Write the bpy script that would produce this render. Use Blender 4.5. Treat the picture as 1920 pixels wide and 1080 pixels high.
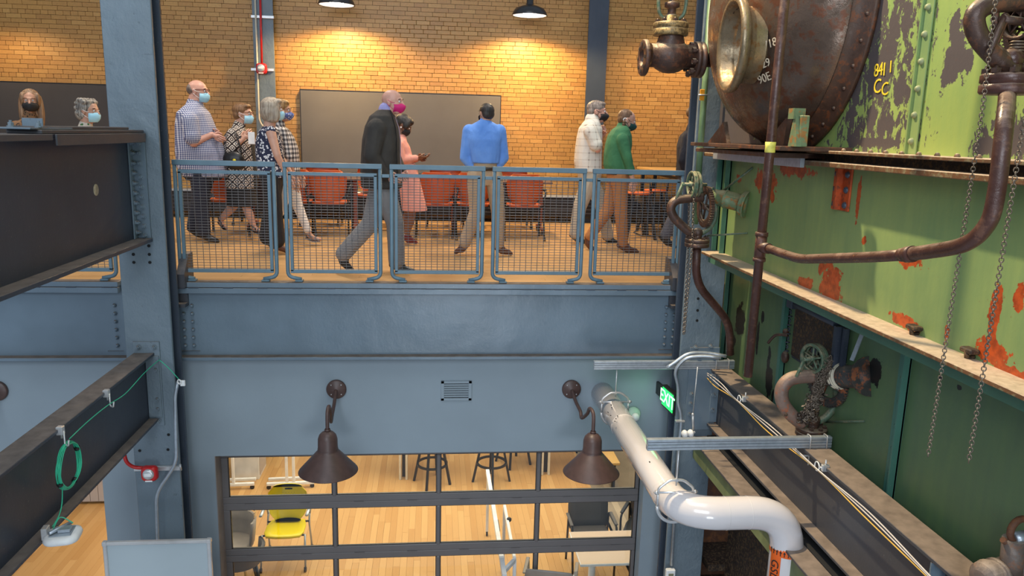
import bpy, math, random
from mathutils import Vector, Matrix, Quaternion
R = random.Random(7)
for o in list(bpy.data.objects): bpy.data.objects.remove(o)
scene = bpy.context.scene
COL = scene.collection
PI = math.pi
# ---------------------------------------------------------------- camera
F = 1444.0
_d = Vector((-148, -295, F)); _v = Vector((-190, 7160, F))
YW = _d.normalized(); _v = _v - _v.dot(YW) * YW; ZW = -_v.normalized(); XW = YW.cross(ZW)
CAM = Vector((0, 0, 1.38))
cd = bpy.data.cameras.new('camera'); cam = bpy.data.objects.new('camera', cd); COL.objects.link(cam)
cd.sensor_width = 36; cd.lens = 36 * F / 1920; cd.clip_start = .05; cd.clip_end = 200
rows = [Vector((a.x, -a.y, -a.z)) for a in (XW, YW, ZW)]
cam.matrix_world = Matrix.Translation(CAM) @ Matrix([r[:] for r in rows]).to_4x4()
scene.camera = cam

def at(px, py, x=None, y=None, z=None):
    """place on the plane x=, y= or z= that the photograph shows at this pixel"""
    c = Vector((px - 960, py - 540, F)); r = Vector((XW.dot(c), YW.dot(c), ZW.dot(c)))
    if x is not None: t = (x - CAM.x) / r.x
    elif y is not None: t = (y - CAM.y) / r.y
    else: t = (z - CAM.z) / r.z
    return CAM + r * t
# ---------------------------------------------------------------- world, lights, exposure
w = bpy.data.worlds.new('world'); scene.world = w; w.use_nodes = True
w.node_tree.nodes['Background'].inputs[0].default_value = (.62, .74, .9, 1)
w.node_tree.nodes['Background'].inputs[1].default_value = .50
scene.view_settings.view_transform = 'Standard'; scene.view_settings.look = 'None'
scene.view_settings.gamma = 1; scene.view_settings.exposure = 0.0
scene.view_settings.use_curve_mapping = False

def light(name, kind, loc, to, energy, color, **k):
    l = bpy.data.lights.new(name, kind); l.energy = energy; l.color = color
    for a, b in k.items(): setattr(l, a, b)
    o = bpy.data.objects.new(name, l); COL.objects.link(o); o.location = loc
    o.rotation_euler = (Vector(to) - Vector(loc)).to_track_quat('-Z', 'Y').to_euler()
    return o
# tall windows of the hall behind the camera, skylight over the hall
light('window_light', 'AREA', (-2.5, -5.5, 4.5), (0, 7, -.6), 640, (.80, .90, 1), shape='RECTANGLE', size=6, size_y=4)
light('skylight_light', 'AREA', (-.5, 2.5, 7.5), (0, 4.5, 0), 200, (.88, .94, 1), shape='RECTANGLE', size=5, size_y=4)
# high-bay floodlight of the hall, aimed at the boiler
light('flood_light', 'SPOT', (-.1, 6.1, 6.0), (2.5, 4.0, .9), 2500, (1, .80, .50), spot_size=math.radians(64), spot_blend=.5, shadow_soft_size=.10)
# ceiling lights of the upper lounge and of the lower room
for lx_ in (-4.6, -1.6, 1.4): light('lounge_light', 'SPOT', (lx_, 8.9, 4.3), (lx_, 9.1, 0), 330, (1, .86, .70), spot_size=math.radians(96), spot_blend=.6, shadow_soft_size=.35)
light('low_window_light', 'AREA', (.7, -6, -2.4), (.2, 7, -.6), 190, (.85, .93, 1), shape='RECTANGLE', size=1.8, size_y=2.2)
light('lower_room_light', 'AREA', (0, 10.2, -.62), (0, 10.2, -3.6), 430, (1, .86, .66), shape='RECTANGLE', size=7, size_y=4)

# ---------------------------------------------------------------- materials
MATS = {}
class N:
    """tiny node helper"""
    def __init__(s, name):
        s.m = bpy.data.materials.new(name); s.m.use_nodes = True; s.t = s.m.node_tree
        s.b = s.t.nodes['Principled BSDF']; s.out = s.t.nodes['Material Output']
        MATS[name] = s.m
    def n(s, typ, **k):
        a = s.t.nodes.new('ShaderNode' + typ)
        for q, v in k.items():
            if q.startswith('i_'):
                key = q[2:].replace('_', ' '); a.inputs[key].default_value = v
            else: setattr(a, q, v)
        return a
    def l(s, a, b): s.t.links.new(a, b)
    def coord(s, kind='Object'): return s.n('TexCoord').outputs[kind]
    def noise(s, co, scale, detail=3, rough=.55, dist=0):
        a = s.n('TexNoise', i_Scale=scale, i_Detail=detail, i_Roughness=rough, i_Distortion=dist); s.l(co, a.inputs['Vector']); return a.outputs['Fac']
    def ramp(s, fac, stops, mode='LINEAR'):
        a = s.n('ValToRGB'); a.color_ramp.interpolation = mode; e = a.color_ramp.elements
        while len(e) < len(stops): e.new(.5)
        for i, (p, c) in enumerate(stops):
            e[i].position = p; e[i].color = (c[0], c[1], c[2], 1) if not isinstance(c, (int, float)) else (c, c, c, 1)
        s.l(fac, a.inputs[0]); return a.outputs[0]
    def mix(s, fac, a, b, mode='MIX'):
        m = s.n('Mix', data_type='RGBA', blend_type=mode)
        for i, v in ((0, fac), (6, a), (7, b)):
            if hasattr(v, 'default_value') or hasattr(v, 'is_linked'): s.l(v, m.inputs[i])
            else: m.inputs[i].default_value = v if isinstance(v, (int, float)) else (v[0], v[1], v[2], 1)
        return m.outputs[2]
    def math(s, op, a, b=0.0, c=None):
        m = s.n('Math', operation=op)
        for i, v in enumerate((a, b) + ((c,) if c is not None else ())):
            if isinstance(v, (int, float)): m.inputs[i].default_value = v
            else: s.l(v, m.inputs[i])
        return m.outputs[0]
    def sep(s, co):
        a = s.n('SeparateXYZ'); s.l(co, a.inputs[0]); return a.outputs
    def scale(s, co, v, rot=(0, 0, 0), loc=(0, 0, 0)):
        a = s.n('Mapping'); a.inputs['Scale'].default_value = v; a.inputs['Rotation'].default_value = rot; a.inputs['Location'].default_value = loc
        s.l(co, a.inputs['Vector']); return a.outputs[0]
    def bump(s, h, strength=.3, dist=.01):
        a = s.n('Bump', i_Strength=strength, i_Distance=dist); s.l(h, a.inputs['Height']); s.l(a.outputs[0], s.b.inputs['Normal'])
    def base(s, c):
        if isinstance(c, tuple): s.b.inputs['Base Color'].default_value = (c[0], c[1], c[2], 1)
        else: s.l(c, s.b.inputs['Base Color'])
    def setp(s, rough=None, metal=None, spec=None, coat=None):
        for k, v in (('Roughness', rough), ('Metallic', metal), ('Specular IOR Level', spec), ('Coat Weight', coat)):
            if v is None: continue
            if isinstance(v, (int, float)): s.b.inputs[k].default_value = v
            else: s.l(v, s.b.inputs[k])
    def up(s):
        """how far the surface looks up, for settled dust"""
        return s.sep(s.n('NewGeometry').outputs['True Normal'])[2]

def simple(name, c, rough=.5, metal=0, var=.12, vs=6, bump=0, bs=60, dust=None, coat=None):
    q = N(name); co = q.coord(); nz = q.noise(co, vs, 4)
    lo = tuple(x * (1 - var) for x in c); hi = tuple(min(1, x * (1 + var)) for x in c)
    col = q.ramp(nz, [(.3, lo), (.7, hi)])
    if dust:
        k = q.ramp(q.math('ADD', q.up(), q.math('MULTIPLY', q.math('SUBTRACT', q.noise(co, 9, 4), .5), .5)), [(.55, 0), (.85, 1)])
        d2 = q.ramp(q.noise(co, 14, 5), [(.3, tuple(x * .72 for x in dust)), (.7, tuple(x * 1.2 for x in dust))])
        col = q.mix(k, col, d2)
        q.setp(q.math('ADD', q.math('MULTIPLY', k, .4), rough))
    else: q.setp(rough)
    q.base(col); q.setp(metal=metal, coat=coat)
    if bump: q.bump(q.noise(co, bs, 3), bump, .004)
    return q.m

# painted steel
def painted(name, c, rough, bumpy, dust, scr=.25):
    q = N(name); co = q.coord()
    big = q.noise(co, 1.3, 3, .6); fine = q.noise(q.scale(co, (1, 1, .7)), 26, 6, .7)
    col = q.ramp(big, [(.3, tuple(x * .86 for x in c)), (.7, tuple(min(1, x * 1.14) for x in c))])
    sp = q.ramp(fine, [(.30, 1), (.37, 0)]); col = q.mix(q.math('MULTIPLY', sp, scr), col, tuple(x * .35 for x in c))
    sp2 = q.ramp(q.noise(co, 90, 2), [(.71, 0), (.76, 1)]); col = q.mix(q.math('MULTIPLY', sp2, .35), col, (.45, .42, .38))
    if dust:
        k = q.ramp(q.math('ADD', q.up(), q.math('MULTIPLY', q.math('SUBTRACT', q.noise(co, 7, 4), .5), .6)), [(.6, 0), (.9, 1)])
        col = q.mix(k, col, q.ramp(q.noise(co, 11, 6), [(.3, tuple(x * .7 for x in dust)), (.72, tuple(x * 1.25 for x in dust))]))
        q.setp(q.math('ADD', q.math('MULTIPLY', k, .45), rough))
    else: q.setp(q.ramp(big, [(.3, rough - .05), (.7, rough + .08)]))
    q.base(col)
    h = q.math('ADD', q.math('MULTIPLY', q.noise(co, 2.2, 2), 2.2), q.math('MULTIPLY', fine, .35)); q.bump(h, bumpy, .012)
    return q.m
BLUE = painted('blue_steel_paint', (.145, .195, .24), .27, .35, (.16, .125, .10))
BLUEC = painted('blue_column_paint', (.145, .19, .225), .38, 1.7, (.15, .12, .10), .5)
BLUED = painted('dark_shaded_blue_paint', (.045, .06, .085), .42, .4, (.15, .12, .10))  # column recess shade put into the colour; also on the slim wall columns
DKSTEEL = painted('shaded_dark_steel', (.036, .045, .066), .42, .3, (.145, .118, .102), .1)  # blue-grey beam paint with its shade put into the colour; also dark fittings
DKSTEEL2 = painted('dusty_shaded_steel', (.052, .054, .064), .45, .25, (.215, .165, .13), .1)  # dustier beam paint, the shade likewise put into its base colour
RAIL = simple('railing_paint', (.12, .195, .245), .42, 0, .1, 8)
WIRE = simple('wire_grey', (.13, .13, .14), .45, .2, .1, 8)
WALLB = simple('blue_wall_paint', (.265, .32, .36), .55, 0, .06, 1.2, .12, 60)
WALLG = simple('grey_wall_paint', (.14, .15, .155), .6, 0, .06, 1.5, .12, 60)
DOORF = simple('door_aluminium', (.16, .145, .142), .42, .1, .06, 3)
PANEL = simple('pinboard_grey', (.135, .128, .122), .8, 0, .05, 3, .3, 260)
PANELD = simple('pinboard_dark', (.05, .048, .05), .8, 0, .05, 3, .3, 260)
BRONZE = simple('bronze_enamel', (.085, .048, .040), .42, 0, .15, 20)
GALV = simple('galvanised', (.42, .47, .52), .38, .6, .12, 30)
ZINC = simple('zinc_bright', (.62, .62, .62), .32, .6, .1, 40)
WHITEP = simple('white_jacket', (.68, .63, .62), .16, 0, .03, 2, coat=.4)
WHITE = simple('white_plastic', (.78, .78, .77), .35)
BLACK = simple('black_plastic', (.012, .012, .013), .4)
BLKM = simple('black_metal', (.016, .018, .022), .35, .2)
SHAD = simple('dark_void', (.01, .01, .011), .9)
RED = simple('red_enamel', (.50, .012, .012), .32)
REDD = simple('red_conduit', (.28, .03, .03), .4)
CREAM = simple('cream_tube', (.62, .55, .42), .45)
SILVER = simple('silver_frame', (.62, .60, .58), .3, .5)
BOARD = simple('whiteboard_face', (.42, .48, .50), .22, 0, .03, 2)
ORANGE = simple('orange_shell', (.42, .068, .012), .42, 0, .08, 4)
ORANGEL = simple('orange_seat', (.80, .16, .04), .45, 0, .08, 4)
TERRA = simple('terracotta_leg', (.28, .085, .055), .45, 0, .1, 5)
YELLOW = simple('yellow_shell', (.80, .64, .0), .38, 0, .03, 4)
GREENC = simple('green_cable', (.03, .48, .27), .4)
YELC = simple('yellow_cable', (.75, .45, .08), .45)
WHC = simple('white_cable', (.70, .62, .55), .45)
CONC = simple('concrete', (.27, .215, .15), .7, 0, .15, 3)
BEAD = simple('pale_stripe', (.40, .32, .22), .7, 0, .1, 3)
GREYCH = simple('grey_shell', (.30, .26, .22), .5)
BRCH = simple('brown_grey_shell', (.075, .066, .06), .5)
TANB = simple('tan_cabinet', (.52, .46, .42), .6, 0, .05, 2)
# rusty machine parts
def rusty(name, c, rust, amt=.5, rough=.45, dust=None, metal=.25, s=7):
    q = N(name); co = q.coord(); n1 = q.noise(co, s, 6, .65); n2 = q.noise(co, s * 3.2, 5, .7)
    col = q.ramp(n1, [(.3, tuple(x * .55 for x in c)), (.65, c)])
    k = q.ramp(n2, [(.62 - amt * .25, 0), (.68 - amt * .2, 1)])
    col = q.mix(q.math('MULTIPLY', k, .8), col, q.ramp(n1, [(.3, tuple(x * .5 for x in rust)), (.7, rust)]))
    if dust:
        kk = q.ramp(q.math('ADD', q.up(), q.math('MULTIPLY', q.math('SUBTRACT', n2, .5), .7)), [(.35, 0), (.9, 1)])
        col = q.mix(kk, col, q.ramp(n2, [(.3, tuple(x * .7 for x in dust)), (.7, dust)]))
    q.base(col); q.setp(q.ramp(n2, [(.35, rough - .12), (.65, rough + .2)]), metal); q.bump(n2, .5, .006)
    return q.m
IRON = rusty('brown_iron', (.085, .045, .032), (.20, .075, .035), .35, .42, (.33, .245, .165))
PIPEB = rusty('brown_pipe_paint', (.085, .034, .024), (.17, .075, .045), .25, .34, (.26, .17, .12), .1, 5)
TANK = rusty('tank_brown_steel', (.15, .098, .07), (.17, .05, .018), .40, .24, None, .45, 3.5)
TANKP = rusty('tank_plate_rust', (.085, .042, .026), (.22, .065, .018), .4, .5, None, .1, 5)
RUST = rusty('rust_wall', (.12, .045, .02), (.24, .09, .03), .5, .7, None, .05, 3)
RUSTD = rusty('rust_door', (.035, .02, .014), (.17, .10, .045), .5, .65, None, .1, 12)
GRIRON = rusty('green_painted_iron', (.10, .16, .10), (.28, .24, .15), .45, .5, (.40, .35, .22), .1, 8)
GRSTUB = rusty('green_stub', (.17, .24, .12), (.42, .15, .02), .45, .5, (.42, .40, .22), .1, 6)
DKSTUB = rusty('dark_stub', (.05, .048, .045), (.40, .11, .03), .4, .5, (.14, .12, .1), .1, 6)
CHROM = rusty('nozzle_steel', (.30, .22, .13), (.28, .12, .03), .3, .3, None, .55, 5)
PLUMB = rusty('pink_pipe', (.24, .155, .12), (.50, .12, .03), .3, .45, (.42, .30, .22), .05, 6)
ORBR = rusty('orange_primer_bracket', (.52, .075, .012), (.20, .05, .02), .35, .55, None, .05, 9)
GRPIPE = simple('green_conduit', (.12, .20, .10), .45, 0, .3, 7)
DKGR = painted('green_angle_paint', (.07, .17, .11), .45, .3, (.3, .26, .16), .2)
TEAL = painted('teal_angle_paint', (.06, .17, .13), .42, .3, None, .1)
LEDGE = rusty('dusty_ledge', (.17, .075, .03), (.24, .20, .10), .45, .55, (.60, .46, .33), .05, 9)
CHAINM = rusty('chain_iron', (.16, .12, .09), (.28, .2, .15), .4, .45, (.5, .42, .34), .4, 30)
OLIVE = simple('olive_beam', (.16, .19, .08), .6, 0, .25, 6)

def patchmask(q, co, patches, nz, edge=.06):
    """1 inside any of the ragged ellipses (centre, radii) given in the object's own metres"""
    cur = None
    for (c, r) in patches:
        a = q.scale(co, tuple(1 / v for v in r), loc=tuple(-x / v for x, v in zip(c, r)))
        d = q.n('VectorMath', operation='LENGTH'); q.l(a, d.inputs[0]); d = d.outputs['Value']
        cur = d if cur is None else q.math('MINIMUM', cur, d)
    v = q.math('ADD', cur, nz)
    return q.ramp(v, [(max(0.001, .5 - edge), 1), (.5 + edge, 0)]) if False else q.math('LESS_THAN', v, 1.0)

def green_paint(name, c, c2, dark=(), orange=(), black=(), mottle=(), speck=.3, darkc=(.085, .07, .07), og=(.48, .075, .012)):
    """boiler casing paint: flaked to dark grey primer, worn to orange primer, black tar strokes"""
    q = N(name); co = q.coord(); n1 = q.noise(co, 1.7, 4); n2 = q.noise(co, 9, 7, .68); n3 = q.noise(co, 26, 5, .65)
    st = q.noise(q.scale(co, (2, 4, .6)), 4, 3)
    col = q.ramp(q.math('ADD', q.math('MULTIPLY', n1, .6), q.math('MULTIPLY', st, .4)), [(.35, c), (.65, c2)])
    def ragged(a, b): return q.math('MULTIPLY', q.math('SUBTRACT', q.math('ADD', q.math('MULTIPLY', n2, .75), q.math('MULTIPLY', n3, .25)), .5), a) if b == 0 else None
    def add(col, patches, color, amp):
        if not patches: return col
        return q.mix(patchmask(q, co, patches, ragged(amp, 0)), col, color)
    col = add(col, orange, q.ramp(n3, [(.35, tuple(x * .55 for x in og)), (.6, og)]), 4.2)
    col = add(col, dark, darkc, 5.0)
    for (ce, ra) in mottle:
        a = q.scale(co, tuple(1 / v for v in ra), loc=tuple(-x / v for x, v in zip(ce, ra))); d = q.n('VectorMath', operation='LENGTH'); q.l(a, d.inputs[0])
        nn = q.noise(q.scale(co, (1, 1.5, .8)), 11, 9, .72, .4)
        col = q.mix(q.math('GREATER_THAN', q.math('SUBTRACT', nn, q.math('MULTIPLY', q.math('POWER', d.outputs['Value'], 2), .09)), .455), col, darkc)
    col = add(col, black, (.010, .012, .012), 3.0)
    k = q.ramp(q.noise(co, 34, 4, .6), [(.70, 0), (.73, 1)])
    col = q.mix(q.math('MULTIPLY', k, speck), col, (.20, .06, .02))
    q.base(col); q.setp(.42); q.bump(q.math('ADD', n1, q.math('MULTIPLY', n3, .15)), .35, .02)
    return q.m

# wood floors: colour per plank from the object's or the island's own random value
def wood(name, c1, c2, along, rough=.32):
    q = N(name); co = q.coord('Object'); g = q.n('NewGeometry'); oi = q.n('ObjectInfo')
    rnd = q.math('FRACT', q.math('ADD', g.outputs['Random Per Island'], oi.outputs['Random']))
    geo = q.n('NewGeometry').outputs['Position']
    gr = q.noise(q.scale(geo, (2, 40, 8) if along == 'x' else (40, 2, 8)), 1.5, 4, .6)
    col = q.mix(q.math('ADD', q.math('MULTIPLY', rnd, .75), q.math('MULTIPLY', gr, .3)), c1, c2)
    q.base(col); q.setp(rough); return q.m
MAPLE = wood('maple_planks', (.66, .40, .16), (.52, .28, .095), 'y')
MAPLEU = wood('maple_planks_upper', (.62, .38, .17), (.50, .29, .12), 'x')
OAKT = wood('table_wood', (.62, .40, .16), (.58, .36, .13), 'x', .4)
BEECH = wood('beech_top', (.62, .47, .33), (.58, .43, .30), 'x', .35)
BRWOOD = wood('brown_table_top', (.17, .09, .055), (.15, .08, .05), 'x', .4)
def brickmat():
    q = N('glazed_brick'); g = q.n('NewGeometry'); oi = q.n('ObjectInfo')
    rnd = q.math('FRACT', q.math('ADD', g.outputs['Random Per Island'], oi.outputs['Random']))
    p = g.outputs['Position']
    col = q.ramp(rnd, [(0, (.38, .185, .045)), (.2, (.44, .225, .055)), (.8, (.50, .265, .066)), (1, (.56, .32, .095))])
    col = q.mix(q.math('MULTIPLY', q.ramp(q.noise(p, 1.1, 3), [(.4, 0), (.7, 1)]), .35), col, (.34, .17, .05))
    col = q.mix(.25, col, q.ramp(q.noise(p, 45, 4), [(.3, (.25, .12, .03)), (.7, (.6, .34, .1))]))
    q.base(col); q.setp(.42); q.bump(q.noise(p, 70, 3), .2, .004); return q.m
BRICK = brickmat()
MORTAR = simple('mortar', (.19, .12, .06), .9, 0, .2, 10)
def emit(name, c, s):
    q = N(name); q.base((0, 0, 0)); q.b.inputs['Emission Color'].default_value = (*c, 1); q.b.inputs['Emission Strength'].default_value = s; return q.m
LAMPG = emit('lamp_glow', (1, .95, .86), 14)
EXITG = emit('exit_green', (.02, .9, .12), 2.2)
EXITL = emit('exit_face', (.30, 1, .45), 4.5)
def glass(name, tint=(1, 1, 1), k=.9):
    q = N(name); t = q.n('BsdfTransparent'); t.inputs[0].default_value = (*tint, 1); g = q.n('BsdfGlossy'); g.inputs['Roughness'].default_value = .02
    f = q.n('Fresnel'); f.inputs[0].default_value = 1.5; m = q.n('MixShader')
    q.l(q.math('MULTIPLY', f.outputs[0], k), m.inputs[0]); q.l(t.outputs[0], m.inputs[1]); q.l(g.outputs[0], m.inputs[2]); q.l(m.outputs[0], q.out.inputs[0]); return q.m
GLASS = glass('window_glass', (.90, .93, .93), .9)
# fabrics
def cloth(name, c, var=.1, bump=.25):
    return simple(name, c, .85, 0, var, 9, bump, 130)
def folds(q, co, amt=.5):
    q.bump(q.math('ADD', q.noise(q.scale(co, (1, 1, .55), (.3, .4, 0)), 9, 3, .5, .6), q.math('MULTIPLY', q.noise(co, 200, 1), .05)), amt, .03)
def cfold(name, c, c2=None, amt=.6):
    q = N(name); co = q.coord(); q.base(q.ramp(q.noise(co, 6, 3), [(.3, c), (.7, c2 or tuple(x * 1.15 for x in c))])); q.setp(.85); folds(q, co, amt); return q.m
def checks(name, ca, cb, cc, period, duty=.5, rot=0):
    q = N(name); co = q.coord(); r = q.scale(co, (1, 1, 1), (0, rot, 0)); x, y, z = q.sep(r)
    def sq(v): return q.math('GREATER_THAN', q.math('FRACT', q.math('DIVIDE', q.math('ADD', v, 20), period)), duty)
    a = sq(q.math('ADD', x, q.math('MULTIPLY', y, .7))); b = sq(z)
    s_ = q.math('MULTIPLY', q.math('ADD', a, b), .5)
    q.base(q.ramp(s_, [(0, ca), (.5, cb), (1, cc)])); q.setp(.85); folds(q, co, .5); return q.m
def maze(name, ca, cb, period):
    q = N(name); co = q.coord(); r = q.scale(co, (1, 1, 1), (0, .78, 0)); x, y, z = q.sep(r)
    def tri(v, p): return q.math('ABSOLUTE', q.math('SUBTRACT', q.math('FRACT', q.math('DIVIDE', q.math('ADD', v, 20), p)), .5))
    m = q.math('MAXIMUM', tri(q.math('ADD', x, q.math('MULTIPLY', y, .7)), period), tri(z, period))
    k = q.math('GREATER_THAN', q.math('FRACT', q.math('MULTIPLY', m, 3.9)), .48)
    q.base(q.mix(k, ca, cb)); q.setp(.85); folds(q, co, .4); return q.m
def blotch(name, ca, cb, scale, th):
    q = N(name); co = q.coord(); v = q.n('TexVoronoi', i_Scale=scale); q.l(co, v.inputs['Vector'])
    q.base(q.mix(q.math('LESS_THAN', v.outputs['Distance'], th), ca, cb)); q.setp(.85); folds(q, co, .4); return q.m
def hairm(name, c1, c2):
    q = N(name); co = q.coord(); n = q.noise(q.scale(co, (60, 60, 6)), 1, 4, .6); q.base(q.ramp(n, [(.35, c1), (.65, c2)])); q.setp(.5); q.bump(n, .6, .01); return q.m
def skinm(name, c):
    q = N(name); co = q.coord(); q.base(q.ramp(q.noise(co, 14, 3), [(.35, tuple(x * .88 for x in c)), (.65, c)])); q.setp(.48)
    q.b.inputs['Subsurface Weight'].default_value = .0; return q.m

# ---------------------------------------------------------------- geometry helpers
def frame(d):
    d = d.normalized(); u = Vector((0, 0, 1)).cross(d)
    if u.length < 1e-3: u = Vector((1, 0, 0))
    u.normalize(); return u, d.cross(u).normalized()
class G:
    def __init__(s): s.v = []; s.f = []; s.sm = []
    def add(s, vs, fs, smooth=False):
        b = len(s.v); s.v += [Vector(v) for v in vs]; s.f += [tuple(b + i for i in f) for f in fs]; s.sm += [smooth] * len(fs); return s
    def box(s, lo, hi, m=None):
        x0, y0, z0 = [min(a, b) for a, b in zip(lo, hi)]; x1, y1, z1 = [max(a, b) for a, b in zip(lo, hi)]
        vs = [Vector(p) for p in ((x0, y0, z0), (x1, y0, z0), (x1, y1, z0), (x0, y1, z0), (x0, y0, z1), (x1, y0, z1), (x1, y1, z1), (x0, y1, z1))]
        if m: vs = [m @ v for v in vs]
        return s.add(vs, [(0, 3, 2, 1), (4, 5, 6, 7), (0, 1, 5, 4), (1, 2, 6, 5), (2, 3, 7, 6), (3, 0, 4, 7)])
    def bbox(s, lo, hi, b=.004, m=None):
        """box with chamfered edges"""
        lo = [min(p, q) for p, q in zip(lo, hi)]; hi2 = [max(p, q) for p, q in zip(lo, hi)]; hi = hi2
        x0, y0, z0 = lo; x1, y1, z1 = hi; b = min(b, (x1 - x0) / 3, (y1 - y0) / 3, (z1 - z0) / 3)
        vs = []; idx = {}
        for i, (X, sx) in enumerate(((x0, 1), (x1, -1))):
            for j, (Y, sy) in enumerate(((y0, 1), (y1, -1))):
                for k, (Z, sz) in enumerate(((z0, 1), (z1, -1))):
                    for a, p in enumerate(((X, Y + sy * b, Z + sz * b), (X + sx * b, Y, Z + sz * b), (X + sx * b, Y + sy * b, Z))):
                        idx[i, j, k, a] = len(vs); vs.append(Vector(p))
        if m: vs = [m @ v for v in vs]
        fs = []
        I = lambda i, j, k, a: idx[i, j, k, a]
        for i in (0, 1): fs.append((I(i, 0, 0, 0), I(i, 1, 0, 0), I(i, 1, 1, 0), I(i, 0, 1, 0)))
        for j in (0, 1): fs.append((I(0, j, 0, 1), I(1, j, 0, 1), I(1, j, 1, 1), I(0, j, 1, 1)))
        for k in (0, 1): fs.append((I(0, 0, k, 2), I(1, 0, k, 2), I(1, 1, k, 2), I(0, 1, k, 2)))
        for j in (0, 1):
            for k in (0, 1): fs.append((I(0, j, k, 1), I(1, j, k, 1), I(1, j, k, 2), I(0, j, k, 2)))
        for i in (0, 1):
            for k in (0, 1): fs.append((I(i, 0, k, 0), I(i, 1, k, 0), I(i, 1, k, 2), I(i, 0, k, 2)))
        for i in (0, 1):
            for j in (0, 1): fs.append((I(i, j, 0, 0), I(i, j, 1, 0), I(i, j, 1, 1), I(i, j, 0, 1)))
        for i in (0, 1):
            for j in (0, 1):
                for k in (0, 1): fs.append((I(i, j, k, 0), I(i, j, k, 1), I(i, j, k, 2)))
        return s.add(vs, fs)
    def tube(s, pts, r, n=12, closed=False, caps=True, sm=True, flat=1):
        pts = [Vector(p) for p in pts]; m = len(pts); rs = r if isinstance(r, (list, tuple)) else [r] * m
        vs = []; pu = None
        for i, p in enumerate(pts):
            if closed: d = pts[(i + 1) % m] - pts[i - 1]
            else: d = pts[min(i + 1, m - 1)] - pts[max(i - 1, 0)]
            if d.length < 1e-9: d = Vector((0, 0, 1))
            d.normalize()
            if pu is None: u, _ = frame(d)
            else:
                u = pu - d * pu.dot(d)
                if u.length < 1e-4: u, _ = frame(d)
                u.normalize()
            pu = u; v = d.cross(u)
            for k in range(n):
                a = 2 * PI * k / n; vs.append(p + (u * math.cos(a) + v * math.sin(a) * flat) * rs[i])
        fs = []
        for i in range(m if closed else m - 1):
            j = (i + 1) % m
            for k in range(n): fs.append((i * n + k, i * n + (k + 1) % n, j * n + (k + 1) % n, j * n + k))
        s.add(vs, fs, sm)
        if caps and not closed: s.add([vs[k] for k in range(n)], [tuple(range(n - 1, -1, -1))]); s.add(vs[-n:], [tuple(range(n))])
        return s
    def sq(s, pts, w, h, up=Vector((0, 0, 1))):
        """rectangular bar along straight segments (mitred roughly)"""
        for a, b in zip(pts[:-1], pts[1:]):
            a = Vector(a); b = Vector(b); d = (b - a).normalized(); u = up.cross(d)
            if u.length < 1e-3: u = Vector((1, 0, 0))
            u.normalize(); v = d.cross(u)
            vs = [p + u * (w / 2 * i) + v * (h / 2 * j) for p in (a, b) for i, j in ((-1, -1), (1, -1), (1, 1), (-1, 1))]
            s.add(vs, [(3, 2, 1, 0), (4, 5, 6, 7), (0, 1, 5, 4), (1, 2, 6, 5), (2, 3, 7, 6), (3, 0, 4, 7)])
        return s
    def lathe(s, o, ax, prof, n=24, sm=True):
        """prof = (radius, distance along the axis)"""
        o = Vector(o); ax = Vector(ax).normalized(); u, v = frame(ax); vs = []
        for r, h in prof:
            for k in range(n):
                a = 2 * PI * k / n; vs.append(o + ax * h + (u * math.cos(a) + v * math.sin(a)) * r)
        fs = [(i * n + k, i * n + (k + 1) % n, (i + 1) * n + (k + 1) % n, (i + 1) * n + k) for i in range(len(prof) - 1) for k in range(n)]
        return s.add(vs, fs, sm)
    def disc(s, o, ax, r, t, n=20, sm=False):
        return s.lathe(o, ax, [(0, 0), (r * .96, 0), (r, t * .12), (r, t * .88), (r * .96, t), (0, t)], n, sm)
    def ball(s, c, r, n=14, rot=None):
        c = Vector(c); r = r if isinstance(r, (tuple, list)) else (r, r, r); vs = []; m = n // 2 + 1
        for i in range(m + 1):
            t = PI * i / m
            for k in range(n):
                a = 2 * PI * k / n; p = Vector((r[0] * math.sin(t) * math.cos(a), r[1] * math.sin(t) * math.sin(a), r[2] * math.cos(t)))
                vs.append(c + (rot @ p if rot else p))
        fs = [(i * n + k, (i + 1) * n + k, (i + 1) * n + (k + 1) % n, i * n + (k + 1) % n) for i in range(m) for k in range(n)]
        return s.add(vs, fs, True)
    def loft(s, rings, caps=True, sm=True):
        n = len(rings[0]); vs = [p for r in rings for p in r]
        fs = [(i * n + k, i * n + (k + 1) % n, (i + 1) * n + (k + 1) % n, (i + 1) * n + k) for i in range(len(rings) - 1) for k in range(n)]
        s.add(vs, fs, sm)
        if caps: s.add(rings[0], [tuple(range(n - 1, -1, -1))]); s.add(rings[-1], [tuple(range(n))])
        return s
    def prism(s, poly, ext):
        poly = [Vector(p) for p in poly]; ext = Vector(ext); n = len(poly)
        vs = poly + [p + ext for p in poly]
        return s.add(vs, [tuple(range(n - 1, -1, -1)), tuple(range(n, 2 * n))] + [(k, (k + 1) % n, n + (k + 1) % n, n + k) for k in range(n)])
    def mesh(s, name, inv=None):
        me = bpy.data.meshes.new(name); me.from_pydata([(inv @ v if inv else v)[:] for v in s.v], [], s.f)
        me.polygons.foreach_set('use_smooth', s.sm); me.validate()
        import bmesh
        b = bmesh.new(); b.from_mesh(me); bmesh.ops.remove_doubles(b, verts=b.verts, dist=1e-5); bmesh.ops.recalc_face_normals(b, faces=b.faces); b.to_mesh(me); b.free()
        return me
    def build(s, name, mat, parent=None, w=1, label=None, kind=None):
        inv = None
        if parent is not None and w: inv = WM[parent.name].inverted()
        me = s.mesh(name, inv); me.materials.append(mat)
        return link(name, me, parent, label, kind)
WM = {}
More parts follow.
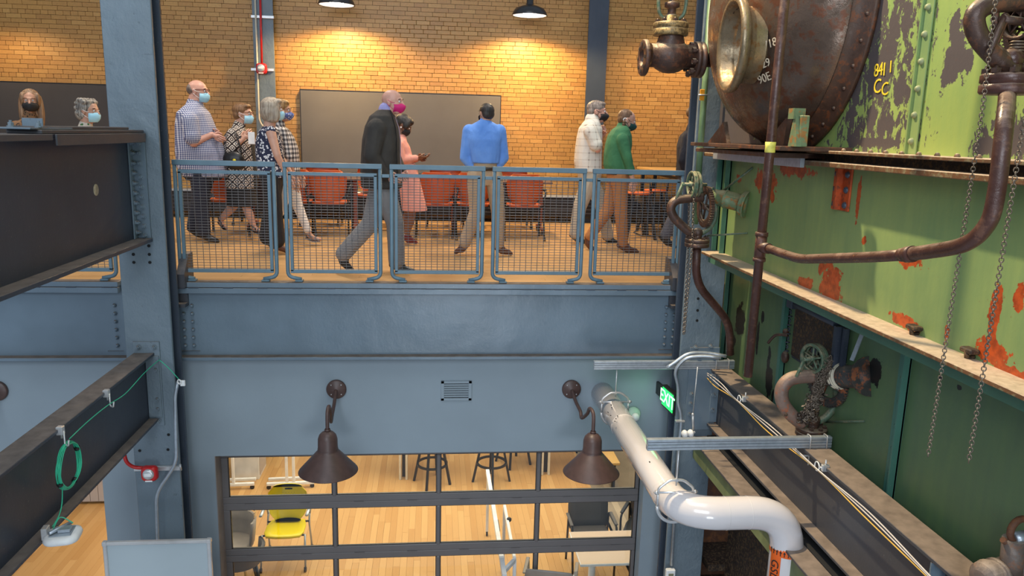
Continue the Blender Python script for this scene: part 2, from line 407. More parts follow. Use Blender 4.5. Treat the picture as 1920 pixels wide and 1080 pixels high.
def link(name, me, parent=None, label=None, kind=None, loc=None):
    o = bpy.data.objects.new(name, me); COL.objects.link(o)
    if parent is not None:
        o.parent = parent; WM[o.name] = WM[parent.name] @ (Matrix.Translation(loc) if loc is not None else Matrix())
    else: WM[o.name] = Matrix.Translation(loc) if loc is not None else Matrix()
    if loc is not None: o.location = loc
    if label: o['label'] = label
    if kind: o['kind'] = kind
    return o
def thing(name, label, cat, loc=(0, 0, 0), rz=0, group=None, kind=None):
    o = bpy.data.objects.new(name, None); COL.objects.link(o); o.empty_display_size = .1
    o.location = loc; o.rotation_euler = (0, 0, rz); WM[o.name] = Matrix.Translation(loc) @ Matrix.Rotation(rz, 4, 'Z')
    tag(o, label, cat, group, kind); return o
def tag(o, label=None, cat=None, group=None, kind=None):
    for k, v in (('label', label), ('category', cat), ('group', group), ('kind', kind)):
        if v: o[k] = v
    return o
def copy_tree(o, loc, rz, label=None, parent=None):
    c = o.copy(); COL.objects.link(c)
    if parent is not None: c.parent = parent
    else:
        c.location = loc; c.rotation_euler = (0, 0, rz); WM[c.name] = Matrix.Translation(loc) @ Matrix.Rotation(rz, 4, 'Z')
        if label: c['label'] = label
    for ch in [x for x in KIDS.get(o.name, [])]:
        k = copy_tree(ch, None, 0, None, c); KIDS.setdefault(c.name, []).append(k)
    return c
KIDS = {}
def index_kids():
    KIDS.clear()
    for o in bpy.data.objects:
        if o.parent: KIDS.setdefault(o.parent.name, []).append(o)
def inst(me, name, parent, loc, rot=None, scale=None, label=None):
    o = bpy.data.objects.new(name, me); COL.objects.link(o); o.parent = parent
    P0 = WM[parent.name].inverted(); o.location = P0 @ Vector(loc)
    if rot is not None: o.rotation_mode = 'QUATERNION'; o.rotation_quaternion = rot
    if scale is not None: o.scale = scale
    return o
def arc(c, u, v, r, a0, a1, n=8):
    c = Vector(c); u = Vector(u); v = Vector(v)
    return [c + (u * math.cos(math.radians(a0 + (a1 - a0) * i / n)) + v * math.sin(math.radians(a0 + (a1 - a0) * i / n))) * r for i in range(n + 1)]
def smooth_path(pts, k=6):
    """Catmull-Rom through the points"""
    pts = [Vector(p) for p in pts]; out = []
    for i in range(len(pts) - 1):
        p0 = pts[max(i - 1, 0)]; p1 = pts[i]; p2 = pts[i + 1]; p3 = pts[min(i + 2, len(pts) - 1)]
        for j in range(k):
            t = j / k; out.append(.5 * ((2 * p1) + (p2 - p0) * t + (2 * p0 - 5 * p1 + 4 * p2 - p3) * t * t + (3 * p1 - p0 - 3 * p2 + p3) * t ** 3))
    out.append(pts[-1]); return out
def rounded(pts, r, k=5):
    """polyline with its inner corners rounded by radius-like distance r"""
    pts = [Vector(p) for p in pts]; out = [pts[0]]
    for i in range(1, len(pts) - 1):
        a, b, c = pts[i - 1], pts[i], pts[i + 1]; ra = min(r, (a - b).length * .49, (c - b).length * .49)
        p = b + (a - b).normalized() * ra; q = b + (c - b).normalized() * ra
        for j in range(k + 1):
            t = j / k; out.append((p * (1 - t) + b * t) * (1 - t) + (b * (1 - t) + q * t) * t)
    out.append(pts[-1]); return out
def text_mesh(body, size, mat, name, parent, loc, xdir, ydir, depth=.002, align='CENTER'):
    cu = bpy.data.curves.new(name, 'FONT'); cu.body = body; cu.size = size; cu.extrude = depth; cu.align_x = align; cu.align_y = 'CENTER'; cu.resolution_u = 3
    tmp = bpy.data.objects.new('tmp', cu); COL.objects.link(tmp); bpy.context.view_layer.update()
    me = bpy.data.meshes.new_from_object(tmp.evaluated_get(bpy.context.evaluated_depsgraph_get())); bpy.data.objects.remove(tmp)
    xd = Vector(xdir).normalized(); yd = Vector(ydir); yd = (yd - xd * yd.dot(xd)).normalized(); zd = xd.cross(yd)
    M = Matrix((xd, yd, zd)).transposed().to_4x4(); M.translation = Vector(loc)
    me.transform(WM[parent.name].inverted() @ M); me.materials.clear(); me.materials.append(mat); me.name = name
    return link(name, me, parent)
# shared small meshes, +Z is the outward direction
def bolt_mesh(r, h, mat, dome=False):
    g = G()
    if dome: g.lathe((0, 0, 0), (0, 0, 1), [(r * 1.05, 0), (r, h * .35), (r * .72, h * .8), (r * .3, h), (0, h)], 10)
    else:
        g.lathe((0, 0, 0), (0, 0, 1), [(r * 1.35, 0), (r * 1.35, h * .25), (0, h * .25)], 10, False)
        g.lathe((0, 0, h * .2), (0, 0, 1), [(r, 0), (r, h * .6), (r * .9, h * .7), (0, h * .7)], 6, False)
        g.lathe((0, 0, h * .5), (0, 0, 1), [(r * .5, 0), (r * .5, h * .8), (0, h * .8)], 8, False)
    me = g.mesh('bolt'); me.materials.append(mat); return me
def bolts(me, parent, pts, nrm, name='bolt'):
    q = Vector((0, 0, 1)).rotation_difference(Vector(nrm).normalized())
    for p in pts: inst(me, name, parent, p, q)
def ibeam(name, label, x, y, z, L, mats, cat='beam'):
    pass
# ---------------------------------------------------------------- shell of the building
SUBF = simple('subfloor', (.25, .14, .05), .8)
ZL = -3.85; YW_ = 7.12; YB = 12.3; YD = 7.30
g = G(); g.box((-10, 7.1, -.30), (4.6, YB + .3, -.012)); deck = g.build('floor', SUBF, label='upper floor slab with pale maple planks')
tag(deck, kind='structure')
g = G(); y = 7.1; row = 0
while y < YB - .02:
    x = -8.2 + R.random() * 1.2
    while x < 4.4:
        L = R.uniform(.6, 1.9); g.box((x + .001, y + .001, -.012), (min(x + L, 4.4) - .001, y + .082, 0)); x += L
    y += .083; row += 1
o = g.build('planks', MAPLEU, deck, kind='stuff')
g = G(); g.box((-12, 6.0, ZL - .3), (6, 15.2, ZL - .02)); lf = g.build('floor', SUBF, label='lower room floor slab'); tag(lf, kind='structure')
# lower floor planks: one by one where the photograph shows them
cube = G(); cube.box((-.5, -.5, -.5), (.5, .5, .5)); pm = cube.mesh('plank'); pm.materials.append(MAPLE)
pl = []; W = .083; x = -6.6
XC = 2.41
while x < XC:
    y = 6.0 + R.random()
    while y < 14.0:
        L = R.uniform(.7, 2.1); pl.append((x, y, L)); y += L
    x += W
def seen(p):
    x, y, L = p; return (-2.3 < x < 3.1 and 8.2 < y < 11.8) or (-4.8 < x < -2.9 and 7.6 < y + L < 11.5)
near = sorted([p for p in pl if seen(p)], key=lambda p: p[1] + abs(p[0]) * .3)[:290]; ns = set(near)
for (x, y, L) in near:
    o = bpy.data.objects.new('plank', pm); COL.objects.link(o); o.parent = lf
    o.location = (x + W / 2, y + L / 2, ZL - .01 + R.uniform(-.0006, .0006)); o.scale = (W - .0012, L - .0015, .02)
g = G()
for p in pl:
    if p not in ns: g.box((p[0] + .001, p[1] + .001, ZL - .02), (p[0] + W - .001, p[1] + p[2] - .001, ZL))
g.build('planks', MAPLE, lf, kind='stuff')
g = G(); g.box((XC + .20, 6.0, ZL - .001), (XC + .29, 14, ZL + .002)); g.build('border_strip', BEAD, lf, label='pale stripe on the bare concrete')
g = G(); g.box((XC, 6.0, ZL - .02), (6, 14, ZL)); g.build('concrete_slab', CONC, lf, label='bare brown concrete beside the planks')
# brick wall
g = G(); g.box((-9.5, YB + .012, -.2), (4.6, YB + .4, 5.6)); bw = g.build('wall_back', MORTAR, label='golden glazed brick wall'); tag(bw, kind='structure')
bl, bh = .2055, .0635; bm = G(); bm.bbox((-.5, -.5, -.5), (.5, .5, .5), .03); bme = bm.mesh('brick'); bme.materials.append(BRICK)
bricks = []
nrow = 0; z = .02
while z < 4.4:
    header = nrow % 7 == 3
    off = [0, .5, .18, 0, .66, .33, .84][nrow % 7] * bl; x = -8.0 + off
    L = bl / 2 if header else bl
    while x < 4.2:
        bricks.append((x, z, L)); x += L
    z += bh; nrow += 1
cand = sorted([b for b in bricks if 1.9 < b[1] < 3.2 and -1.9 < b[0] < 2.6], key=lambda b: abs(b[1] - 2.3) + abs(b[0]) * .35)[:295]; cs = set(cand)
for (x, z, L) in cand:
    o = bpy.data.objects.new('brick', bme); COL.objects.link(o); o.parent = bw
    o.location = (x + L / 2, YB + .012 - R.uniform(-.002, .002), z + bh / 2); o.scale = (L - .005, .05, bh - .005)
g = G()
for b in bricks:
    if b not in cs:
        j = R.uniform(-.002, .002); g.box((b[0] + .0025, YB - .012 + j, b[1] + .0025), (b[0] + b[2] - .0025, YB + .02, b[1] + bh - .0025))
g.build('brickwork', BRICK, bw, kind='stuff')
# lower room: back and side walls, lintel wall with the door opening
ztop = at(800, 849, y=YW_).z; xl = at(403, 870, y=YW_).x; xr = at(1209, 880, y=YW_).x; xo = at(197, 960, y=YW_).x
print('wall', ztop, xl, xr, xo)
g = G()
g.box((-9, YW_, ztop), (2.66, YD + .12, -.70)); g.box((xo, YW_, ZL), (xl, YD + .12, ztop)); g.box((xr, YW_, ZL), (2.66, YD + .12, ztop))
g.build('wall_front', WALLB, label='smooth blue-grey wall under the girder', kind='structure')
g = G(); g.box((-9.5, 14.2, ZL), (6, 14.4, -.3)); g.build('wall_back', WALLG, kind='structure', label='far wall of the lower room')
g = G(); g.box((5.2, 7.4, ZL), (5.35, 14.2, -.3)); g.build('wall_right', WALLG, kind='structure', label='side wall of the lower room')
g = G(); g.box((-9.5, 7.4, ZL), (-9.35, 14.2, 5)); g.build('wall_left', WALLG, kind='structure', label='far left wall')
# sectional glass door
dr = thing('door_1', 'dark aluminium sectional glass door with rows of clear panes', None, ((xl + xr) / 2, YD, ZL), kind='structure')
xi0 = at(414, 900, y=YD).x; xi1 = at(1206, 930, y=YD).x
zr1b = at(620, 929, y=YD).z; zr2t = at(620, 954, y=YD).z; zr2b = at(620, 1026, y=YD).z; zr3t = at(620, 1049, y=YD).z
pitch = ((zr1b - zr2b) + (zr2t - zr3t)) / 2; hgl = zr2t - zr2b; hra = zr1b - zr2t
print('door', pitch, hgl, hra, xi0, xi1)
xm = [at(px, 980, y=YD).x for px in (628, 822, 1007)]
xs = [at(432, 980, y=YD).x] + xm + [at(1187, 985, y=YD).x]
i = 0; zb = zr1b + pitch * 0
while zb > ZL + .1:
    zt = zb + hgl
    # section frame: rails proud with a bevelled sight line, seam between sections
    for (z0, z1) in ((zb - hra / 2 + .002, zb), (zt, zt + hra / 2 - .002)):
        z0 = max(z0, ZL); g = G(); g.bbox((xi0, YD, z0), (xi1, YD + .05, z1), .006); rl_ = g.build('rail', DOORF, dr)
    for a, b in ((xi0, xs[0]), (xs[4], xi1)):
        g = G(); g.bbox((a, YD, zb), (b, YD + .05, zt), .006); g.build('stile', DOORF, dr)
    for xx in xm:
        g = G(); g.bbox((xx - .022, YD - .006, zb - .012), (xx + .022, YD + .045, zt + .004), .012); g.build('mullion', DOORF, dr)
    e = [xs[0]] + sum([[m - .022, m + .022] for m in xm], []) + [xs[4]]
    for k in range(4):
        g = G(); g.box((e[2 * k], YD + .022, zb), (e[2 * k + 1], YD + .028, zt)); pn_ = g.build('pane', GLASS, dr)
        g = G(); b0 = .006
        for (q0, q1, q2, q3) in ((e[2 * k], e[2 * k + 1], zb, zb + b0), (e[2 * k], e[2 * k + 1], zt - b0, zt), (e[2 * k], e[2 * k] + b0, zb, zt), (e[2 * k + 1] - b0, e[2 * k + 1], zb, zt)):
            g.box((q0, YD + .012, q2), (q1, YD + .034, q3))
        g.build('gasket', BLACK, pn_)
    for t in range(8):
        xx = xi0 + (xi1 - xi0) * (t + .5) / 8; g = G(); g.box((xx - .05, YD - .004, zb - hra / 2 - .004), (xx + .05, YD + .002, zb - hra / 2 + .004)); g.build('hinge_bar', DOORF, rl_)
    zb -= pitch; i += 1
g = G(); g.box((xl, YW_ - .002, ZL), (xl + .008, YD + .02, ztop)); g.build('jamb', simple('jamb_brown', (.24, .20, .18), .7), dr)
g = G(); g.box((xi1, YD - .03, ZL), (xr, YD + .02, ztop)); g.build('jamb', BLACK, dr)

# ---------------------------------------------------------------- main steel
BLT = bolt_mesh(.016, .026, BLUE, True); BLTN = bolt_mesh(.017, .03, BLUEC); BLTD = bolt_mesh(.014, .024, DKSTEEL, True)
BLTB = bolt_mesh(.017, .028, BLUE); HOLE = G(); HOLE.disc((0, 0, 0), (0, 0, 1), .013, .002, 12); HOLE = HOLE.mesh('bolt_hole'); HOLE.materials.append(SHAD)
YC = 6.6; YCB = 6.84
def column(label, x0, x1, mat, hp):
    t = thing('steel_column', label, 'column', ((x0 + x1) / 2, (YC + YCB) / 2, ZL))
    g = G(); g.bbox((x0, YC, ZL), (x1, YC + .035, 5.2), .005); g.build('front_flange', mat, t)
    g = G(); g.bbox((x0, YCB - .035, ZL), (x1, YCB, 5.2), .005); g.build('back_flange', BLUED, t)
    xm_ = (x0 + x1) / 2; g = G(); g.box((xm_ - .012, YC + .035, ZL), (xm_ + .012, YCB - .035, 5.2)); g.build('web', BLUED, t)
    for (px, py) in hp: inst(HOLE, 'bolt_hole', t, at(px, py, y=YC - .002), Vector((0, 0, 1)).rotation_difference(Vector((0, -1, 0))))
    return t
cl = column('broad blue-grey steel column at left, crazed paint near its top', at(236, 300, y=YC).x - .03 if False else -2.585, -2.205, BLUEC, [(250, 477), (280, 477), (251, 492), (281, 492), (279, 461), (262, 845), (316, 815), (315, 843)])
cr = column('blue steel column at right, beside the green boiler casing', 2.262, 2.628, BLUEC, [(1309, 560), (1308, 582), (1307, 601), (1286, 560)])
# small splice plates on columns
g = G(); g.box((at(267, 82, y=YC).x, YC - .004, at(267, 101, y=YC).z), (at(285, 82, y=YC).x, YC, at(267, 80, y=YC).z)); g.build('splice_plate', BLUEC, cl)
# girder under the deck: three runs, seen between the columns and beyond both
YG = 7.06
zgt = at(800, 555, y=YG).z; zgb = at(800, 664, y=YG).z; zfl = at(800, 671, y=YG - .08).z
def girder(label, x0, x1, bl_, br_):
    t = thing('deck_girder', label, 'girder', ((x0 + x1) / 2, YG, zgb))
    g = G(); g.box((x0, YG, zgb - .01), (x1, YG + .03, zgt + .10)); g.build('web', BLUE, t)
    g = G(); g.bbox((x0, YG - .09, zgb - .03), (x1, YG + .05, zgb), .004); g.build('bottom_flange', BLUE, t)
    for (xa, nx, sgn) in bl_ + br_:
        P_ = at(0, 0, y=YG)
        g = G(); g.bbox((xa[0], YG - .012, at(800, 573, y=YG).z + .01), (xa[1], YG, at(800, 656, y=YG).z), .003); cpl = g.build('connection_plate', BLUE, t)
        for xx in nx:
            for k in range(6):
                inst(BLT, 'bolt', cpl, (xx, YG - .012, at(800, 574, y=YG).z - .0745 * k), Vector((0, 0, 1)).rotation_difference(Vector((0, -1, 0))))
    return t
xb = [at(346, 600, y=YG).x, at(362, 600, y=YG).x]; xb2 = [at(1247, 600, y=YG).x, at(1262, 600, y=YG).x]
girder('wide blue-grey deck girder spanning between the two columns', -2.34, 2.36, [((xb[0] - .05, xb[1] + .05), xb, 1)], [((xb2[0] - .05, xb2[1] + .03), xb2, 1)])
xc = [at(219, 620, y=YG).x]
girder('blue-grey deck girder running off to the left of the left column', -7.5, -2.58, [((xc[0] - .09, xc[0] + .05), xc, 1)], [])
# deck edge channel on top of the girder
def edge(label, x0, x1):
    t = thing('deck_edge_channel', label, 'channel', ((x0 + x1) / 2, YG, -.1))
    za = at(800, 525, y=7.0).z; zb_ = at(800, 541, y=7.0).z; zc_ = at(800, 552, y=7.0).z
    g = G(); g.bbox((x0, 6.99, zb_), (x1, 7.11, -.002), .003); g.build('edge_plate', BLUE, t)
    g = G(); g.bbox((x0, 6.985, zc_), (x1, 7.05, zb_ - .004), .003); g.build('lower_lip', BLUE, t)
    g = G(); x = x0 + .1
    while x < x1 - .1: g.box((x, 6.982, zb_ - .006), (x + .085, 6.991, zb_ + .001)); x += .30
    g.build('weld', DKSTEEL, t); return t
edge('blue-grey edge channel of the deck between the columns', at(332, 530, y=7.0).x, at(1271, 540, y=7.0).x)
edge('blue-grey edge channel of the deck left of the left column', -7.5, at(221, 530, y=7.0).x)
# dusty knee plates where the deck meets each column
for (xx, s_, lb) in ((-2.185, 1, 'dusty sloped knee plate beside the left column'), (2.262, -1, 'dusty sloped knee plate beside the right column')):
    g = G(); g.prism([(xx - .06 * s_, 6.93, -.04), (xx - .06 * s_, 7.2, -.04), (xx - .06 * s_, 7.2, .24), (xx - .06 * s_, 7.08, .24), (xx - .06 * s_, 6.93, .08)], (.07 * s_, 0, 0))
    tag(g.build('knee_plate', DKSTEEL2, None), lb, 'plate')
    g = G(); g.box((xx - .09 * s_, 6.94, -.22), (xx - .0 * s_, 7.05, -.19)); g.box((xx - .09 * s_, 7.02, -.19), (xx, 7.05, -.03)); g.box((xx - .09 * s_, 6.94, -.05), (xx, 7.05, -.03)); tag(g.build('seat_bracket', DKSTEEL2, None), lb.replace('sloped knee plate', 'seat bracket under the knee plate'), 'bracket')

def beamY(label, xa, xb_, xw, z1, z0, y0, y1, mats, tf=.022):
    """rolled beam running towards the camera: flanges xa..xb_, web at xw"""
    t = thing('steel_beam', label, 'beam', ((xa + xb_) / 2, (y0 + y1) / 2, z0))
    g = G(); g.bbox((xa, y0, z1 - tf), (xb_, y1, z1), .003); g.build('top_flange', mats, t)
    g = G(); g.bbox((xa, y0, z0), (xb_, y1, z0 + tf), .003); g.build('bottom_flange', mats, t)
    g = G(); g.box((xw - .008, y0, z0 + tf), (xw + .008, y1, z1 - tf)); g.build('web', mats, t)
    return t
# lower left beam
b1 = beamY('dark lower beam at left carrying the green cable coil', -2.52, -2.35, -2.435, -.535, -1.145, .6, YC - .015, DKSTEEL)
pl_ = [at(249, 640, y=YC), at(304, 640, y=YC), at(310, 800, y=YC)]
g = G(); g.bbox((pl_[0].x, YC - .014, at(310, 797, y=YC).z), (pl_[2].x, YC - .001, pl_[0].z), .003); e1 = g.build('end_plate', BLUEC, b1)
g = G(); g.bbox((-2.425, YC - .12, -1.11), (-2.33, YC - .014, -.56), .003) if False else g.bbox((-2.425, YC - .026, -1.11), (-2.315, YC - .014, -.56), .003); g.build('clip_angle', BLUEC, b1)
bolts(BLTN, e1, [at(*p, y=YC - .015) for p in ((259, 651), (289, 651), (293, 693), (296, 748), (297, 766), (298, 789))], (0, -1, 0))
g = G(); g.box((-2.425, YC - .3, -1.122), (-2.36, YC - .02, -1.118))
# upper left plate girder
b2 = beamY('deep dark upper plate girder at left with an oval hole', -2.56, -2.30, -2.43, 1.30, .42, .4, YC - .015, DKSTEEL, .03)
for (pa, n0) in ((((245, 278), (257, 434), -2.421), 1),):
    pass
xr_ = -2.42
g = G(); g.bbox((xr_, YC - .10, .45), (xr_ + .012, YC - .015, 1.255), .003); ra1 = g.build('rivet_angle', BLUE, b2)
g = G(); g.bbox((xr_, YC - .028, .45), (xr_ + .11, YC - .015, 1.255), .003); ra2 = g.build('rivet_angle', BLUE, b2)
for k in range(10):
    z = 1.22 - .08 * k
    inst(BLTB, 'bolt', ra1, (xr_ + .013, YC - .06, z), Vector((0, 0, 1)).rotation_difference(Vector((1, 0, 0))))
    inst(BLTB, 'bolt', ra2, (xr_ + .065, YC - .028, z - (.0 if k < 3 else .03)), Vector((0, 0, 1)).rotation_difference(Vector((0, -1, 0))))
ph = at(180, 356, x=-2.42)
g = G(); g.lathe((-2.4215, ph.y, ph.z), (1, 0, 0), [(0, 0), (.042, 0), (.042, .003), (.038, .004), (0, .004)], 24); g.build('hole_rim', simple('hole_brass', (.40, .34, .24), .6, 0, .4, 30), b2)
# layered cover plates and bracket on its top
g = G(); g.bbox((-2.50, 4.9, 1.30), (-2.30, 6.55, 1.325), .004); g.bbox((-2.52, 5.0, 1.325), (-2.34, 6.35, 1.345), .004); g.build('cover_plate', DKSTEEL2, b2)
g = G(); g.bbox((-2.30, .4, 1.262), (-2.285, 5.0, 1.30), .003); g.build('edge_lip', DKSTEEL2, b2)
g = G(); g.bbox((-2.285, 5.02, 1.23), (-2.272, 6.5, 1.30), .003); g.build('hanging_lip', DKSTEEL2, b2)
pb = at(58, 235, x=-2.42)
g = G(); g.bbox((-2.50, pb.y - .22, 1.326), (-2.32, pb.y + .32, 1.338), .003); g.bbox((-2.47, pb.y - .004, 1.33), (-2.35, pb.y + .008, 1.392), .003)
g.build('bracket', BLUE, b2)
bolts(BLTN, b2, [(-2.485, pb.y - .1, 1.338), (-2.33, pb.y - .1, 1.338), (-2.485, pb.y + .15, 1.338)], (0, 0, 1))
# right beam
b3 = beamY('long dusty steel beam at right running beside the green boiler wall', 2.56, 2.75, 2.655, -.705, -1.255, .8, YC - .015, DKSTEEL2)
g = G(); g.bbox((2.35, YC - .014, -1.3), (2.63, YC - .001, -.50), .003); e3 = g.build('end_plate', BLUE, b3)
g = G(); g.bbox((2.57, YC - .03, -1.22), (2.645, YC - .014, -.74), .003); g.build('clip_angle', BLUE, b3)
bolts(BLTN, e3, [at(*p, y=YC - .015) for p in ((1304, 651), (1332, 649), (1297, 739), (1295, 757), (1293, 777))], (0, -1, 0))
bolts(BLTN, b3, [(2.60, YC - .03, -.95), (2.60, YC - .03, -1.1)], (0, -1, 0))
py_ = at(1800, 1060, x=2.645).y
g = G(); g.box((2.60, py_ - .05, -1.23), (2.645, py_ + .0, -.73)); g.build('stiffener_plate', BLUE, b3)
g = G(); g.box((2.56, py_ + .09, -1.23), (2.645, py_ + .1, -.73)); g.build('stiffener_plate', BLUE, b3)
# narrow sill beam under it with an olive side
b4 = thing('sill_beam', 'old olive-sided sill beam under the right steel beam', 'beam', (2.5, 4, -1.6))
g = G(); g.bbox((2.40, .8, -1.37), (2.56, 6.56, -1.35), .003); g.build('top_flange', DKSTEEL2, b4)
g = G(); g.box((2.44, .8, -1.56), (2.47, 6.56, -1.37)); g.build('web', OLIVE, b4)
g = G(); g.bbox((2.56, .8, -1.42), (2.80, 6.56, -1.34), .003); g.build('gap_shade', SHAD, b4)  # black bar standing in for the shaded gap between the two beams
# rusty opening below it
b5 = thing('ash_pit_casing', 'rusty casing below the sill beam with a spotted edge strip and a shelf', 'casing', (3.0, 6.9, ZL))
g = G(); g.box((2.68, 7.02, ZL), (3.9, 7.05, -1.3)); g.build('back_plate', RUST, b5)
g = G(); g.box((2.64, 6.95, ZL), (2.70, 7.02, -1.45)); g.build('edge_strip', TANKP, b5)
zsh = at(1380, 1040, y=6.8).z; g = G(); g.box((2.70, 6.6, zsh - .05), (3.9, 7.02, zsh + .02)); g.build('shelf', RUSTD, b5)
zsh2 = zsh - .35; g = G(); g.box((2.70, 6.7, zsh2 - .05), (3.9, 7.02, zsh2)); g.build('shelf', RUSTD, b5)
g = G(); g.box((2.85, 2.6, ZL), (2.9, 6.56, -1.42)); g.build('side_plate', RUSTD, b5)
# ---------------------------------------------------------------- boiler casing
XU, XF, XL = 2.45, 2.29, 2.85
ZLED = .43; ZTF = 1.26; ZUF = 1.325
def atw(px, py, x): return at(px, py, x=x)
def patch(px, py, w, h, x):
    """ragged patch centred on a point of the wall plane, size in metres along and up"""
    p = at(px, py, x=x); return ((p.x, p.y, p.z), (.3, w, h))
cas = thing('boiler_casing', 'tall riveted green boiler casing, paint flaking to orange and grey', 'boiler', (0, 0, 0))
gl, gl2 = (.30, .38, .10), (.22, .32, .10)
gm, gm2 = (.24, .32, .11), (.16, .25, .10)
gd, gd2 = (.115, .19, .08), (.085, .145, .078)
MU = green_paint('green_paint_upper', gl, gl2, dark=[patch(1622, 25, .20, .24, XU), patch(1678, 55, .05, .12, XU), patch(1650, 130, .11, .10, XU), patch(1645, 170, .07, .07, XU), patch(1690, 165, .05, .09, XU), patch(1602, 190, .05, .25, XU), patch(1706, 105, .03, .08, XU), patch(1400, 200, 1.0, .9, XU), patch(1795, 100, .085, .13, XU), patch(1790, 45, .03, .09, XU), patch(1818, 115, .03, .08, XU), patch(1775, 125, .03, .10, XU), patch(1660, 235, .10, .03, XU), patch(1700, 30, .05, .08, XU), patch(1905, 262, .13, .07, XU), patch(1842, 276, .05, .04, XU), patch(1640, 268, .25, .025, XU), ], mottle=[patch(1655, 90, .42, .55, XU), patch(1640, 240, .45, .16, XU), patch(1905, 270, .22, .14, XU)], speck=.6)
MM = green_paint('green_paint_middle', gm, gm2,
    orange=[patch(1580, 350, .02, .01, XU), patch(1440, 350, .14, .10, XU), patch(1425, 335, .10, .07, XU), patch(1490, 320, .25, .045, XU), patch(1385, 335, .05, .03, XU), patch(1555, 545, .12, .16, XU), patch(1510, 530, .10, .035, XU), patch(1560, 590, .10, .07, XU), patch(1705, 485, .12, .05, XU), patch(1620, 450, .03, .03, XU), patch(1700, 605, .14, .03, XU), patch(1620, 560, .05, .10, XU) if False else patch(1540, 500, .03, .05, XU), patch(1865, 590, .03, .14, XU), patch(1860, 660, .12, .05, XU), patch(1900, 700, .12, .03, XU), patch(1910, 560, .03, .07, XU), patch(1610, 370, .02, .12, XU), patch(1775, 628, .02, .04, XU)], speck=.5)
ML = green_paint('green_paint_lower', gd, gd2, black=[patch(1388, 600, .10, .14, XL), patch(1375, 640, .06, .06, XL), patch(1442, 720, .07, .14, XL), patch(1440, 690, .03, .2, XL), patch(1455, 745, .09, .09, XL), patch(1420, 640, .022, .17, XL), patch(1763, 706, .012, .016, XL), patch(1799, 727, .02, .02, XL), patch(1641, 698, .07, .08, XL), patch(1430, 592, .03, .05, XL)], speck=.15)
ye = .9
# wall plates
def plate(x, y0, y1, z0, z1, name, mat, th=.02):
    g = G(); g.box((x, y0, z0), (x + th, y1, z1)); return g.build(name, mat, cas)
ys1 = at(1741, 14, x=XU).y; ys2 = at(1758, 3, x=XU).y - .02
plate(XU, ys1 - .02, 6.57, ZUF, 5.2, 'casing_plate', MU); plate(XU + .004, ys2, ys1 - .021, ZUF, 5.2, 'casing_plate', MU); plate(XU, ye, ys2 - .003, ZUF, 5.2, 'casing_plate', MU)
plate(XU, ye, 6.50, ZLED, ZTF - .02, 'casing_plate', MM)
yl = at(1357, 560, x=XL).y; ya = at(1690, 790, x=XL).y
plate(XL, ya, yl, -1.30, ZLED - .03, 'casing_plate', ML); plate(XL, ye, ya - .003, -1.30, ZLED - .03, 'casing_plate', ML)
g = G(); g.box((XU + .02, 6.55, ZLED), (4.4, 6.57, 5.2)); g.build('end_plate', DKSTEEL, cas)
g = G(); g.box((XL, yl, -1.3), (4.4, yl + .02, ZLED)); g.build('end_plate', DKSTEEL, cas)
# ledges
g = G(); g.bbox((XF, ye, ZLED - .022), (XU + .1, 6.33, ZLED), .003); g.build('ledge', LEDGE, cas, label='dusty projecting ledge with orange-worn lip')
g = G(); g.box((XU - .03, ye, ZLED - .12), (XL + .02, 6.5, ZLED - .022)); g.build('ledge_underside', DKGR, cas)
g = G(); g.bbox((XF, ye, ZTF - .03), (XU + .02, 6.45, ZTF), .004); g.build('upper_ledge', LEDGE, cas, label='dusty rusty upper ledge')
g = G(); g.box((XU - .05, ye, ZTF), (XU + .02, 6.5, ZUF - .02)); g.build('ledge_web', RUSTD, cas)
g = G(); g.bbox((XF, ye, ZUF - .018), (XU + .02, 4.75, ZUF), .003); g.build('upper_ledge', LEDGE, cas)
RV = bolt_mesh(.013, .016, LEDGE, True)
y = 1.6
while y < 4.7: inst(RV, 'rivet', cas, (XF + .045, y, ZUF)); y += .14
# plates under the drum
dk = thing('drum_cradle', 'dusty stacked cradle plates with wedges under the brown drum', 'cradle', (2.2, 5.3, ZUF))
pa = at(1345, 268, x=2.1)
g = G(); g.bbox((2.00, 4.35, 1.318), (2.44, 5.95, 1.345), .004); g.build('cradle_plate', TANKP, dk)
g = G(); g.bbox((2.08, 4.6, 1.272), (2.44, 6.05, 1.302), .004); g.build('cradle_plate', IRON, dk)
g = G(); g.bbox((2.262, 4.62, 1.215), (2.29, 6.15, 1.285), .003); g.build('flat_bar', GALV, dk, label='grey flat bar on the ledge edge')
g = G(); g.prism([(2.12, 5.5, 1.345), (2.12, 5.9, 1.345), (2.12, 5.6, 1.50)], (.03, 0, 0)); g.build('wedge', IRON, dk); g = G(); g.prism([(2.2, 4.75, 1.345), (2.2, 5.05, 1.345), (2.2, 4.72, 1.53)], (.03, 0, 0)); g.build('wedge', IRON, dk)
pbk = at(1500, 240, x=2.1)
g = G(); g.bbox((2.08, pbk.y - .05, 1.345), (2.13, pbk.y + .03, 1.52), .004); g.prism([(2.06, pbk.y - .06, 1.345), (2.06, pbk.y + .05, 1.345), (2.06, pbk.y, 1.56)], (.03, 0, 0)); g.box((2.05, pbk.y - .01, 1.5), (2.12, pbk.y + .06, 1.56)); g.build('clamp', GRSTUB, dk)
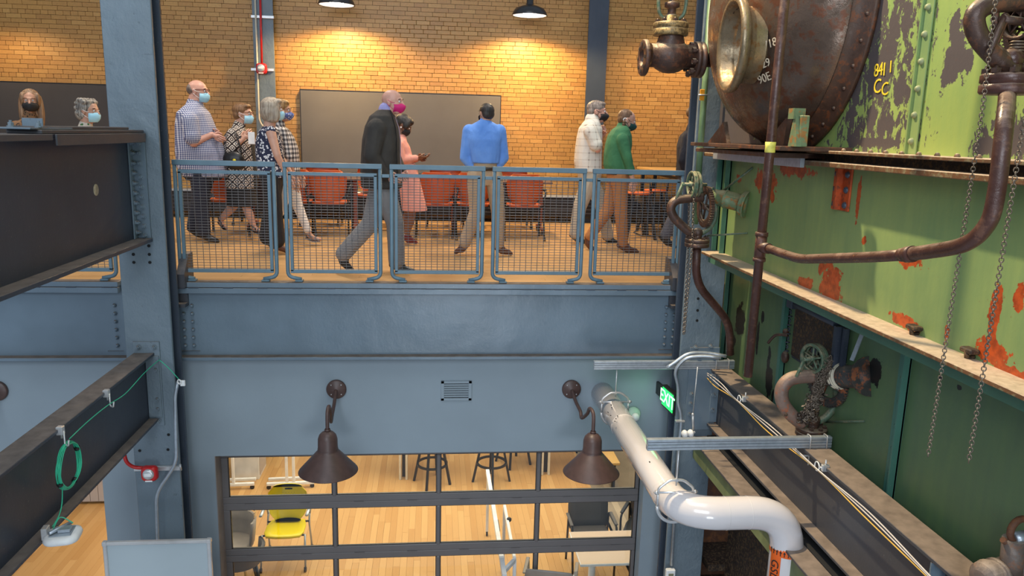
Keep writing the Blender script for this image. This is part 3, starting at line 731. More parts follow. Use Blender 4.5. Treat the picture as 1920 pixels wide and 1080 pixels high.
# vertical angles with rivets
RVG = bolt_mesh(.016, .015, DKGR, True); RVT = bolt_mesh(.014, .014, TEAL, True); RVL = bolt_mesh(.017, .018, simple('olive_rivet', (.26, .28, .14), .5), True)
def angle(x, yc, z0, z1, wd, mat, rv, zs, proud=.014, fin=.05, side=-1):
    g = G(); g.bbox((x - proud, yc - wd, z0), (x, yc, z1), .002); g.box((x - fin, yc - wd if side < 0 else yc - .012, z0), (x, (yc - wd + .012) if side < 0 else yc, z1)); sa_ = g.build('stiffener_angle', mat, cas)
    for z in zs: inst(rv, 'rivet', sa_, (x - proud, yc - wd / 2, z), Vector((0, 0, 1)).rotation_difference(Vector((-1, 0, 0))))
y0 = at(1741, 14, x=XU).y
angle(XU, y0 + .03, ZUF, 5.0, .085, MM, RVL, [at(px, py, x=XU).z for px, py in ((1741, 14), (1734, 65), (1727, 116), (1720, 167), (1713, 216), (1707, 265))] + [3, 3.25, 3.5], .008, .02, 1)
y0 = at(1676, 890, x=XL).y; zz = [at(px, py, x=XL).z for px, py in ((1705, 664), (1699, 710), (1693, 755), (1688, 800), (1683, 843), (1677, 888))]
angle(XL, y0 + .07, -1.25, ZLED - .12, .10, TEAL, RVT, zz)
y0 = at(1473, 640, x=XL).y; angle(XL, y0 + .09, -1.25, ZLED - .12, .12, TEAL, RVT, [.2 - .14 * k for k in range(9)])
y0 = yl; angle(XL, y0, -1.25, ZLED - .12, .14, TEAL, RVT, [.25 - .12 * k for k in range(10)])
y0 = at(1338, 370, x=XU).y; angle(XU, 6.5, ZLED, ZTF - .03, .12, TEAL, RVG, [ZTF - .1 - .11 * k for k in range(7)])
angle(XU, 6.30, ZLED, ZTF - .03, .10, DKGR, RVG, [ZTF - .1 - .11 * k for k in range(7)])
# orange bracket with dark rivets
p = at(1581, 352, x=XU); g = G(); g.bbox((XU - .012, p.y - .10, p.z - .135), (XU, p.y + .10, ZTF - .03), .003); g.box((XU - .05, p.y - .01, p.z - .13), (XU, p.y + .01, ZTF - .03)); ob = g.build('orange_bracket', ORBR, cas, label='bright orange primer bracket')
RVD = bolt_mesh(.02, .016, DKSTEEL, True)
for sy in (-.06, .06):
    for k in range(3): inst(RVD, 'rivet', ob, (XU - .012, p.y + sy, p.z + .08 - .09 * k), Vector((0, 0, 1)).rotation_difference(Vector((-1, 0, 0))))
# lugs near the ledge
for (px, py) in ((1723, 614), (1828, 657)):
    p = at(px, py, x=XU); g = G(); g.bbox((XU - .05, p.y - .04, p.z - .012), (XU, p.y + .04, p.z + .012), .006); g.tube([(XU, p.y, p.z - .03), (XU - .035, p.y, p.z - .035), (XU - .04, p.y, p.z)], .012, 8); g.build('lug', RUSTD, cas, label='broken rusty lug above the ledge')
# flat brace strips
for (a, b, x, lb) in (((1760 / 1.0, 0), (0, 0), XL, ''),):
    pass
def strap(a, b, mat, lb, wd=.03, n='brace_strip'):
    g = G(); g.sq([a, b], wd, .006); return g.build(n, mat, cas, label=lb)
strap(at(1622, 612, x=XL - .02), at(1597, 676, x=XL - .10), GALV, 'grey flat strip above the dark stub')
# access door
q = [at(1503, 580, x=XL), at(1588, 612, x=XL), at(1578, 716, x=XL), at(1497, 668, x=XL)]
ya_, yb_ = q[0].y, q[1].y; za_, zb2 = (q[0].z + q[1].z) / 2 + .02, (q[2].z + q[3].z) / 2
ad = thing('access_door', 'rusty hinged access door in the lower boiler wall', 'hatch', (XL, (ya_ + yb_) / 2, zb2))
g = G(); g.bbox((XL - .03, min(ya_, yb_) - .05, zb2 - .03), (XL, max(ya_, yb_) + .03, za_ + .04), .006); g.build('door_frame', DKSTEEL, ad)
g = G(); g.bbox((XL - .055, min(ya_, yb_), zb2), (XL - .03, max(ya_, yb_), za_), .008); g.build('door_leaf', RUSTD, ad)
g = G(); g.tube([(XL - .065, ya_ + .02, za_ + .01), (XL - .065, yb_ + .02, za_ + .01)], .028, 12); g.bbox((XL - .10, ya_ - .03, za_ - .03), (XL - .03, ya_ + .06, za_ + .05), .005); g.build('hinge_bar', DKSTEEL, ad)
g = G(); g.box((XL - .09, yb_ - .03, zb2 - .02), (XL - .03, yb_ + .005, za_)); g.box((XL - .06, yb_ - .09, zb2 - .02), (XL - .03, yb_ - .06, za_)); g.build('edge_bar', DKSTEEL, ad)
g = G()
for k in range(12):
    z = za_ - .03 - .035 * k
    if z > zb2: g.tube(arc((XL - .07, ya_ + .035, z), (0, 1, 0), (0, 0, 1) if k % 2 else (1, 0, 0), .014, 0, 330, 8), .005, 6)
g.build('hanging_chain', DKSTEEL, ad)
g = G(); pz = za_ - .25; g.tube(smooth_path([(XL - .08, ya_ + .02, pz), (XL - .14, ya_ + .10, pz - .02), (XL - .17, ya_ + .16, pz - .10)]), .012, 8); g.ball((XL - .08, ya_ + .03, pz - .18), (.03, .04, .05)); g.ball((XL - .08, ya_ + .06, pz + .02), .025); g.build('latch', IRON, ad)
g = G(); g.ball((XL - .07, (ya_ + yb_) / 2 - .08, (za_ + zb2) / 2 - .05), (.03, .045, .035)); g.tube([(XL - .03, (ya_ + yb_) / 2 - .08, (za_ + zb2) / 2 - .05), (XL - .09, (ya_ + yb_) / 2 - .05, (za_ + zb2) / 2 - .12)], .016, 8); g.build('knob', DKSTEEL, ad)

# ---------------------------------------------------------------- brown drum
cy_, cz_ = 5.2, 2.225; SD = .49
dm = thing('steam_drum', 'big brown dished drum end with an open nozzle and chalk marks', 'tank', (XU, cy_, cz_))
Rr = .88; g = G(); prof = []
for k in range(37):
    a = PI / 2 * k / 36; prof.append((Rr * math.cos(a) ** .9 if k < 36 else 0, SD * math.sin(a)))
g.lathe((XU - .05, cy_, cz_), (-1, 0, 0), [(Rr, -.35), (Rr, 0)] + prof[1:], 128)
pn = at(1366, 84, x=1.86); kk = [i for i, f in enumerate(g.f) if not (sum((g.v[j].x for j in f)) / len(f) < 2.3 and math.hypot(sum(g.v[j].y for j in f) / len(f) - pn.y - .03, sum(g.v[j].z for j in f) / len(f) - pn.z) < .225)]
g.f = [g.f[i] for i in kk]; g.sm = [True] * len(kk); g.build('dished_end', TANK, dm)
g = G(); g.lathe((XU - .02, cy_, cz_), (-1, 0, 0), [(Rr + .0, -.02), (Rr + .075, -.02), (Rr + .08, .0), (Rr + .075, .012), (Rr + .012, .03), (Rr, .10)], 64); g.build('seam_flange', TANKP, dm)
RVK = bolt_mesh(.012, .014, IRON, True)
for k in range(40):
    a = 2 * PI * k / 40; inst(RVK, 'rivet', dm, (XU - .045, cy_ + (Rr + .04) * math.cos(a), cz_ + (Rr + .04) * math.sin(a)), Vector((0, 0, 1)).rotation_difference(Vector((-1, 0, 0))))
# nozzle
pn = at(1366, 84, x=1.86); nd = Vector((-1, .10, .0)).normalized()
g = G(); rn = .285
n0 = pn
g.lathe(n0, -nd, [(rn * .60, .40), (rn * .62, .24), (rn * .80, .16), (rn * .86, .02), (rn * .93, 0), (rn * 1.0, 0), (rn * 1.04, .012), (rn * 1.03, .05), (rn * .86, .07), (rn * .82, .09), (rn * .84, .17)], 48); g.build('nozzle_flange', CHROM, dm, label='open flared steel nozzle')
g = G(); g.lathe(n0, -nd, [(rn * .60, .40), (0, .41)], 32); g.build('nozzle_bore', RUSTD, dm)
# chalk writing on the drum
def on_drum(px, py):
    # intersect the pixel ray with the ellipsoid cap
    c = Vector((px - 960, py - 540, F)); r = Vector((XW.dot(c), YW.dot(c), ZW.dot(c))).normalized(); S = Vector((SD, Rr, Rr)); O = CAM - Vector((XU - .05, cy_, cz_))
    o_ = Vector((O.x / S.x, O.y / S.y, O.z / S.z)); d_ = Vector((r.x / S.x, r.y / S.y, r.z / S.z)); A = d_.dot(d_); B = 2 * o_.dot(d_); C_ = o_.dot(o_) - 1; D = B * B - 4 * A * C_
    t = (-B - math.sqrt(max(D, 0))) / (2 * A); return CAM + r * t, r
CHALK = simple('chalk', (.62, .50, .36), .8)
for (s_, px, py, sz, ang) in (('7718', 1440, 84, .070, 27), ('29', 1436, 119, .070, 25), ('90E', 1433, 147, .075, 27), ('7', 1452, 86, .09, 20)):
    if s_ == '7': continue
    P0, r = on_drum(px, py); P1, _ = on_drum(px + 12, py - 5); P2, _ = on_drum(px - 4, py - 12)
    text_mesh(s_, sz, CHALK, 'chalk_mark', dm, P0 - r * .05, P1 - P0, P2 - P0, .0015)
# yellow handwriting on the upper casing
YP = simple('yellow_crayon', (.75, .52, .02), .7)
for (s_, px, py, sz) in (('8', 1643, 133, .10), ('4', 1651, 131, .10), ('1', 1658, 131, .10), ('1', 1670, 126, .09), ('C', 1645, 163, .11), ('C', 1659, 168, .10)):
    text_mesh(s_, sz, YP, 'crayon_mark', cas, at(px, py, x=XU - .004), (0, -1, .10), (0, .1, 1), .001)
# raised stamp on the deck girder
# ---------------------------------------------------------------- guard rails
YR = 7.06
def rail_panel(label, xa, xb_, label2=None):
    t = thing('guard_rail', label, 'railing', ((xa + xb_) / 2, YR, 0), 0, 'mesh guard rail panels along the deck edge')
    X = (xb_ - xa) / 2; L = [];
    def T(x): return x - (xa + xb_) / 2
    H = 1.075; a, b = -X + .018, X - .018
    for s_ in (-1, 1):
        x = s_ * (X - .018); g = G(); g.tube(rounded([(x, 0, H - .02), (x, 0, .045), (x - s_ * .12, 0, .02)], .05, 5), .0175, 10); o = g.build('post', RAIL, t, w=0)
        g = G(); g.bbox((x - s_ * .10 - .035, -.03, 0), (x - s_ * .10 + .035, .03, .016), .003); g.lathe((x - s_ * .10, 0, .016), (0, 0, 1), [(.018, 0), (.018, .016), (0, .016)], 6, False); g.build('foot', RAIL, t, w=0)
    g = G(); g.bbox((-X, -.02, H - .045), (X, .02, H), .004); g.build('top_rail', RAIL, t, w=0)
    i0, i1 = -X + .045, X - .045; z0, z1 = .095, .975
    g = G()
    for (p, q) in (((i0, z1), (i1, z1)), ((i0, z0), (i1, z0))): g.bbox((p[0], -.016, p[1] - .016), (q[0], .016, q[1] + .016), .003)
    for x in (i0 + .014, i1 - .014): g.bbox((x - .014, -.016, z0), (x + .014, .016, z1), .003)
    g.build('mesh_frame', RAIL, t, w=0)
    g = G(); n = round((i1 - i0 - .03) / .0535); dx = (i1 - i0 - .03) / n
    for k in range(1, n): x = i0 + .015 + dx * k; g.tube([(x, .003, z0), (x, .003, z1)], .0028, 4, caps=False)
    m = round((z1 - z0) / .0245); dz = (z1 - z0) / m
    for k in range(1, m): z = z0 + dz * k; g.tube([(i0 + .015, -.003, z), (i1 - .015, -.003, z)], .0024, 4, caps=False)
    g.build('wire_mesh', WIRE, t, w=0)
    return t
ex = [(331, 521), (534, 717), (731, 908), (921, 1095), (1106, 1276)]
desc = ['mesh guard rail panel beside the left column, the checked-shirt man behind it', 'second guard rail panel from the left column, an orange chair behind it', 'middle guard rail panel, right of the striding man in the dark jacket', 'fourth guard rail panel from the left column, right of the man in blue', 'guard rail panel next to the right column, green-shirted man behind it']
xsr = []
for (a, b), l_ in zip(ex, desc):
    xa = at(a, 445, y=YR).x; xb_ = at(b, 445, y=YR).x; xsr.append((xa, xb_)); rail_panel(l_, xa, xb_)
g = G(); 
for i in range(4):
    xa, xb_ = xsr[i][1], xsr[i + 1][0]; g = G(); g.bbox((xa, YR - .012, .955), (xb_, YR + .012, .985), .003); tag(g.build('rail_link', RAIL), 'small link bar joining %s guard rail panels' % ['the first and second', 'the second and third', 'the third and fourth', 'the last two'][i], 'bracket', 'link bars between the guard rail panels')
xe = at(222, 505, y=YR).x; rail_panel('guard rail panel left of the left column, mostly hidden by the dark girder', xe - 1.0, xe)
rail_panel('guard rail panel far left, hidden behind the dark girder', xe - 2.07, xe - 1.07)
# ---------------------------------------------------------------- globe valve
Yv = 5.75; S = lambda px: px / 1444 * Yv * 1.0
vc = at(1256, 105, y=Yv)
gv = thing('globe_valve', 'dark globe valve with green yoke and pipe stub, top centre-right', 'valve', vc)
g = G(); g.ball(vc, (.155, .13, .125), 24); g.tube([vc + Vector((-.15, 0, 0)), vc + Vector((.2, 0, 0))], .085, 20); g.lathe(vc, (0, 0, 1), [(.12, -.05), (.105, .08), (.09, .14), (.092, .2)], 24); g.build('valve_body', IRON, gv)
g = G(); g.lathe(at(1203, 108, y=Yv), (1, 0, 0), [(.055, .03), (.06, 0), (.124, 0), (.13, .006), (.13, .03), (.124, .036), (.10, .04)], 32); g.build('pipe_flange', IRON, gv)
for k in range(8): a = 2 * PI * k / 8; inst(HOLE, 'bolt_hole', gv, at(1203, 108, y=Yv) + Vector((-.002, .095 * math.cos(a), .095 * math.sin(a))), Vector((0, 0, 1)).rotation_difference(Vector((-1, 0, 0))))
BN = G(); BN.lathe((0, 0, -.05), (0, 0, 1), [(.022, 0), (.022, .025), (0, .025)], 6, False); BN.lathe((0, 0, 0), (0, 0, 1), [(.009, -.03), (.009, .06), (0, .06)], 8); BN.lathe((0, 0, .03), (0, 0, 1), [(.022, 0), (.022, .02), (0, .02)], 6, False); BNM = BN.mesh('bolt'); BNM.materials.append(IRON)
rf = at(1300, 112, y=Yv); g = G(); g.lathe(rf, (1, 0, 0), [(0, 0), (.126, 0), (.13, .006), (.13, .026), (.122, .03), (.122, .036), (.13, .04), (.13, .062), (.124, .068), (.05, .068), (.048, .35), (0, .35)], 32); g.build('pipe_flange', IRON, gv)
for k in range(8): a = 2 * PI * k / 8 + .2; inst(BNM, 'bolt', gv, rf + Vector((.01, .103 * math.cos(a), .103 * math.sin(a))), Vector((0, 0, 1)).rotation_difference(Vector((1, 0, 0))))
tf_ = at(1257, 62, y=Yv); g = G(); g.lathe(tf_, (0, 0, 1), [(0, -.02), (.122, -.02), (.128, -.01), (.128, .022), (.12, .028), (.12, .034), (.128, .038), (.128, .066), (.12, .072), (.06, .08), (.05, .12), (0, .12)], 32); g.build('bonnet_flange', rusty('gold_flaked_iron', (.16, .11, .05), (.5, .33, .13), .6, .4, (.42, .32, .18), .3, 10), gv)
for k in range(8): a = 2 * PI * k / 8; inst(BNM, 'bolt', gv, tf_ + Vector((.1 * math.cos(a), .1 * math.sin(a), .05)), None, (.8, .8, .8))
g = G()
for s_ in (-1, 1): g.tube(smooth_path([tf_ + Vector((.04 * s_, 0, .09)), tf_ + Vector((.095 * s_, 0, .15)), tf_ + Vector((.10 * s_, 0, .34)), tf_ + Vector((.04 * s_, 0, .5))]), .018, 10, flat=.7)
g.build('yoke', GRIRON, gv)
g = G(); g.lathe(tf_ + Vector((0, 0, .08)), (0, 0, 1), [(.05, 0), (.05, .04), (.03, .05), (.03, .09), (.055, .10), (.055, .13), (.022, .14), (.022, .5), (0, .5)], 16); g.build('stem', IRON, gv)
# ---------------------------------------------------------------- chain helper
def chain(name, label, path, pitch, wire, wdt, single=True, group=None, cat='chain'):
    pts = [Vector(p) for p in path]; lens = [(b - a).length for a, b in zip(pts[:-1], pts[1:])]; tot = sum(lens); n = int(tot / pitch)
    t = thing(name, label, cat, pts[-1], 0, group)
    g = G(); L = pitch * 1.32; r = wdt / 2; ln = L / 2 - r
    loop = arc((0, 0, ln), (1, 0, 0), (0, 0, 1), r, 0, 180, 4) + arc((0, 0, -ln), (1, 0, 0), (0, 0, 1), r, 180, 360, 4); g.tube(loop, wire, 5, closed=True); me = g.mesh('link'); me.materials.append(CHAINM)
    big = G()
    for i in range(n):
        d = (i + .5) * pitch; k = 0
        while k < len(lens) - 1 and d > lens[k]: d -= lens[k]; k += 1
        dr_ = (pts[k + 1] - pts[k]).normalized(); p = pts[k] + dr_ * d
        q = Vector((0, 0, 1)).rotation_difference(dr_) @ Quaternion((0, 0, 1), PI / 4 + (PI / 2 if i % 2 else 0) + R.uniform(-.2, .2))
        if single: inst(me, 'link', t, p, q)
        else: big.add([p + q @ v.co for v in me.vertices], [tuple(f.vertices) for f in me.polygons], True)
    if not single: big.build('links', CHAINM, t)
    return t
# ---------------------------------------------------------------- geared valve assemblies
def gear(g, c, ax, r, th, teeth):
    ax = Vector(ax).normalized(); u, v = frame(ax); c = Vector(c)
    g.lathe(c - ax * th / 2, ax, [(r * .80, 0), (r, 0), (r, th), (r * .80, th), (r * .80, 0)], 40, False)
    for k in range(teeth):
        a = 2 * PI * k / teeth; d = u * math.cos(a) + v * math.sin(a); e = ax.cross(d); w_ = PI * r / teeth * .5
        b = [c + d * (r * .99) - e * w_ - ax * th / 2, c + d * (r * .99) + e * w_ - ax * th / 2, c + d * (r * 1.07) + e * w_ * .6 - ax * th / 2, c + d * (r * 1.07) - e * w_ * .6 - ax * th / 2]
        g.prism(b, ax * th)
def wheel(g, c, ax, r, th, spokes=5):
    ax = Vector(ax).normalized(); u, v = frame(ax); c = Vector(c)
    g.lathe(c - ax * th / 2, ax, [(r * .82, 0), (r, 0), (r * 1.02, th * .1), (r * .9, th * .5), (r * 1.02, th * .9), (r, th), (r * .82, th), (r * .82, 0)], 36)
    for k in range(spokes):
        a = 2 * PI * k / spokes + .3; d = u * math.cos(a) + v * math.sin(a); g.tube([c, c + d * r * .86], r * .07, 6)
    g.tube([c - ax * th, c + ax * th], r * .18, 12)
def flange2(g, c, r, th, ax=(0, 0, 1)):
    g.lathe(c, ax, [(0, -th), (r * .94, -th), (r, -th * .8), (r, -th * .12), (r * .93, -th * .04), (r * .93, th * .04), (r, th * .12), (r, th * .8), (r * .94, th), (0, th)], 32)
def valve_gear(label, Y, hs, hr, arm, wh, gr, stub, fl, mats, rods=(), wx=.35, stubm=None, hmat=None):
    """hs/arm: pixel paths of the two yoke arms; wh, gr: (px, py, radius m); stub: pixel path + radius + flange radius"""
    base = at(*fl[:2], y=Y); t = thing('chain_valve_gear', label, 'valve', base); ax = Vector((1, wx, 0)).normalized()
    A = lambda px, py, dy=0: at(px, py, y=Y + dy)
    g = G(); g.tube(smooth_path([A(*p) for p in hs]), hr, 16); g.build('yoke_pipe', hmat or mats[0], t)
    g = G(); g.tube(smooth_path([A(*p) for p in hs[-1:] + arm]), [hr * .8] + [hr * .55] * (6 * len(arm)), 12); g.build('yoke_arm', mats[1], t)
    g = G(); wheel(g, A(wh[0], wh[1]), ax, wh[2], .03); wheel(g, A(wh[0], wh[1]) + ax * .035, ax, wh[2] * .97, .02); g.tube([A(wh[0], wh[1]) - ax * .09, A(wh[0], wh[1]) + ax * .12], .014, 10); g.build('chain_wheel', mats[2], t)
    g = G(); gear(g, A(gr[0], gr[1]), ax, gr[2], .03, 48); wheel(g, A(gr[0], gr[1]), ax, gr[2] * .82, .02, 4); g.build('gear_wheel', mats[0], t)
    s0, s1, sr, sf = stub; a, b = A(*s0), Vector(s1); d = (b - a).normalized(); L = (b - a).length
    g = G(); g.lathe(a, d, [(0, -.02), (sr * .8, -.02), (sr * .82, .03), (sr * .95, .05), (sr * .95, L * .3), (sr * 1.08, L * .33), (sr * 1.08, L * .36), (sr, L * .38), (sr, L), (0, L)], 24); g.build('stub_pipe', stubm or mats[1], t)
    g = G(); g.lathe(b - d * .05, d, [(sr, .0), (sf, .002), (sf, .030), (sr, .034)], 8, False); g.lathe(b - d * .014, d, [(0, 0), (sf * 1.1, 0), (sf * 1.1, .012), (0, .012)], 20, False); g.build('stub_flange', stubm or mats[1], t)
    g = G(); flange2(g, base, fl[2], .034); g.tube([base, base + Vector((0, 0, .09))], hr * 1.0, 16); g.ball(base + Vector((0, 0, .08)), hr * 1.15, 12); g.build('bottom_flange', mats[3], t)
    for k in range(8): aa = 2 * PI * k / 8 + .3; inst(BNM, 'bolt', t, base + Vector((fl[2] * .8 * math.cos(aa), fl[2] * .8 * math.sin(aa), .012)), None, (.75, .75, .75))
    # bearing brackets
    g = G(); wc = A(wh[0], wh[1])
    for s_ in (-1, 1): p = wc + ax * (.075 * s_); g.tube([p + Vector((0, 0, .015)), p + Vector((.02 * s_, .02, -.12))], .013, 8); g.tube([p + Vector((0, 0, .015)), p + Vector((-.06, -.02, -.12))], .011, 8)
    g.build('bearing_bracket', mats[2], t)
    for (p, q, r_) in rods: g = G(); g.tube([A(*p[:2]) if len(p) == 2 else Vector(p), Vector(q)], r_, 8); g.build('rod', mats[2], t)
    return t
w1 = at(1402, 384, x=XU)
v1 = valve_gear('geared chain valve on the green stub in front of the right column', 6.0,
    [(1318, 370), (1292, 372), (1268, 376), (1258, 390), (1264, 408), (1284, 428), (1304, 443)], .036, [(1330, 428), (1342, 405), (1340, 375), (1334, 352)],
    (1298, 346, .105), (1323, 388, .155), ((1340, 368), w1, .070, .098), (1307, 455, .098), (IRON, GRIRON, GRIRON, IRON),
    rods=[((1358, 356), at(1412, 314, x=XU), .010), ((1326, 442), at(1402, 437, x=XU), .007)], wx=.02, stubm=GRSTUB)
w2 = at(1632, 706, x=XL)
v2 = valve_gear('geared chain valve with a pile of rusty chain on the dark stub', 4.95,
    [(1530, 706), (1505, 706), (1480, 712), (1466, 730), (1468, 755), (1484, 778), (1505, 795)], .048, [(1545, 785), (1566, 755), (1568, 715), (1556, 668)],
    (1524, 672, .105), (1552, 716, .17), ((1562, 706), w2, .078, .12), (1521, 808, .108), (DKSTUB, GRIRON, GRIRON, IRON),
    rods=[((1548, 791), at(1622, 790, x=XL), .008)], stubm=DKSTUB, hmat=PLUMB)
# extra: outlet neck below valve 2
g = G(); g.tube([at(1518, 812, y=4.95), at(1516, 838, y=4.95)], .032, 14); g.build('outlet_neck', IRON, v2)
# rope lashing on the stub
g = G()
for k in range(7):
    c = at(1566, 705, y=4.95).lerp(w2, .08 + k * .035); d = (w2 - at(1566, 705, y=4.95)).normalized(); u, v = frame(d); g.tube(arc(c, u, v, .085 + .004 * (k % 2), 0, 345, 16), .009, 6)
g.build('rope_lashing', CREAM, v2)
# heap of chain draped from the wheel to the flange
g = G(); lk = G(); lk.tube(arc((0, 0, .006), (1, 0, 0), (0, 0, 1), .010, 0, 180, 3) + arc((0, 0, -.006), (1, 0, 0), (0, 0, 1), .010, 180, 360, 3), .0036, 4, closed=True)
for k in range(620):
    t_ = R.random(); px = 1556 - 46 * t_ + R.gauss(0, 4) + (8 - 22 * t_) * R.uniform(-1, 1); py = 672 + 118 * t_ + R.gauss(0, 5); p = at(px, py, y=4.90 + R.uniform(-.045, .05))
    q = Quaternion((R.random() - .5, R.random() - .5, R.random() - .5), R.random() * 6); q.normalize(); g.add([p + q @ v for v in lk.v], lk.f, True)
cp = thing('chain_heap', 'heap of rusty chain draped over the lower geared valve', 'chain', at(1520, 790, y=4.9)); g.build('links', CHAINM, cp, kind='stuff')
g = G()
for k in range(60): p = at(1512 + R.gauss(0, 12), 782 + R.gauss(0, 5), y=4.95 + R.uniform(-.08, .05)); g.ball(p, R.uniform(.012, .022), 6)
g.build('grease_lumps', RUSTD, cp, kind='stuff')
# upper right valve and its long pipe
Y3 = 2.5
w3 = at(1960, 20, x=XU)
v3 = valve_gear('large brown geared valve at the top right edge of the boiler', Y3,
    [(1935, 2), (1890, 3), (1850, 10), (1828, 30), (1832, 62), (1856, 95), (1893, 128)], .033, [(1940, 118), (1962, 80), (1965, 40), (1955, 10)],
    (1912, 40, .06), (1935, 60, .088), ((1930, 5), w3, .055, .08), (1890, 158, .086), (IRON, IRON, IRON, PIPEB), hmat=IRON)
g = G(); 
for k in range(6): g.lathe(at(1906, 92, y=Y3) + Vector((0, 0, .0095 * (k - 3))), (0, 0, 1), [(.020, 0), (.025, .003), (.020, .007)], 16)
g.build('spring', IRON, v3)
g = G(); g.tube([at(1866, 10, y=Y3), at(1868, 78, y=Y3)], .012, 8); g.build('rod', IRON, v3)
PX = 1.78
pp = thing('steam_pipe', 'brown pipe sweeping down from the upper valve along the boiler wall', 'pipe', at(1860, 400, x=PX))
yst = at(1434, 350, x=PX).y; j0 = at(1432, 463, y=yst)
path = [at(1889, 170, y=Y3), at(1884, 230, x=PX + .02), at(1866, 375, x=PX), at(1846, 428, x=PX), at(1806, 459, x=PX), at(1740, 472, x=PX), at(1690, 478, x=PX)]
g = G(); g.tube(smooth_path(path, 8), .0265, 20); g.build('pipe', PIPEB, pp)
path2 = [at(1705, 477, x=PX), at(1640, 482, x=PX), at(1500, 486, x=PX), at(1472, 477, x=PX), j0]
g = G(); g.tube(rounded(path2, .12, 5), .0225, 18); g.tube([at(1712, 476, x=PX), at(1700, 477.5, x=PX)], .031, 18); g.build('pipe', PIPEB, pp)
sp = thing('stand_pipe', 'tall straight brown stand pipe with a yellow tape band', 'pipe', at(1402, 705, y=yst))
a_, b_ = at(1471.5, 0, y=yst), at(1402, 706, y=yst); a2 = a_ + (a_ - b_) * .5
g = G(); g.tube([a2, b_], .025, 20); g.build('pipe', PIPEB, sp)
fz = lambda py: at(1440, py, y=yst).z
axp = lambda z: a_.lerp(b_, (a_.z - z) / (a_.z - b_.z))
g = G(); z0, z1 = fz(266), fz(286); g.lathe(axp(z1), (0, 0, 1), [(.0255, 0), (.028, .003), (.0265, (z0 - z1) * .5), (.0285, z0 - z1), (.0255, z0 - z1)], 20)
g.build('tape_band', simple('yellow_tape', (.62, .55, .10), .6, 0, .25, 30), sp)
g = G(); z0, z1 = fz(437), fz(490); g.tube([axp(z0), axp(z1)], .0305, 18); g.tube([axp(z0 + .004), axp(z0 - .018)], .0345, 18); g.tube([axp(z1 + .018), axp(z1)], .0345, 18); g.tube([axp(j0.z), j0.lerp(at(1472, 477, x=PX), .25)], .029, 16); g.build('tee', PIPEB, sp)
# drain pipe below valve 1
dp = thing('drain_pipe', 'brown double-bent drain pipe dropping below the small geared valve', 'pipe', at(1368, 660, y=6.1))
g = G(); g.tube(rounded([at(1307, 462, y=6.0), at(1304, 530, y=6.05), at(1368, 605, y=6.2), at(1369, 664, y=6.25)], .25, 8), .034, 18); g.build('pipe', PIPEB, dp)
# green conduit with tag
gc = thing('riser_conduit', 'slim green conduit with an orange tag, left of the boiler', 'pipe', at(1305, 400, y=6.45))
g = G(); g.tube([at(1336, -40, y=6.45), at(1303, 420, y=6.45)], .026, 14); g.build('pipe', GRPIPE, gc)
g = G(); p = at(1316, 178, y=6.41); g.bbox((p.x - .02, p.y - .01, p.z - .045), (p.x + .02, p.y, p.z + .045), .003); g.build('tag', simple('orange_tag', (.75, .32, .02), .5), gc)
g = G(); g.tube([p + Vector((-.035, -.01, 0)), p + Vector((.045, -.01, 0))], .006, 8); g.build('clamp', GALV, gc)
# corner valve at lower right
v4 = thing('corner_valve', 'dusty pink-grey valve body with a rusty ring at the lower right corner', 'valve', at(1880, 1060, y=3.0))
Y4 = 3.0
g = G(); g.lathe(at(1850, 1085, y=Y4), (1, .2, .1), [(0, -.05), (.05, -.045), (.078, -.02), (.085, .02), (.075, .05), (.082, .055), (.082, .07), (.07, .075), (.075, .12), (.05, .16), (0, .17)], 24); g.ball(at(1922, 1066, y=Y4), (.06, .07, .08), 18); g.tube([at(1895, 1078, y=Y4), at(1902, 1010, y=Y4)], .05, 14); g.build('valve_body', rusty('dusty_valve', (.16, .12, .10), (.25, .12, .07), .4, .5, (.34, .27, .22), .1, 9), v4)
g = G(); g.tube(arc(at(1912, 994, y=Y4), Vector((1, .2, 0)).normalized(), (0, 0, 1), .056, 0, 340, 16), .016, 10); g.tube([at(1880, 1012, y=Y4), at(1905, 1030, y=Y4)], .015, 8); g.build('ring', RUST, v4)
g = G(); g.tube([at(1915, 1000, y=Y4), at(1885, 1052, y=Y4)], .018, 10); g.tube([at(1918, 1015, y=Y4), at(1908, 1062, y=Y4)], .018, 10); g.tube([at(1900, 1010, y=Y4), at(1922, 1006, y=Y4)], .03, 12); g.build('lever', GALV, v4)
# hanging chains
chain('hanging_chain', 'left of the two long loose chains in front of the boiler', [at(1870, -30, y=2.42), at(1843, 200, y=2.42), at(1740, 856, y=2.42)], .0125, .0018, .0125)
chain('hanging_chain', 'right of the two long loose chains, hanging past the brown pipe', [at(1962, -30, y=2.36), at(1918, 240, y=2.36), at(1816, 868, y=2.36)], .0135, .0020, .0135)
chain('valve_chain', 'thin loop of chain hanging from the small geared valve', [at(1303, 330, y=5.93), at(1297, 470, y=5.93), at(1283, 628, y=5.93)], .020, .0028, .018)
chain('valve_chain', 'rear run of the chain loop beside the right column', [at(1293, 345, y=6.02), at(1290, 480, y=6.02), at(1281, 628, y=6.02)], .020, .0028, .018)
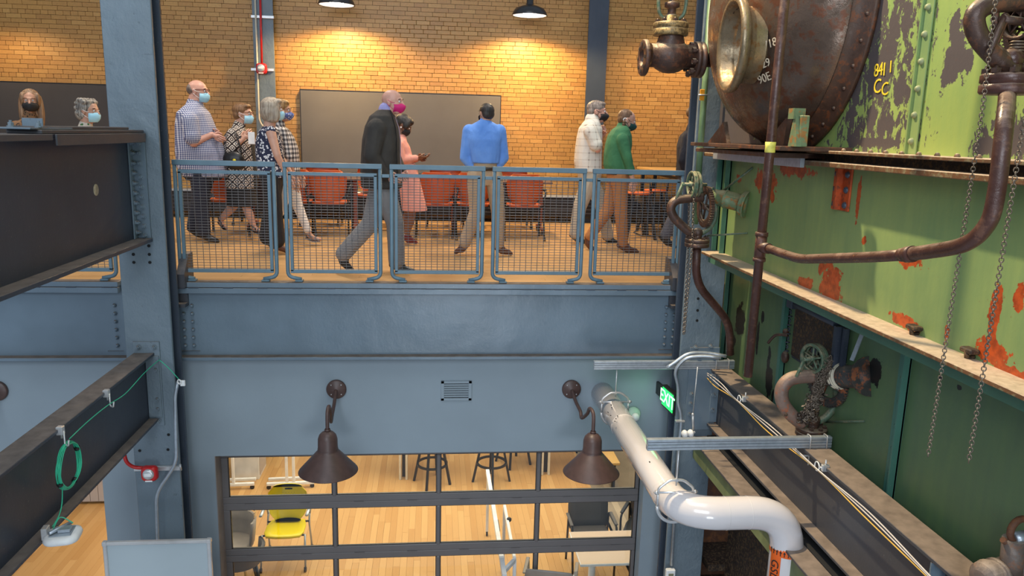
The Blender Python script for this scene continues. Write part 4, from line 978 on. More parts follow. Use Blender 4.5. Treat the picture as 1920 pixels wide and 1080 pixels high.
# ---------------------------------------------------------------- white jacketed pipe, struts, hangers
YE = 4.66; zw = at(1360, 962, y=YE).z; A0 = at(1119, 716, z=zw); A1 = at(1225, 893, z=zw); print('whitepipe', zw, A0, A1)
xw_ = (A0.x + A1.x) / 2; RW = .112
wp = thing('jacketed_pipe', 'fat white jacketed drain pipe with two elbows and orange flow label', 'pipe', (xw_, YE, zw))
xv = at(1473, 1045, y=YE).x
pth = [Vector((xw_, 7.118, zw)), Vector((xw_, YE, zw)), Vector((xv, YE, zw)), Vector((xv, YE, ZL + .3))]
g = G(); g.tube(rounded(pth, .30, 9), RW, 36); g.build('pipe', WHITEP, wp)
SEAM = simple('seam_grey', (.62, .58, .56), .3)
g = G()
for c, ax in ((Vector((xw_, YE + .31, zw)), (0, 1, 0)), (Vector((xw_ + .31, YE, zw)), (1, 0, 0)), (Vector((xv - .31, YE, zw)), (1, 0, 0)), (Vector((xw_, 6.25, zw)), (0, 1, 0))): g.lathe(c, ax, [(RW, -.002), (RW + .0015, 0), (RW, .002)], 36)
g.build('jacket_seam', SEAM, wp)
OL = simple('orange_label', (.85, .13, .01), .4)
zb1 = at(1473, 1042, y=YE - RW).z
g = G(); g.lathe((xv, YE, zb1 - .03), (0, 0, 1), [(RW + .001, -.002), (RW + .002, 0), (RW + .002, .055), (RW + .001, .057)], 40); g.build('arrow_band', OL, wp, label='orange band with black flow arrows')
g = G()
for k in range(14):
    a = PI + PI * (k + .5) / 14; d = Vector((math.cos(a), math.sin(a), 0)); e = Vector((-d.y, d.x, 0)); c = Vector((xv, YE, zb1)) + d * (RW + .0035)
    g.prism([c + e * .003 + Vector((0, 0, -.022)), c + e * .003, c + e * .009, c + Vector((0, 0, .016)), c - e * .009, c - e * .003, c - e * .003 + Vector((0, 0, -.022))], d * .001)
g.build('arrows', BLACK, wp)
g = G(); a0, a1 = math.radians(185), math.radians(228)
def cyl_patch(g, z0, z1, a0, a1, r, n=8):
    vs = []
    for k in range(n + 1):
        a = a0 + (a1 - a0) * k / n; vs += [(xv + r * math.cos(a), YE + r * math.sin(a), z0), (xv + r * math.cos(a), YE + r * math.sin(a), z1)]
    g.add(vs, [(2 * k, 2 * k + 2, 2 * k + 3, 2 * k + 1) for k in range(n)])
cyl_patch(g, zb1 - .5, zb1 + .02, a0, a1, RW + .002); g.build('pipe_label', OL, wp, label='orange pipe label with black capitals')
am = math.radians(207); dm_ = Vector((math.cos(am), math.sin(am), 0)); text_mesh('GSD"', .085, BLACK, 'label_text', wp, Vector((xv, YE, zb1 - .16)) + dm_ * (RW + .004), (0, 0, -1), Vector((-dm_.y, dm_.x, 0)), .0005)
g = G()
for (px, py) in ((1146, 759), (1150, 757), (1147, 764), (1140, 773), (1145, 779), (1158, 780), (1155, 785), (1153, 790), (1168, 756), (1218, 866)):
    p = at(px, py, z=zw + RW * .93); g.ball(p, (.006, .012, .003), 6)
g.build('scuff_marks', BLACK, wp)
def strut(label, y, xa, xb_, z):
    t = thing('strut_channel', label, 'channel', ((xa + xb_) / 2, y, z))
    g = G()
    for zz in (z, z + .041):
        g.bbox((xa, y - .0205, zz + .001), (xb_, y + .0205, zz + .040), .003)
    g.build('channel', GALV, t)
    g = G(); g.box((xa + .003, y - .0212, z + .019), (xb_ - .003, y - .0203, z + .022)); g.box((xa + .003, y - .0212, z + .060), (xb_ - .003, y - .0203, z + .063)); g.build('slot_line', DKSTEEL, t)
    g = G()
    for xx in (2.60, 2.72): g.tube(rounded([(xx, y - .026, z - .12 if xx < 2.65 else z - .05), (xx, y - .026, z + .09), (xx, y + .026, z + .09), (xx, y + .026, z - .05)], .012, 3), .005, 6)
    g.box((2.545, y - .03, z - .055), (2.62, y - .02, z - .045)); g.build('beam_clamp', ZINC, t)
    return t
zs = -.705
ys_ = at(1376, 691, z=zs).y; yt_ = at(1557, 838, z=zs).y; print('struts', ys_, yt_)
strut('zinc strut channel across the far end of the right beam', ys_, at(1113, 684, y=ys_).x, at(1376, 684, y=ys_).x, zs)
strut('zinc strut channel across the right beam over the white pipe elbow', yt_, at(1213, 832, y=yt_).x, at(1557, 832, y=yt_).x, zs)
def hanger(label, y):
    t = thing('clevis_hanger', label, 'hanger', (xw_, y, zw)); r = RW + .012
    g = G(); u = Vector((1, 0, 0)); v = Vector((0, 0, 1)); c = Vector((xw_, y, zw))
    g.tube(arc(c, u, v, r, 180, 360, 16), .008, 6, flat=1.6); g.tube([c - u * r, c - u * r + v * .10], .009, 6); g.tube([c + u * r, c + u * r + v * .10], .009, 6); g.build('strap', ZINC, t)
    g = G(); g.tube(rounded([c - u * r + v * .09, c - u * r + v * .13, c - u * .05 + v * .19, c + u * .05 + v * .19, c + u * r + v * .13, c + u * r + v * .09], .03, 4), .010, 8); g.build('yoke', ZINC, t)
    g = G(); g.tube([c - u * (r + .03) + v * .10, c + u * (r + .03) + v * .10], .008, 8); g.tube([c - u * (r + .02) + v * .10, c - u * (r + .005) + v * .10], .016, 6); g.tube([c + u * (r + .005) + v * .10, c + u * (r + .02) + v * .10], .016, 6); g.build('cross_bolt', ZINC, t)
    g = G(); g.tube([c + v * .15, Vector((xw_, y, zs + .0))], .006, 8); g.lathe(c + v * .18, (0, 0, 1), [(.014, 0), (.014, .02), (0, .02)], 6, False); g.build('rod', ZINC, t)
hanger('zinc clevis hanger at the far end of the white pipe', ys_ - .0)
hanger('zinc clevis hanger next to the white pipe elbow', yt_)
# ---------------------------------------------------------------- cables along the right beam
def cable(name, label, pts, r, mat, k=8, cat='cable', group=None):
    g = G(); g.tube(smooth_path(pts, k), r, 8); o = g.build(name, mat); tag(o, label, cat, group); return o
XB = 2.53
for i, (dx_, mt, nm) in enumerate(((0, YELC, 'yellow cable of the bundle looping along the right beam'), (5, WHC, 'outer white cable of the bundle looping along the right beam'), (9, WHC, 'inner pinkish white cable of the bundle along the right beam'))):
    sag = [(0, 0), (6, 10), (0, 0), (7, 12), (0, 0), (4, 8), (0, 0)]
    pxs = [(1312, 690), (1338, 722), (1381, 751), (1440, 812 - 2), (1531, 880), (1620, 968), (1745, 1088), (1850, 1190)]
    w_ = [0, 1, .1, 1, .1, 1, .4, .4]
    cable('data_cable', nm, [at(px + dx_ * q_ + .8 * i, py - dx_ * .9 * q_ + .8 * i, x=XB - .002 * i) for (px, py), q_ in zip(pxs, w_)], .0042, mt)
for (px, py, lb) in ((1386, 748, 'white cable ring clip on the beam edge near the strut'), (1532, 874, 'white cable ring clip on the beam edge, nearer one')):
    p = at(px, py, x=XB); t = thing('cable_clip', lb, 'clip', p)
    g = G(); g.tube(arc(p, (0, .9, -.2), (0, .2, .9), .032, -20, 300, 14), .0045, 6); g.build('ring', WHITE, t)
    g = G(); g.bbox((2.535, p.y - .062, -.735), (2.585, p.y - .035, -.688), .004); g.tube([(2.56, p.y - .05, -.70), (2.56, p.y - .05, -.655)], .006, 8); g.tube([p + Vector((0, -.03, .01)), Vector((2.54, p.y - .05, -.715))], .006, 6); g.build('clamp', ZINC, t)
# conduits by the right column
cn = thing('bent_conduit', 'grey conduit pair bending round the right column and dropping down', 'conduit', at(1272, 900, y=6.5))
g = G(); g.tube(rounded([at(1362, 668, y=6.45), at(1330, 662, y=6.5), at(1290, 661, y=6.52), at(1262, 682, y=6.52), at(1250, 690, y=6.52)], .08, 5), .016, 10); g.build('conduit', GALV, cn)
g = G(); g.tube(rounded([at(1352, 671, y=6.40), at(1320, 667, y=6.45), at(1285, 670, y=6.48), at(1264, 695, y=6.5), at(1272, 725, y=6.52), at(1271, 757, y=6.52), at(1277, 775, y=6.52), at(1277, 795, y=6.52), at(1272, 850, y=6.52), at(1259, 1060, y=6.52)], .07, 5), .015, 10); g.build('conduit', GALV, cn)
g = G(); 
for (px, py) in ((1274, 790), (1263, 970), (1267, 928)): p = at(px, py, y=6.5); g.bbox((p.x - .035, p.y - .01, p.z - .008), (p.x + .05, p.y + .03, p.z + .008), .003)
g.build('strap_clamp', ZINC, cn)
p = at(1257, 1076, y=6.5); t = thing('thermostat_box', 'small white wall device with a display under the conduit', 'device', p)
g = G(); g.bbox((p.x - .045, p.y - .02, p.z - .10), (p.x + .045, p.y + .03, p.z + .05), .008); g.build('housing', WHITE, t)
g = G(); g.bbox((p.x - .025, p.y - .024, p.z - .02), (p.x + .025, p.y - .019, p.z + .015), .002); g.build('display', simple('lcd_grey', (.2, .2, .12), .2), t)
# hanging sensor
t = thing('hanging_sensor', 'white sensor heads hanging on a wire beside the exit sign', 'sensor', at(1290, 812, y=6.1))
g = G(); g.tube([at(1308, 688, y=6.2), at(1299, 778, y=6.2)], .0045, 6); g.build('wire', ZINC, t)
g = G(); g.tube([at(1299, 776, y=6.2), at(1300, 806, y=6.2)], .010, 8); g.ball(at(1299, 777, y=6.2), .014, 8); g.build('rod', ZINC, t)
g = G(); g.bbox(at(1298, 804, y=6.2)[:], (at(1306, 822, y=6.2) + Vector((0, .04, 0)))[:], .004); g.build('body', ZINC, t)
for (px, py) in ((1296, 812), (1285, 813)): g = G(); g.lathe(at(px, py, y=6.2), (-1, -.5, .0), [(0, .03), (.025, .028), (.034, .01), (.034, 0), (.01, -.01), (.01, -.04)], 18); g.build('sensor_head', WHITE, t)
# exit sign
p0 = at(1241, 739, y=6.92); dS = Vector((.08, -1, 0)).normalized(); nS = Vector((-1, -.08, 0)).normalized()
t = thing('exit_sign', 'green lit EXIT sign in a dark box beside the right column', 'sign', p0 + Vector((0, 0, -.1)))
M_ = Matrix((dS, -nS, Vector((0, 0, 1)))).transposed().to_4x4(); M_.translation = p0
g = G(); g.bbox((0, .0, -.11), (.30, .05, .10), .006, M_); g.build('housing', BLACK, t)
g = G(); g.bbox((-.19, .01, -.06), (.0, .04, .07), .006, M_) ; g.build('canopy', BLACK, t)
g = G(); g.bbox((.018, -.004, -.09), (.282, .0, .083), .002, M_); g.build('sign_face', EXITG, t)
text_mesh('EXIT', .175, EXITL, 'lettering', t, p0 + dS * .15 + nS * .006 + Vector((0, 0, -.004)), dS, (0, 0, 1), .001)
t['note'] = ''; del t['note']
light('exit_glow', 'POINT', p0 + nS * .06 + dS * .12, (0, 0, 0), .3, (.15, 1, .3), shadow_soft_size=.08)
p = at(1187, 776, y=7.1); t = thing('emergency_light', 'small pale round wall fitting behind the white pipe', 'light', p)
g = G(); g.lathe(Vector((p.x, 7.12, p.z)), (0, -1, 0), [(0, 0), (.07, 0), (.075, .03), (.06, .06), (0, .07)], 24); g.build('body', simple('pale_green_plastic', (.55, .68, .55), .4), t)
g = G(); g.lathe(Vector((p.x + .01, 7.05, p.z - .01)), (0, -1, 0), [(.04, 0), (.035, .03), (0, .035)], 18); g.build('lens', WHITE, t)
# ---------------------------------------------------------------- wall lamps
def wall_lamp(label, cx, cyy, p1, p2, p3, rimy, dx=0):
    c = at(cx, cyy, y=7.12); t = thing('gooseneck_lamp', label, 'lamp', c, 0, 'bronze gooseneck lamps on the blue wall')
    g = G(); g.lathe(c, (0, -1, 0), [(0, 0), (.092, 0), (.094, .02), (.085, .03), (.045, .034), (.02, .05), (0, .05)], 32); g.build('wall_plate', BRONZE, t)
    g = G()
    for k in range(4): a = PI / 4 + PI / 2 * k; g.ball(c + Vector((.066 * math.cos(a), -.03, .066 * math.sin(a))), .007, 8)
    g.build('screw', ZINC, t)
    q3 = at(*p3, y=6.38); q1 = at(*p1, y=6.78); q2 = at(*p2, y=6.50)
    g = G(); g.tube(smooth_path([c + Vector((0, -.04, 0)), c.lerp(q1, .5), q1 + Vector((0, .03, .03)), q1 + Vector((0, -.05, -.005)), Vector((q2.x, 6.60, (q1.z + q2.z) / 2)), q2, Vector((q3.x, 6.40, q2.z - .02)), q3], 6), .0165, 12); g.build('arm', BRONZE, t)
    g = G(); o_ = q3; g.lathe(o_ + Vector((0, 0, .01)), (0, 0, 1), [(.022, 0), (.026, -.005), (.026, -.02), (.02, -.02)], 16); g.build('collar', BRONZE, t)
    H = q3.z - at(cx, rimy, y=6.38).z; rr = .255
    g = G(); g.lathe(o_ - Vector((0, 0, .01)), (0, 0, -1), [(.022, 0), (.05, .012), (.072, .035), (.083, .07), (.085, H * .42), (.088, H * .44), (.084, H * .47), (.095, H * .50), (rr - .003, H * .985), (rr, H), (rr - .006, H + .004), (rr - .008, H * .985), (.085, H * .53), (.07, H * .4), (0, H * .3)], 48); g.build('shade', BRONZE, t)
    return t
wall_lamp('bronze gooseneck lamp on the wall left of the small vent', 631, 729, (622, 786), (617, 762), (614, 806), 880)
wall_lamp('bronze gooseneck lamp on the wall near the white pipe', 1071, 729, (1089, 779), (1106, 766), (1112, 810), 884)
c = at(-4, 732, y=7.12); t = thing('gooseneck_lamp', 'wall plate of a bronze lamp cut by the left picture edge', 'lamp', c)
g = G(); g.lathe(c, (0, -1, 0), [(0, 0), (.092, 0), (.094, .02), (.085, .03), (.045, .034), (0, .05)], 32); g.build('wall_plate', BRONZE, t)
g = G(); g.tube(smooth_path([c + Vector((0, -.04, 0)), c + Vector((0, -.4, -.2)), c + Vector((0, -.6, -.1)), c + Vector((0, -.72, -.25))]), .0165, 12); g.build('arm', BRONZE, t)
# vent
a, b = at(827, 714, y=7.12), at(884, 750, y=7.12)
t = thing('air_vent', 'small blue-grey louvred air vent on the wall', 'vent', ((a.x + b.x) / 2, 7.12, b.z))
g = G()
for (q0, q1, q2, q3) in ((a.x, b.x, a.z - .025, a.z), (a.x, b.x, b.z, b.z + .025), (a.x, a.x + .03, b.z, a.z), (b.x - .03, b.x, b.z, a.z)): g.bbox((q0, 7.105, q2), (q1, 7.12, q3), .002)
g.build('frame', WALLB, t); g = G(); g.box((a.x + .02, 7.1175, b.z + .02), (b.x - .02, 7.1195, a.z - .02)); g.build('backing', SHAD, t)
for k in range(6):
    z = b.z + .035 + (a.z - b.z - .06) * k / 6; g = G(); g.prism([(a.x + .03, 7.106, z), (a.x + .03, 7.118, z + .012), (a.x + .03, 7.118, z + .015), (a.x + .03, 7.106, z + .003)], (b.x - a.x - .06, 0, 0)); g.build('slat', WALLB, t)
# ---------------------------------------------------------------- things on the lower left beam
XC_ = -2.33
cable('data_cable', 'green data cable strung along the lower left beam to the conduit', [at(336, 712, y=6.52), at(318, 692, y=6.5), at(301, 677, y=6.5), at(296, 677, x=-2.32), at(270, 700, x=-2.32), at(235, 738, x=-2.32), at(202, 760, x=-2.32), at(165, 790, x=-2.32), at(130, 823, x=-2.32)], .0035, GREENC)
pc = at(127, 872, x=XC_); t = thing('cable_coil', 'coil of green data cable tied with black straps under the beam', 'cable', at(127, 918, x=XC_))
rv, rh = (at(127, 826, x=XC_).z - at(127, 918, x=XC_).z) / 2, (at(106, 872, x=XC_).y - at(150, 872, x=XC_).y) / 2
g = G()
for k in range(11):
    ph_ = R.random() * 6; pts = [];
    for i in range(37):
        a = 2 * PI * i / 36; pts.append(pc + Vector((.008 * math.sin(a * 2 + ph_) + .004 * k % .02, (abs(rh) - .002 * (k % 6)) * math.cos(a), (rv - .004 * (k % 5)) * math.sin(a))))
    g.tube(pts[:-1], .0034, 6, closed=True)
g.build('coil', GREENC, t)
g = G()
for a in (.42, PI + .5, -1.1): c = pc + Vector((.004, abs(rh) * math.cos(a) * .97, rv * math.sin(a) * .97)); d = Vector((0, -abs(rh) * math.sin(a), rv * math.cos(a))).normalized(); g.tube([c - d * .01, c + d * .01], .019, 10)
g.build('strap', BLACK, t)
ap = at(125, 990, x=-2.28); apz = ap.z
cable('data_cable', 'green cable tail dropping from the coil to the white access point', [at(117, 915, x=XC_), at(116, 945, x=XC_), at(110, 968, x=XC_), at(98, 988, x=XC_)], .0036, GREENC)
t = thing('access_point', 'white rounded wireless access point hanging below the left beam', 'device', ap)
M_ = Matrix.Translation(at(118, 1005, x=-2.24)) @ Matrix.Rotation(.15, 4, 'Z')
def rrect(w_, d_, r_, z, n=5): return [Vector((sx * (w_ / 2 - r_) + r_ * math.cos(a), sy * (d_ / 2 - r_) + r_ * math.sin(a), z)) for sx, sy, a0 in ((1, 1, 0), (-1, 1, PI / 2), (-1, -1, PI), (1, -1, 3 * PI / 2)) for a in [a0 + PI / 2 * i / n for i in range(n + 1)]]
g = G(); g.loft([[M_ @ v for v in rrect(w_, w_, .06, z)] for w_, z in ((.14, -.022), (.19, -.015), (.20, .0), (.19, .02), (.15, .028))]); g.build('cover', WHITE, t)
g = G(); g.bbox((-.06, -.06, .028), (.06, .06, .034), .002, M_); g.bbox((-.02, -.03, .034), (.05, .03, .055), .003, M_); g.tube([M_ @ Vector((-.06, -.05, .05)), M_ @ Vector((.03, .07, .05))], .012, 8); g.build('mount_plate', GALV, t)
g = G(); g.tube(smooth_path([M_ @ Vector((-.05, 0, .05)), M_ @ Vector((-.02, .05, .10)), M_ @ Vector((.05, .04, .06))]), .0035, 6); g.build('pigtail', GREENC, t)
g = G(); g.bbox((-.11, -.03, -.005), (-.075, .03, .07), .003, M_); g.build('clamp', ZINC, t)
for (px, py, lb) in ((116, 822, 'zinc beam clip above the green cable coil'), (202, 752, 'zinc beam clip halfway along the lower left beam'), (295, 668, 'zinc beam clip at the far end of the lower left beam')):
    p = at(px, py, x=-2.34); t = thing('beam_clip', lb, 'clip', p)
    g = G(); g.bbox((-2.365, p.y - .02, -.575), (-2.325, p.y + .02, -.52), .004); g.tube([(-2.34, p.y, -.6), (-2.34, p.y, -.53)], .007, 6); g.build('clamp', ZINC, t)
    g = G(); g.tube(rounded([(-2.325, p.y, -.55), (-2.325, p.y, -.645), (-2.30, p.y - .01, -.65), (-2.295, p.y - .01, -.61)], .01, 3), .006, 6); g.build('hook', ZINC, t)
cn = thing('bent_conduit', 'grey conduit dropping beside the left column to the whiteboard', 'conduit', at(296, 1010, y=6.5))
g = G(); g.tube(rounded([at(334, 716, y=6.5), at(328, 740, y=6.5), at(331, 868, y=6.5), at(293, 925, y=6.5), at(296, 1020, y=6.5), at(298, 1080, y=6.5)], .09, 6), .0145, 10); g.build('conduit', GALV, cn)
g = G(); p = at(336, 716, y=6.48); g.tube(arc(p, (.9, -.4, 0), (0, 0, 1), .018, 0, 350, 12), .006, 8); g.bbox((p.x + .005, p.y, p.z - .04), (p.x + .045, p.y + .02, p.z + .01), .004); g.build('bushing', WHITE, cn)
st = at(283, 885, y=6.5); t = thing('fire_strobe', 'red fire strobe on a slotted channel across the left column', 'alarm', st)
def strobe(t, st, s=1):
    M_ = Matrix.Translation(st)
    g = G(); g.loft([[M_ @ Vector((v.x, -z, v.y)) for v in rrect(w_ * s, w_ * s, .035 * s, 0)] for w_, z in ((.125, 0), (.135, .01), (.13, .045), (.11, .06))]); g.build('housing', RED, t)
    g = G(); g.lathe(st + Vector((0, -.06 * s, .006)), (0, -1, 0), [(.048 * s, 0), (.046 * s, .012), (.03 * s, .018), (0, .018)], 24); g.build('lens_ring', ZINC, t)
    g = G(); g.bbox(st + Vector((-.03 * s, -.085 * s, -.008)), st + Vector((.03 * s, -.075 * s, .02)), .003); g.bbox(st + Vector((-.03 * s, -.066 * s, -.063 * s)), st + Vector((.03 * s, -.060 * s, -.05 * s)), .002); g.build('lens', WHITE, t)
strobe(t, st, 1)
g = G(); a, b = at(250, 875, y=6.57), at(338, 872, y=6.57); g.bbox((a.x, 6.57, a.z - .045), (b.x, 6.6, a.z - .005), .003); g.tube([(b.x, 6.58, a.z - .045), (b.x + .005, 6.55, a.z + .02)], .01, 6); g.build('slotted_channel', ZINC, t)
g = G(); g.tube(rounded([at(233, 852, y=6.5), at(237, 868, y=6.5), at(252, 877, y=6.52), at(272, 877, y=6.53)], .06, 6), .016, 10); g.build('conduit', RED, t)
# whiteboard
yb = 5.9; a, b = at(193, 1019, y=yb), at(395, 1007, y=yb); t = thing('whiteboard', 'grey framed whiteboard on a stand, its top edge at lower left', 'board', ((a.x + b.x) / 2, yb, ZL))
zt_ = (a.z + b.z) / 2; zbt = zt_ - 1.15
g = G(); g.box((a.x + .02, yb - .004, zbt), (b.x - .02, yb + .012, zt_ - .01)); g.build('board_face', BOARD, t)
for (q0, q1, q2, q3) in ((a.x, b.x, zt_ - .03, zt_), (a.x, b.x, zbt, zbt + .03), (a.x, a.x + .03, zbt, zt_), (b.x - .03, b.x, zbt, zt_)): g = G(); g.bbox((q0, yb - .018, q2), (q1, yb + .018, q3), .006); g.build('frame_rail', SILVER, t)
g = G(); g.bbox((a.x - .004, yb - .022, zt_ - .035), (a.x + .035, yb + .022, zt_ + .004), .006); g.build('corner_cap', SILVER, t); g = G(); g.bbox((b.x - .035, yb - .022, zt_ - .035), (b.x + .004, yb + .022, zt_ + .004), .006); g.build('corner_cap', SILVER, t)
for xx in (a.x + .06, b.x - .06): g = G(); g.tube([(xx, yb, zbt + .02), (xx, yb, ZL + .05)], .015, 10); g.tube([(xx, yb - .3, ZL + .03), (xx, yb + .3, ZL + .03)], .018, 10); g.build('leg', SILVER, t)
# cabinet seen through the left opening
p = at(155, 945, z=ZL); t = thing('storage_cabinet', 'pale grooved cabinet seen beyond the left opening', 'cabinet', (p.x + .5, p.y + .25, ZL))
g = G(); g.bbox((p.x, p.y, ZL + .03), (p.x + 1.0, p.y + .5, ZL + .95), .005); g.build('body', TANB, t)
for k in range(9): g = G(); g.bbox((p.x + .004 + .11 * k, p.y - .014, ZL + .04), (p.x + .108 + .11 * k, p.y, ZL + .94), .004); g.build('front_panel', TANB, t)
# ---------------------------------------------------------------- upper lounge
for i, (a, b, lb) in enumerate(((474, 513, 'slim blue steel column on the brick wall carrying a fire alarm'), (1103, 1140, 'slim blue steel column on the brick wall behind the man in the plaid shirt'), (1325, 1362, 'slim blue steel column on the brick wall far right'))):
    yy = 12.12; xa = at(a, 60, y=yy).x; xb_ = at(b, 60, y=yy).x
    t = thing('wall_column', lb, 'column', ((xa + xb_) / 2, yy, 0))
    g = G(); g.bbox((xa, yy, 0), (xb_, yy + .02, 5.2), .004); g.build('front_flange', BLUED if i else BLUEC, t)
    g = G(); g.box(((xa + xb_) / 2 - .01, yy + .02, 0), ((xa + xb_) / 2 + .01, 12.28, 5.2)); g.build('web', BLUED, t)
# strobe and conduits on the first one
st = at(491, 129, y=12.06); t = thing('fire_strobe', 'red fire strobe high on the blue column against the brick wall', 'alarm', st); strobe(t, st, 1.15)
g = G(); g.tube([at(491, 128, y=12.07), at(487.5, -20, y=12.07)], .016, 8); g.build('conduit', RED, t)
for yy_ in (31, 130):
    a, b = at(471, yy_, y=12.11), at(514, yy_ + 1, y=12.11); g = G(); g.bbox((a.x, 12.085, a.z - .02), (b.x, 12.12, a.z + .02), .003); g.build('slotted_channel', ZINC, t)
cn = thing('wall_conduit', 'thin pale conduit running down the blue wall column', 'conduit', at(486, 240, y=12.07)); g = G(); g.tube(rounded([at(477.5, -20, y=12.07), at(486, 225, y=12.07), at(492, 236, y=12.07), at(500, 240, y=12.07)], .05), .013, 8); g.build('conduit', CREAM, cn)
# pinboards
def pinboard(lb, xa, xb_, z0, z1, m):
    t = thing('pinboard', lb, 'board', ((xa + xb_) / 2, 12.27, z0)); g = G(); g.bbox((xa, 12.22, z0), (xb_, 12.275, z1), .004); g.build('fabric_panel', m, t)
    g = G()
    for (q0, q1, q2, q3) in ((xa - .008, xb_ + .008, z1, z1 + .01), (xa - .008, xb_ + .008, z0 - .01, z0), (xa - .008, xa, z0, z1), (xb_, xb_ + .008, z0, z1)): g.box((q0, 12.215, q2), (q1, 12.275, q3))
    g.build('edge_trim', BLACK, t)
pt = at(750, 174, y=12.22).z; pinboard('long grey fabric pinboard on the brick wall behind the striding man', at(564, 220, y=12.22).x, at(938, 220, y=12.22).x, pt - 1.22, pt, PANEL)
pinboard('dark grey pinboard on the brick wall behind the two women at far left', -8.0, at(262, 220, y=12.22).x, pt - 1.22, pt - .02, PANELD)
# heater along the wall
ht = thing('baseboard_heater', 'long dark finned heater box along the brick wall', 'heater', (0, 12.1, 0))
g = G(); g.bbox((-7.9, 12.0, .10), (4.3, 12.26, .40), .006); g.build('casing', BLKM, ht)
g = G(); g.bbox((-7.9, 11.98, .40), (4.3, 12.27, .425), .004); g.build('top_strip', GALV, ht)
for k in range(4): z = .15 + .06 * k; g = G(); g.box((-7.9, 11.992, z), (4.3, 12.0, z + .012)); g.build('grille_bar', DKSTEEL, ht)
for k in range(9): g = G(); g.box((-7.8 + 1.4 * k, 12.05, 0), (-7.7 + 1.4 * k, 12.2, .10)); g.build('foot', BLKM, ht)
# pendant lamps
def pendant(lb, px, py, Y, tilt=0, pw=60):
    c = at(px, py, y=Y); t = thing('pendant_lamp', lb, 'lamp', c, 0, 'pendant lamps over the lounge'); rr = .255
    g = G(); g.lathe(c, (0, 0, 1), [(rr - .012, .004), (rr, 0), (rr + .002, .006), (rr * .93, .055), (rr * .80, .10), (rr * .45, .135), (.065, .15), (.05, .17), (.05, .33), (.02, .34), (.02, .35), (0, .35)], 40); g.build('shade', simple('lamp_enamel', (.03, .03, .032), .3) if 'lamp_enamel' not in MATS else MATS['lamp_enamel'], t)
    g = G(); g.lathe(c, (0, 0, 1), [(rr - .014, .006), (rr * .78, .09), (0, .12)], 40); g.build('inner_shade', WHITE, t)
    g = G(); g.ball(c + Vector((0, 0, .035)), (.10, .10, .045), 20); g.build('bulb', LAMPG, t)
    g = G(); g.tube([c + Vector((0, 0, .34)), c + Vector((0, 0, 2.2))], .01, 6); g.build('cord', BLACK, t)
    light('pendant_light', 'SPOT', c + Vector((0, 0, -.03)), c + Vector((0, 0, -2)), pw, (1, .66, .30), spot_size=math.radians(158), spot_blend=.35, shadow_soft_size=.1)
    return t
pendant('left black pendant lamp glowing above the brick wall', 631, 10, 11.55, pw=340)
pendant('right black pendant lamp glowing near the wall column', 993, 30, 11.55, pw=340)
light('pendant_light', 'SPOT', (-6.0, 11.4, 2.9), (-6.0, 11.4, 0), 60, (1, .66, .34), spot_size=math.radians(155), spot_blend=.4, shadow_soft_size=.1)
light('pendant_light', 'SPOT', (4.0, 11.4, 3.2), (4.0, 11.4, 0), 120, (1, .66, .34), spot_size=math.radians(155), spot_blend=.4, shadow_soft_size=.1)
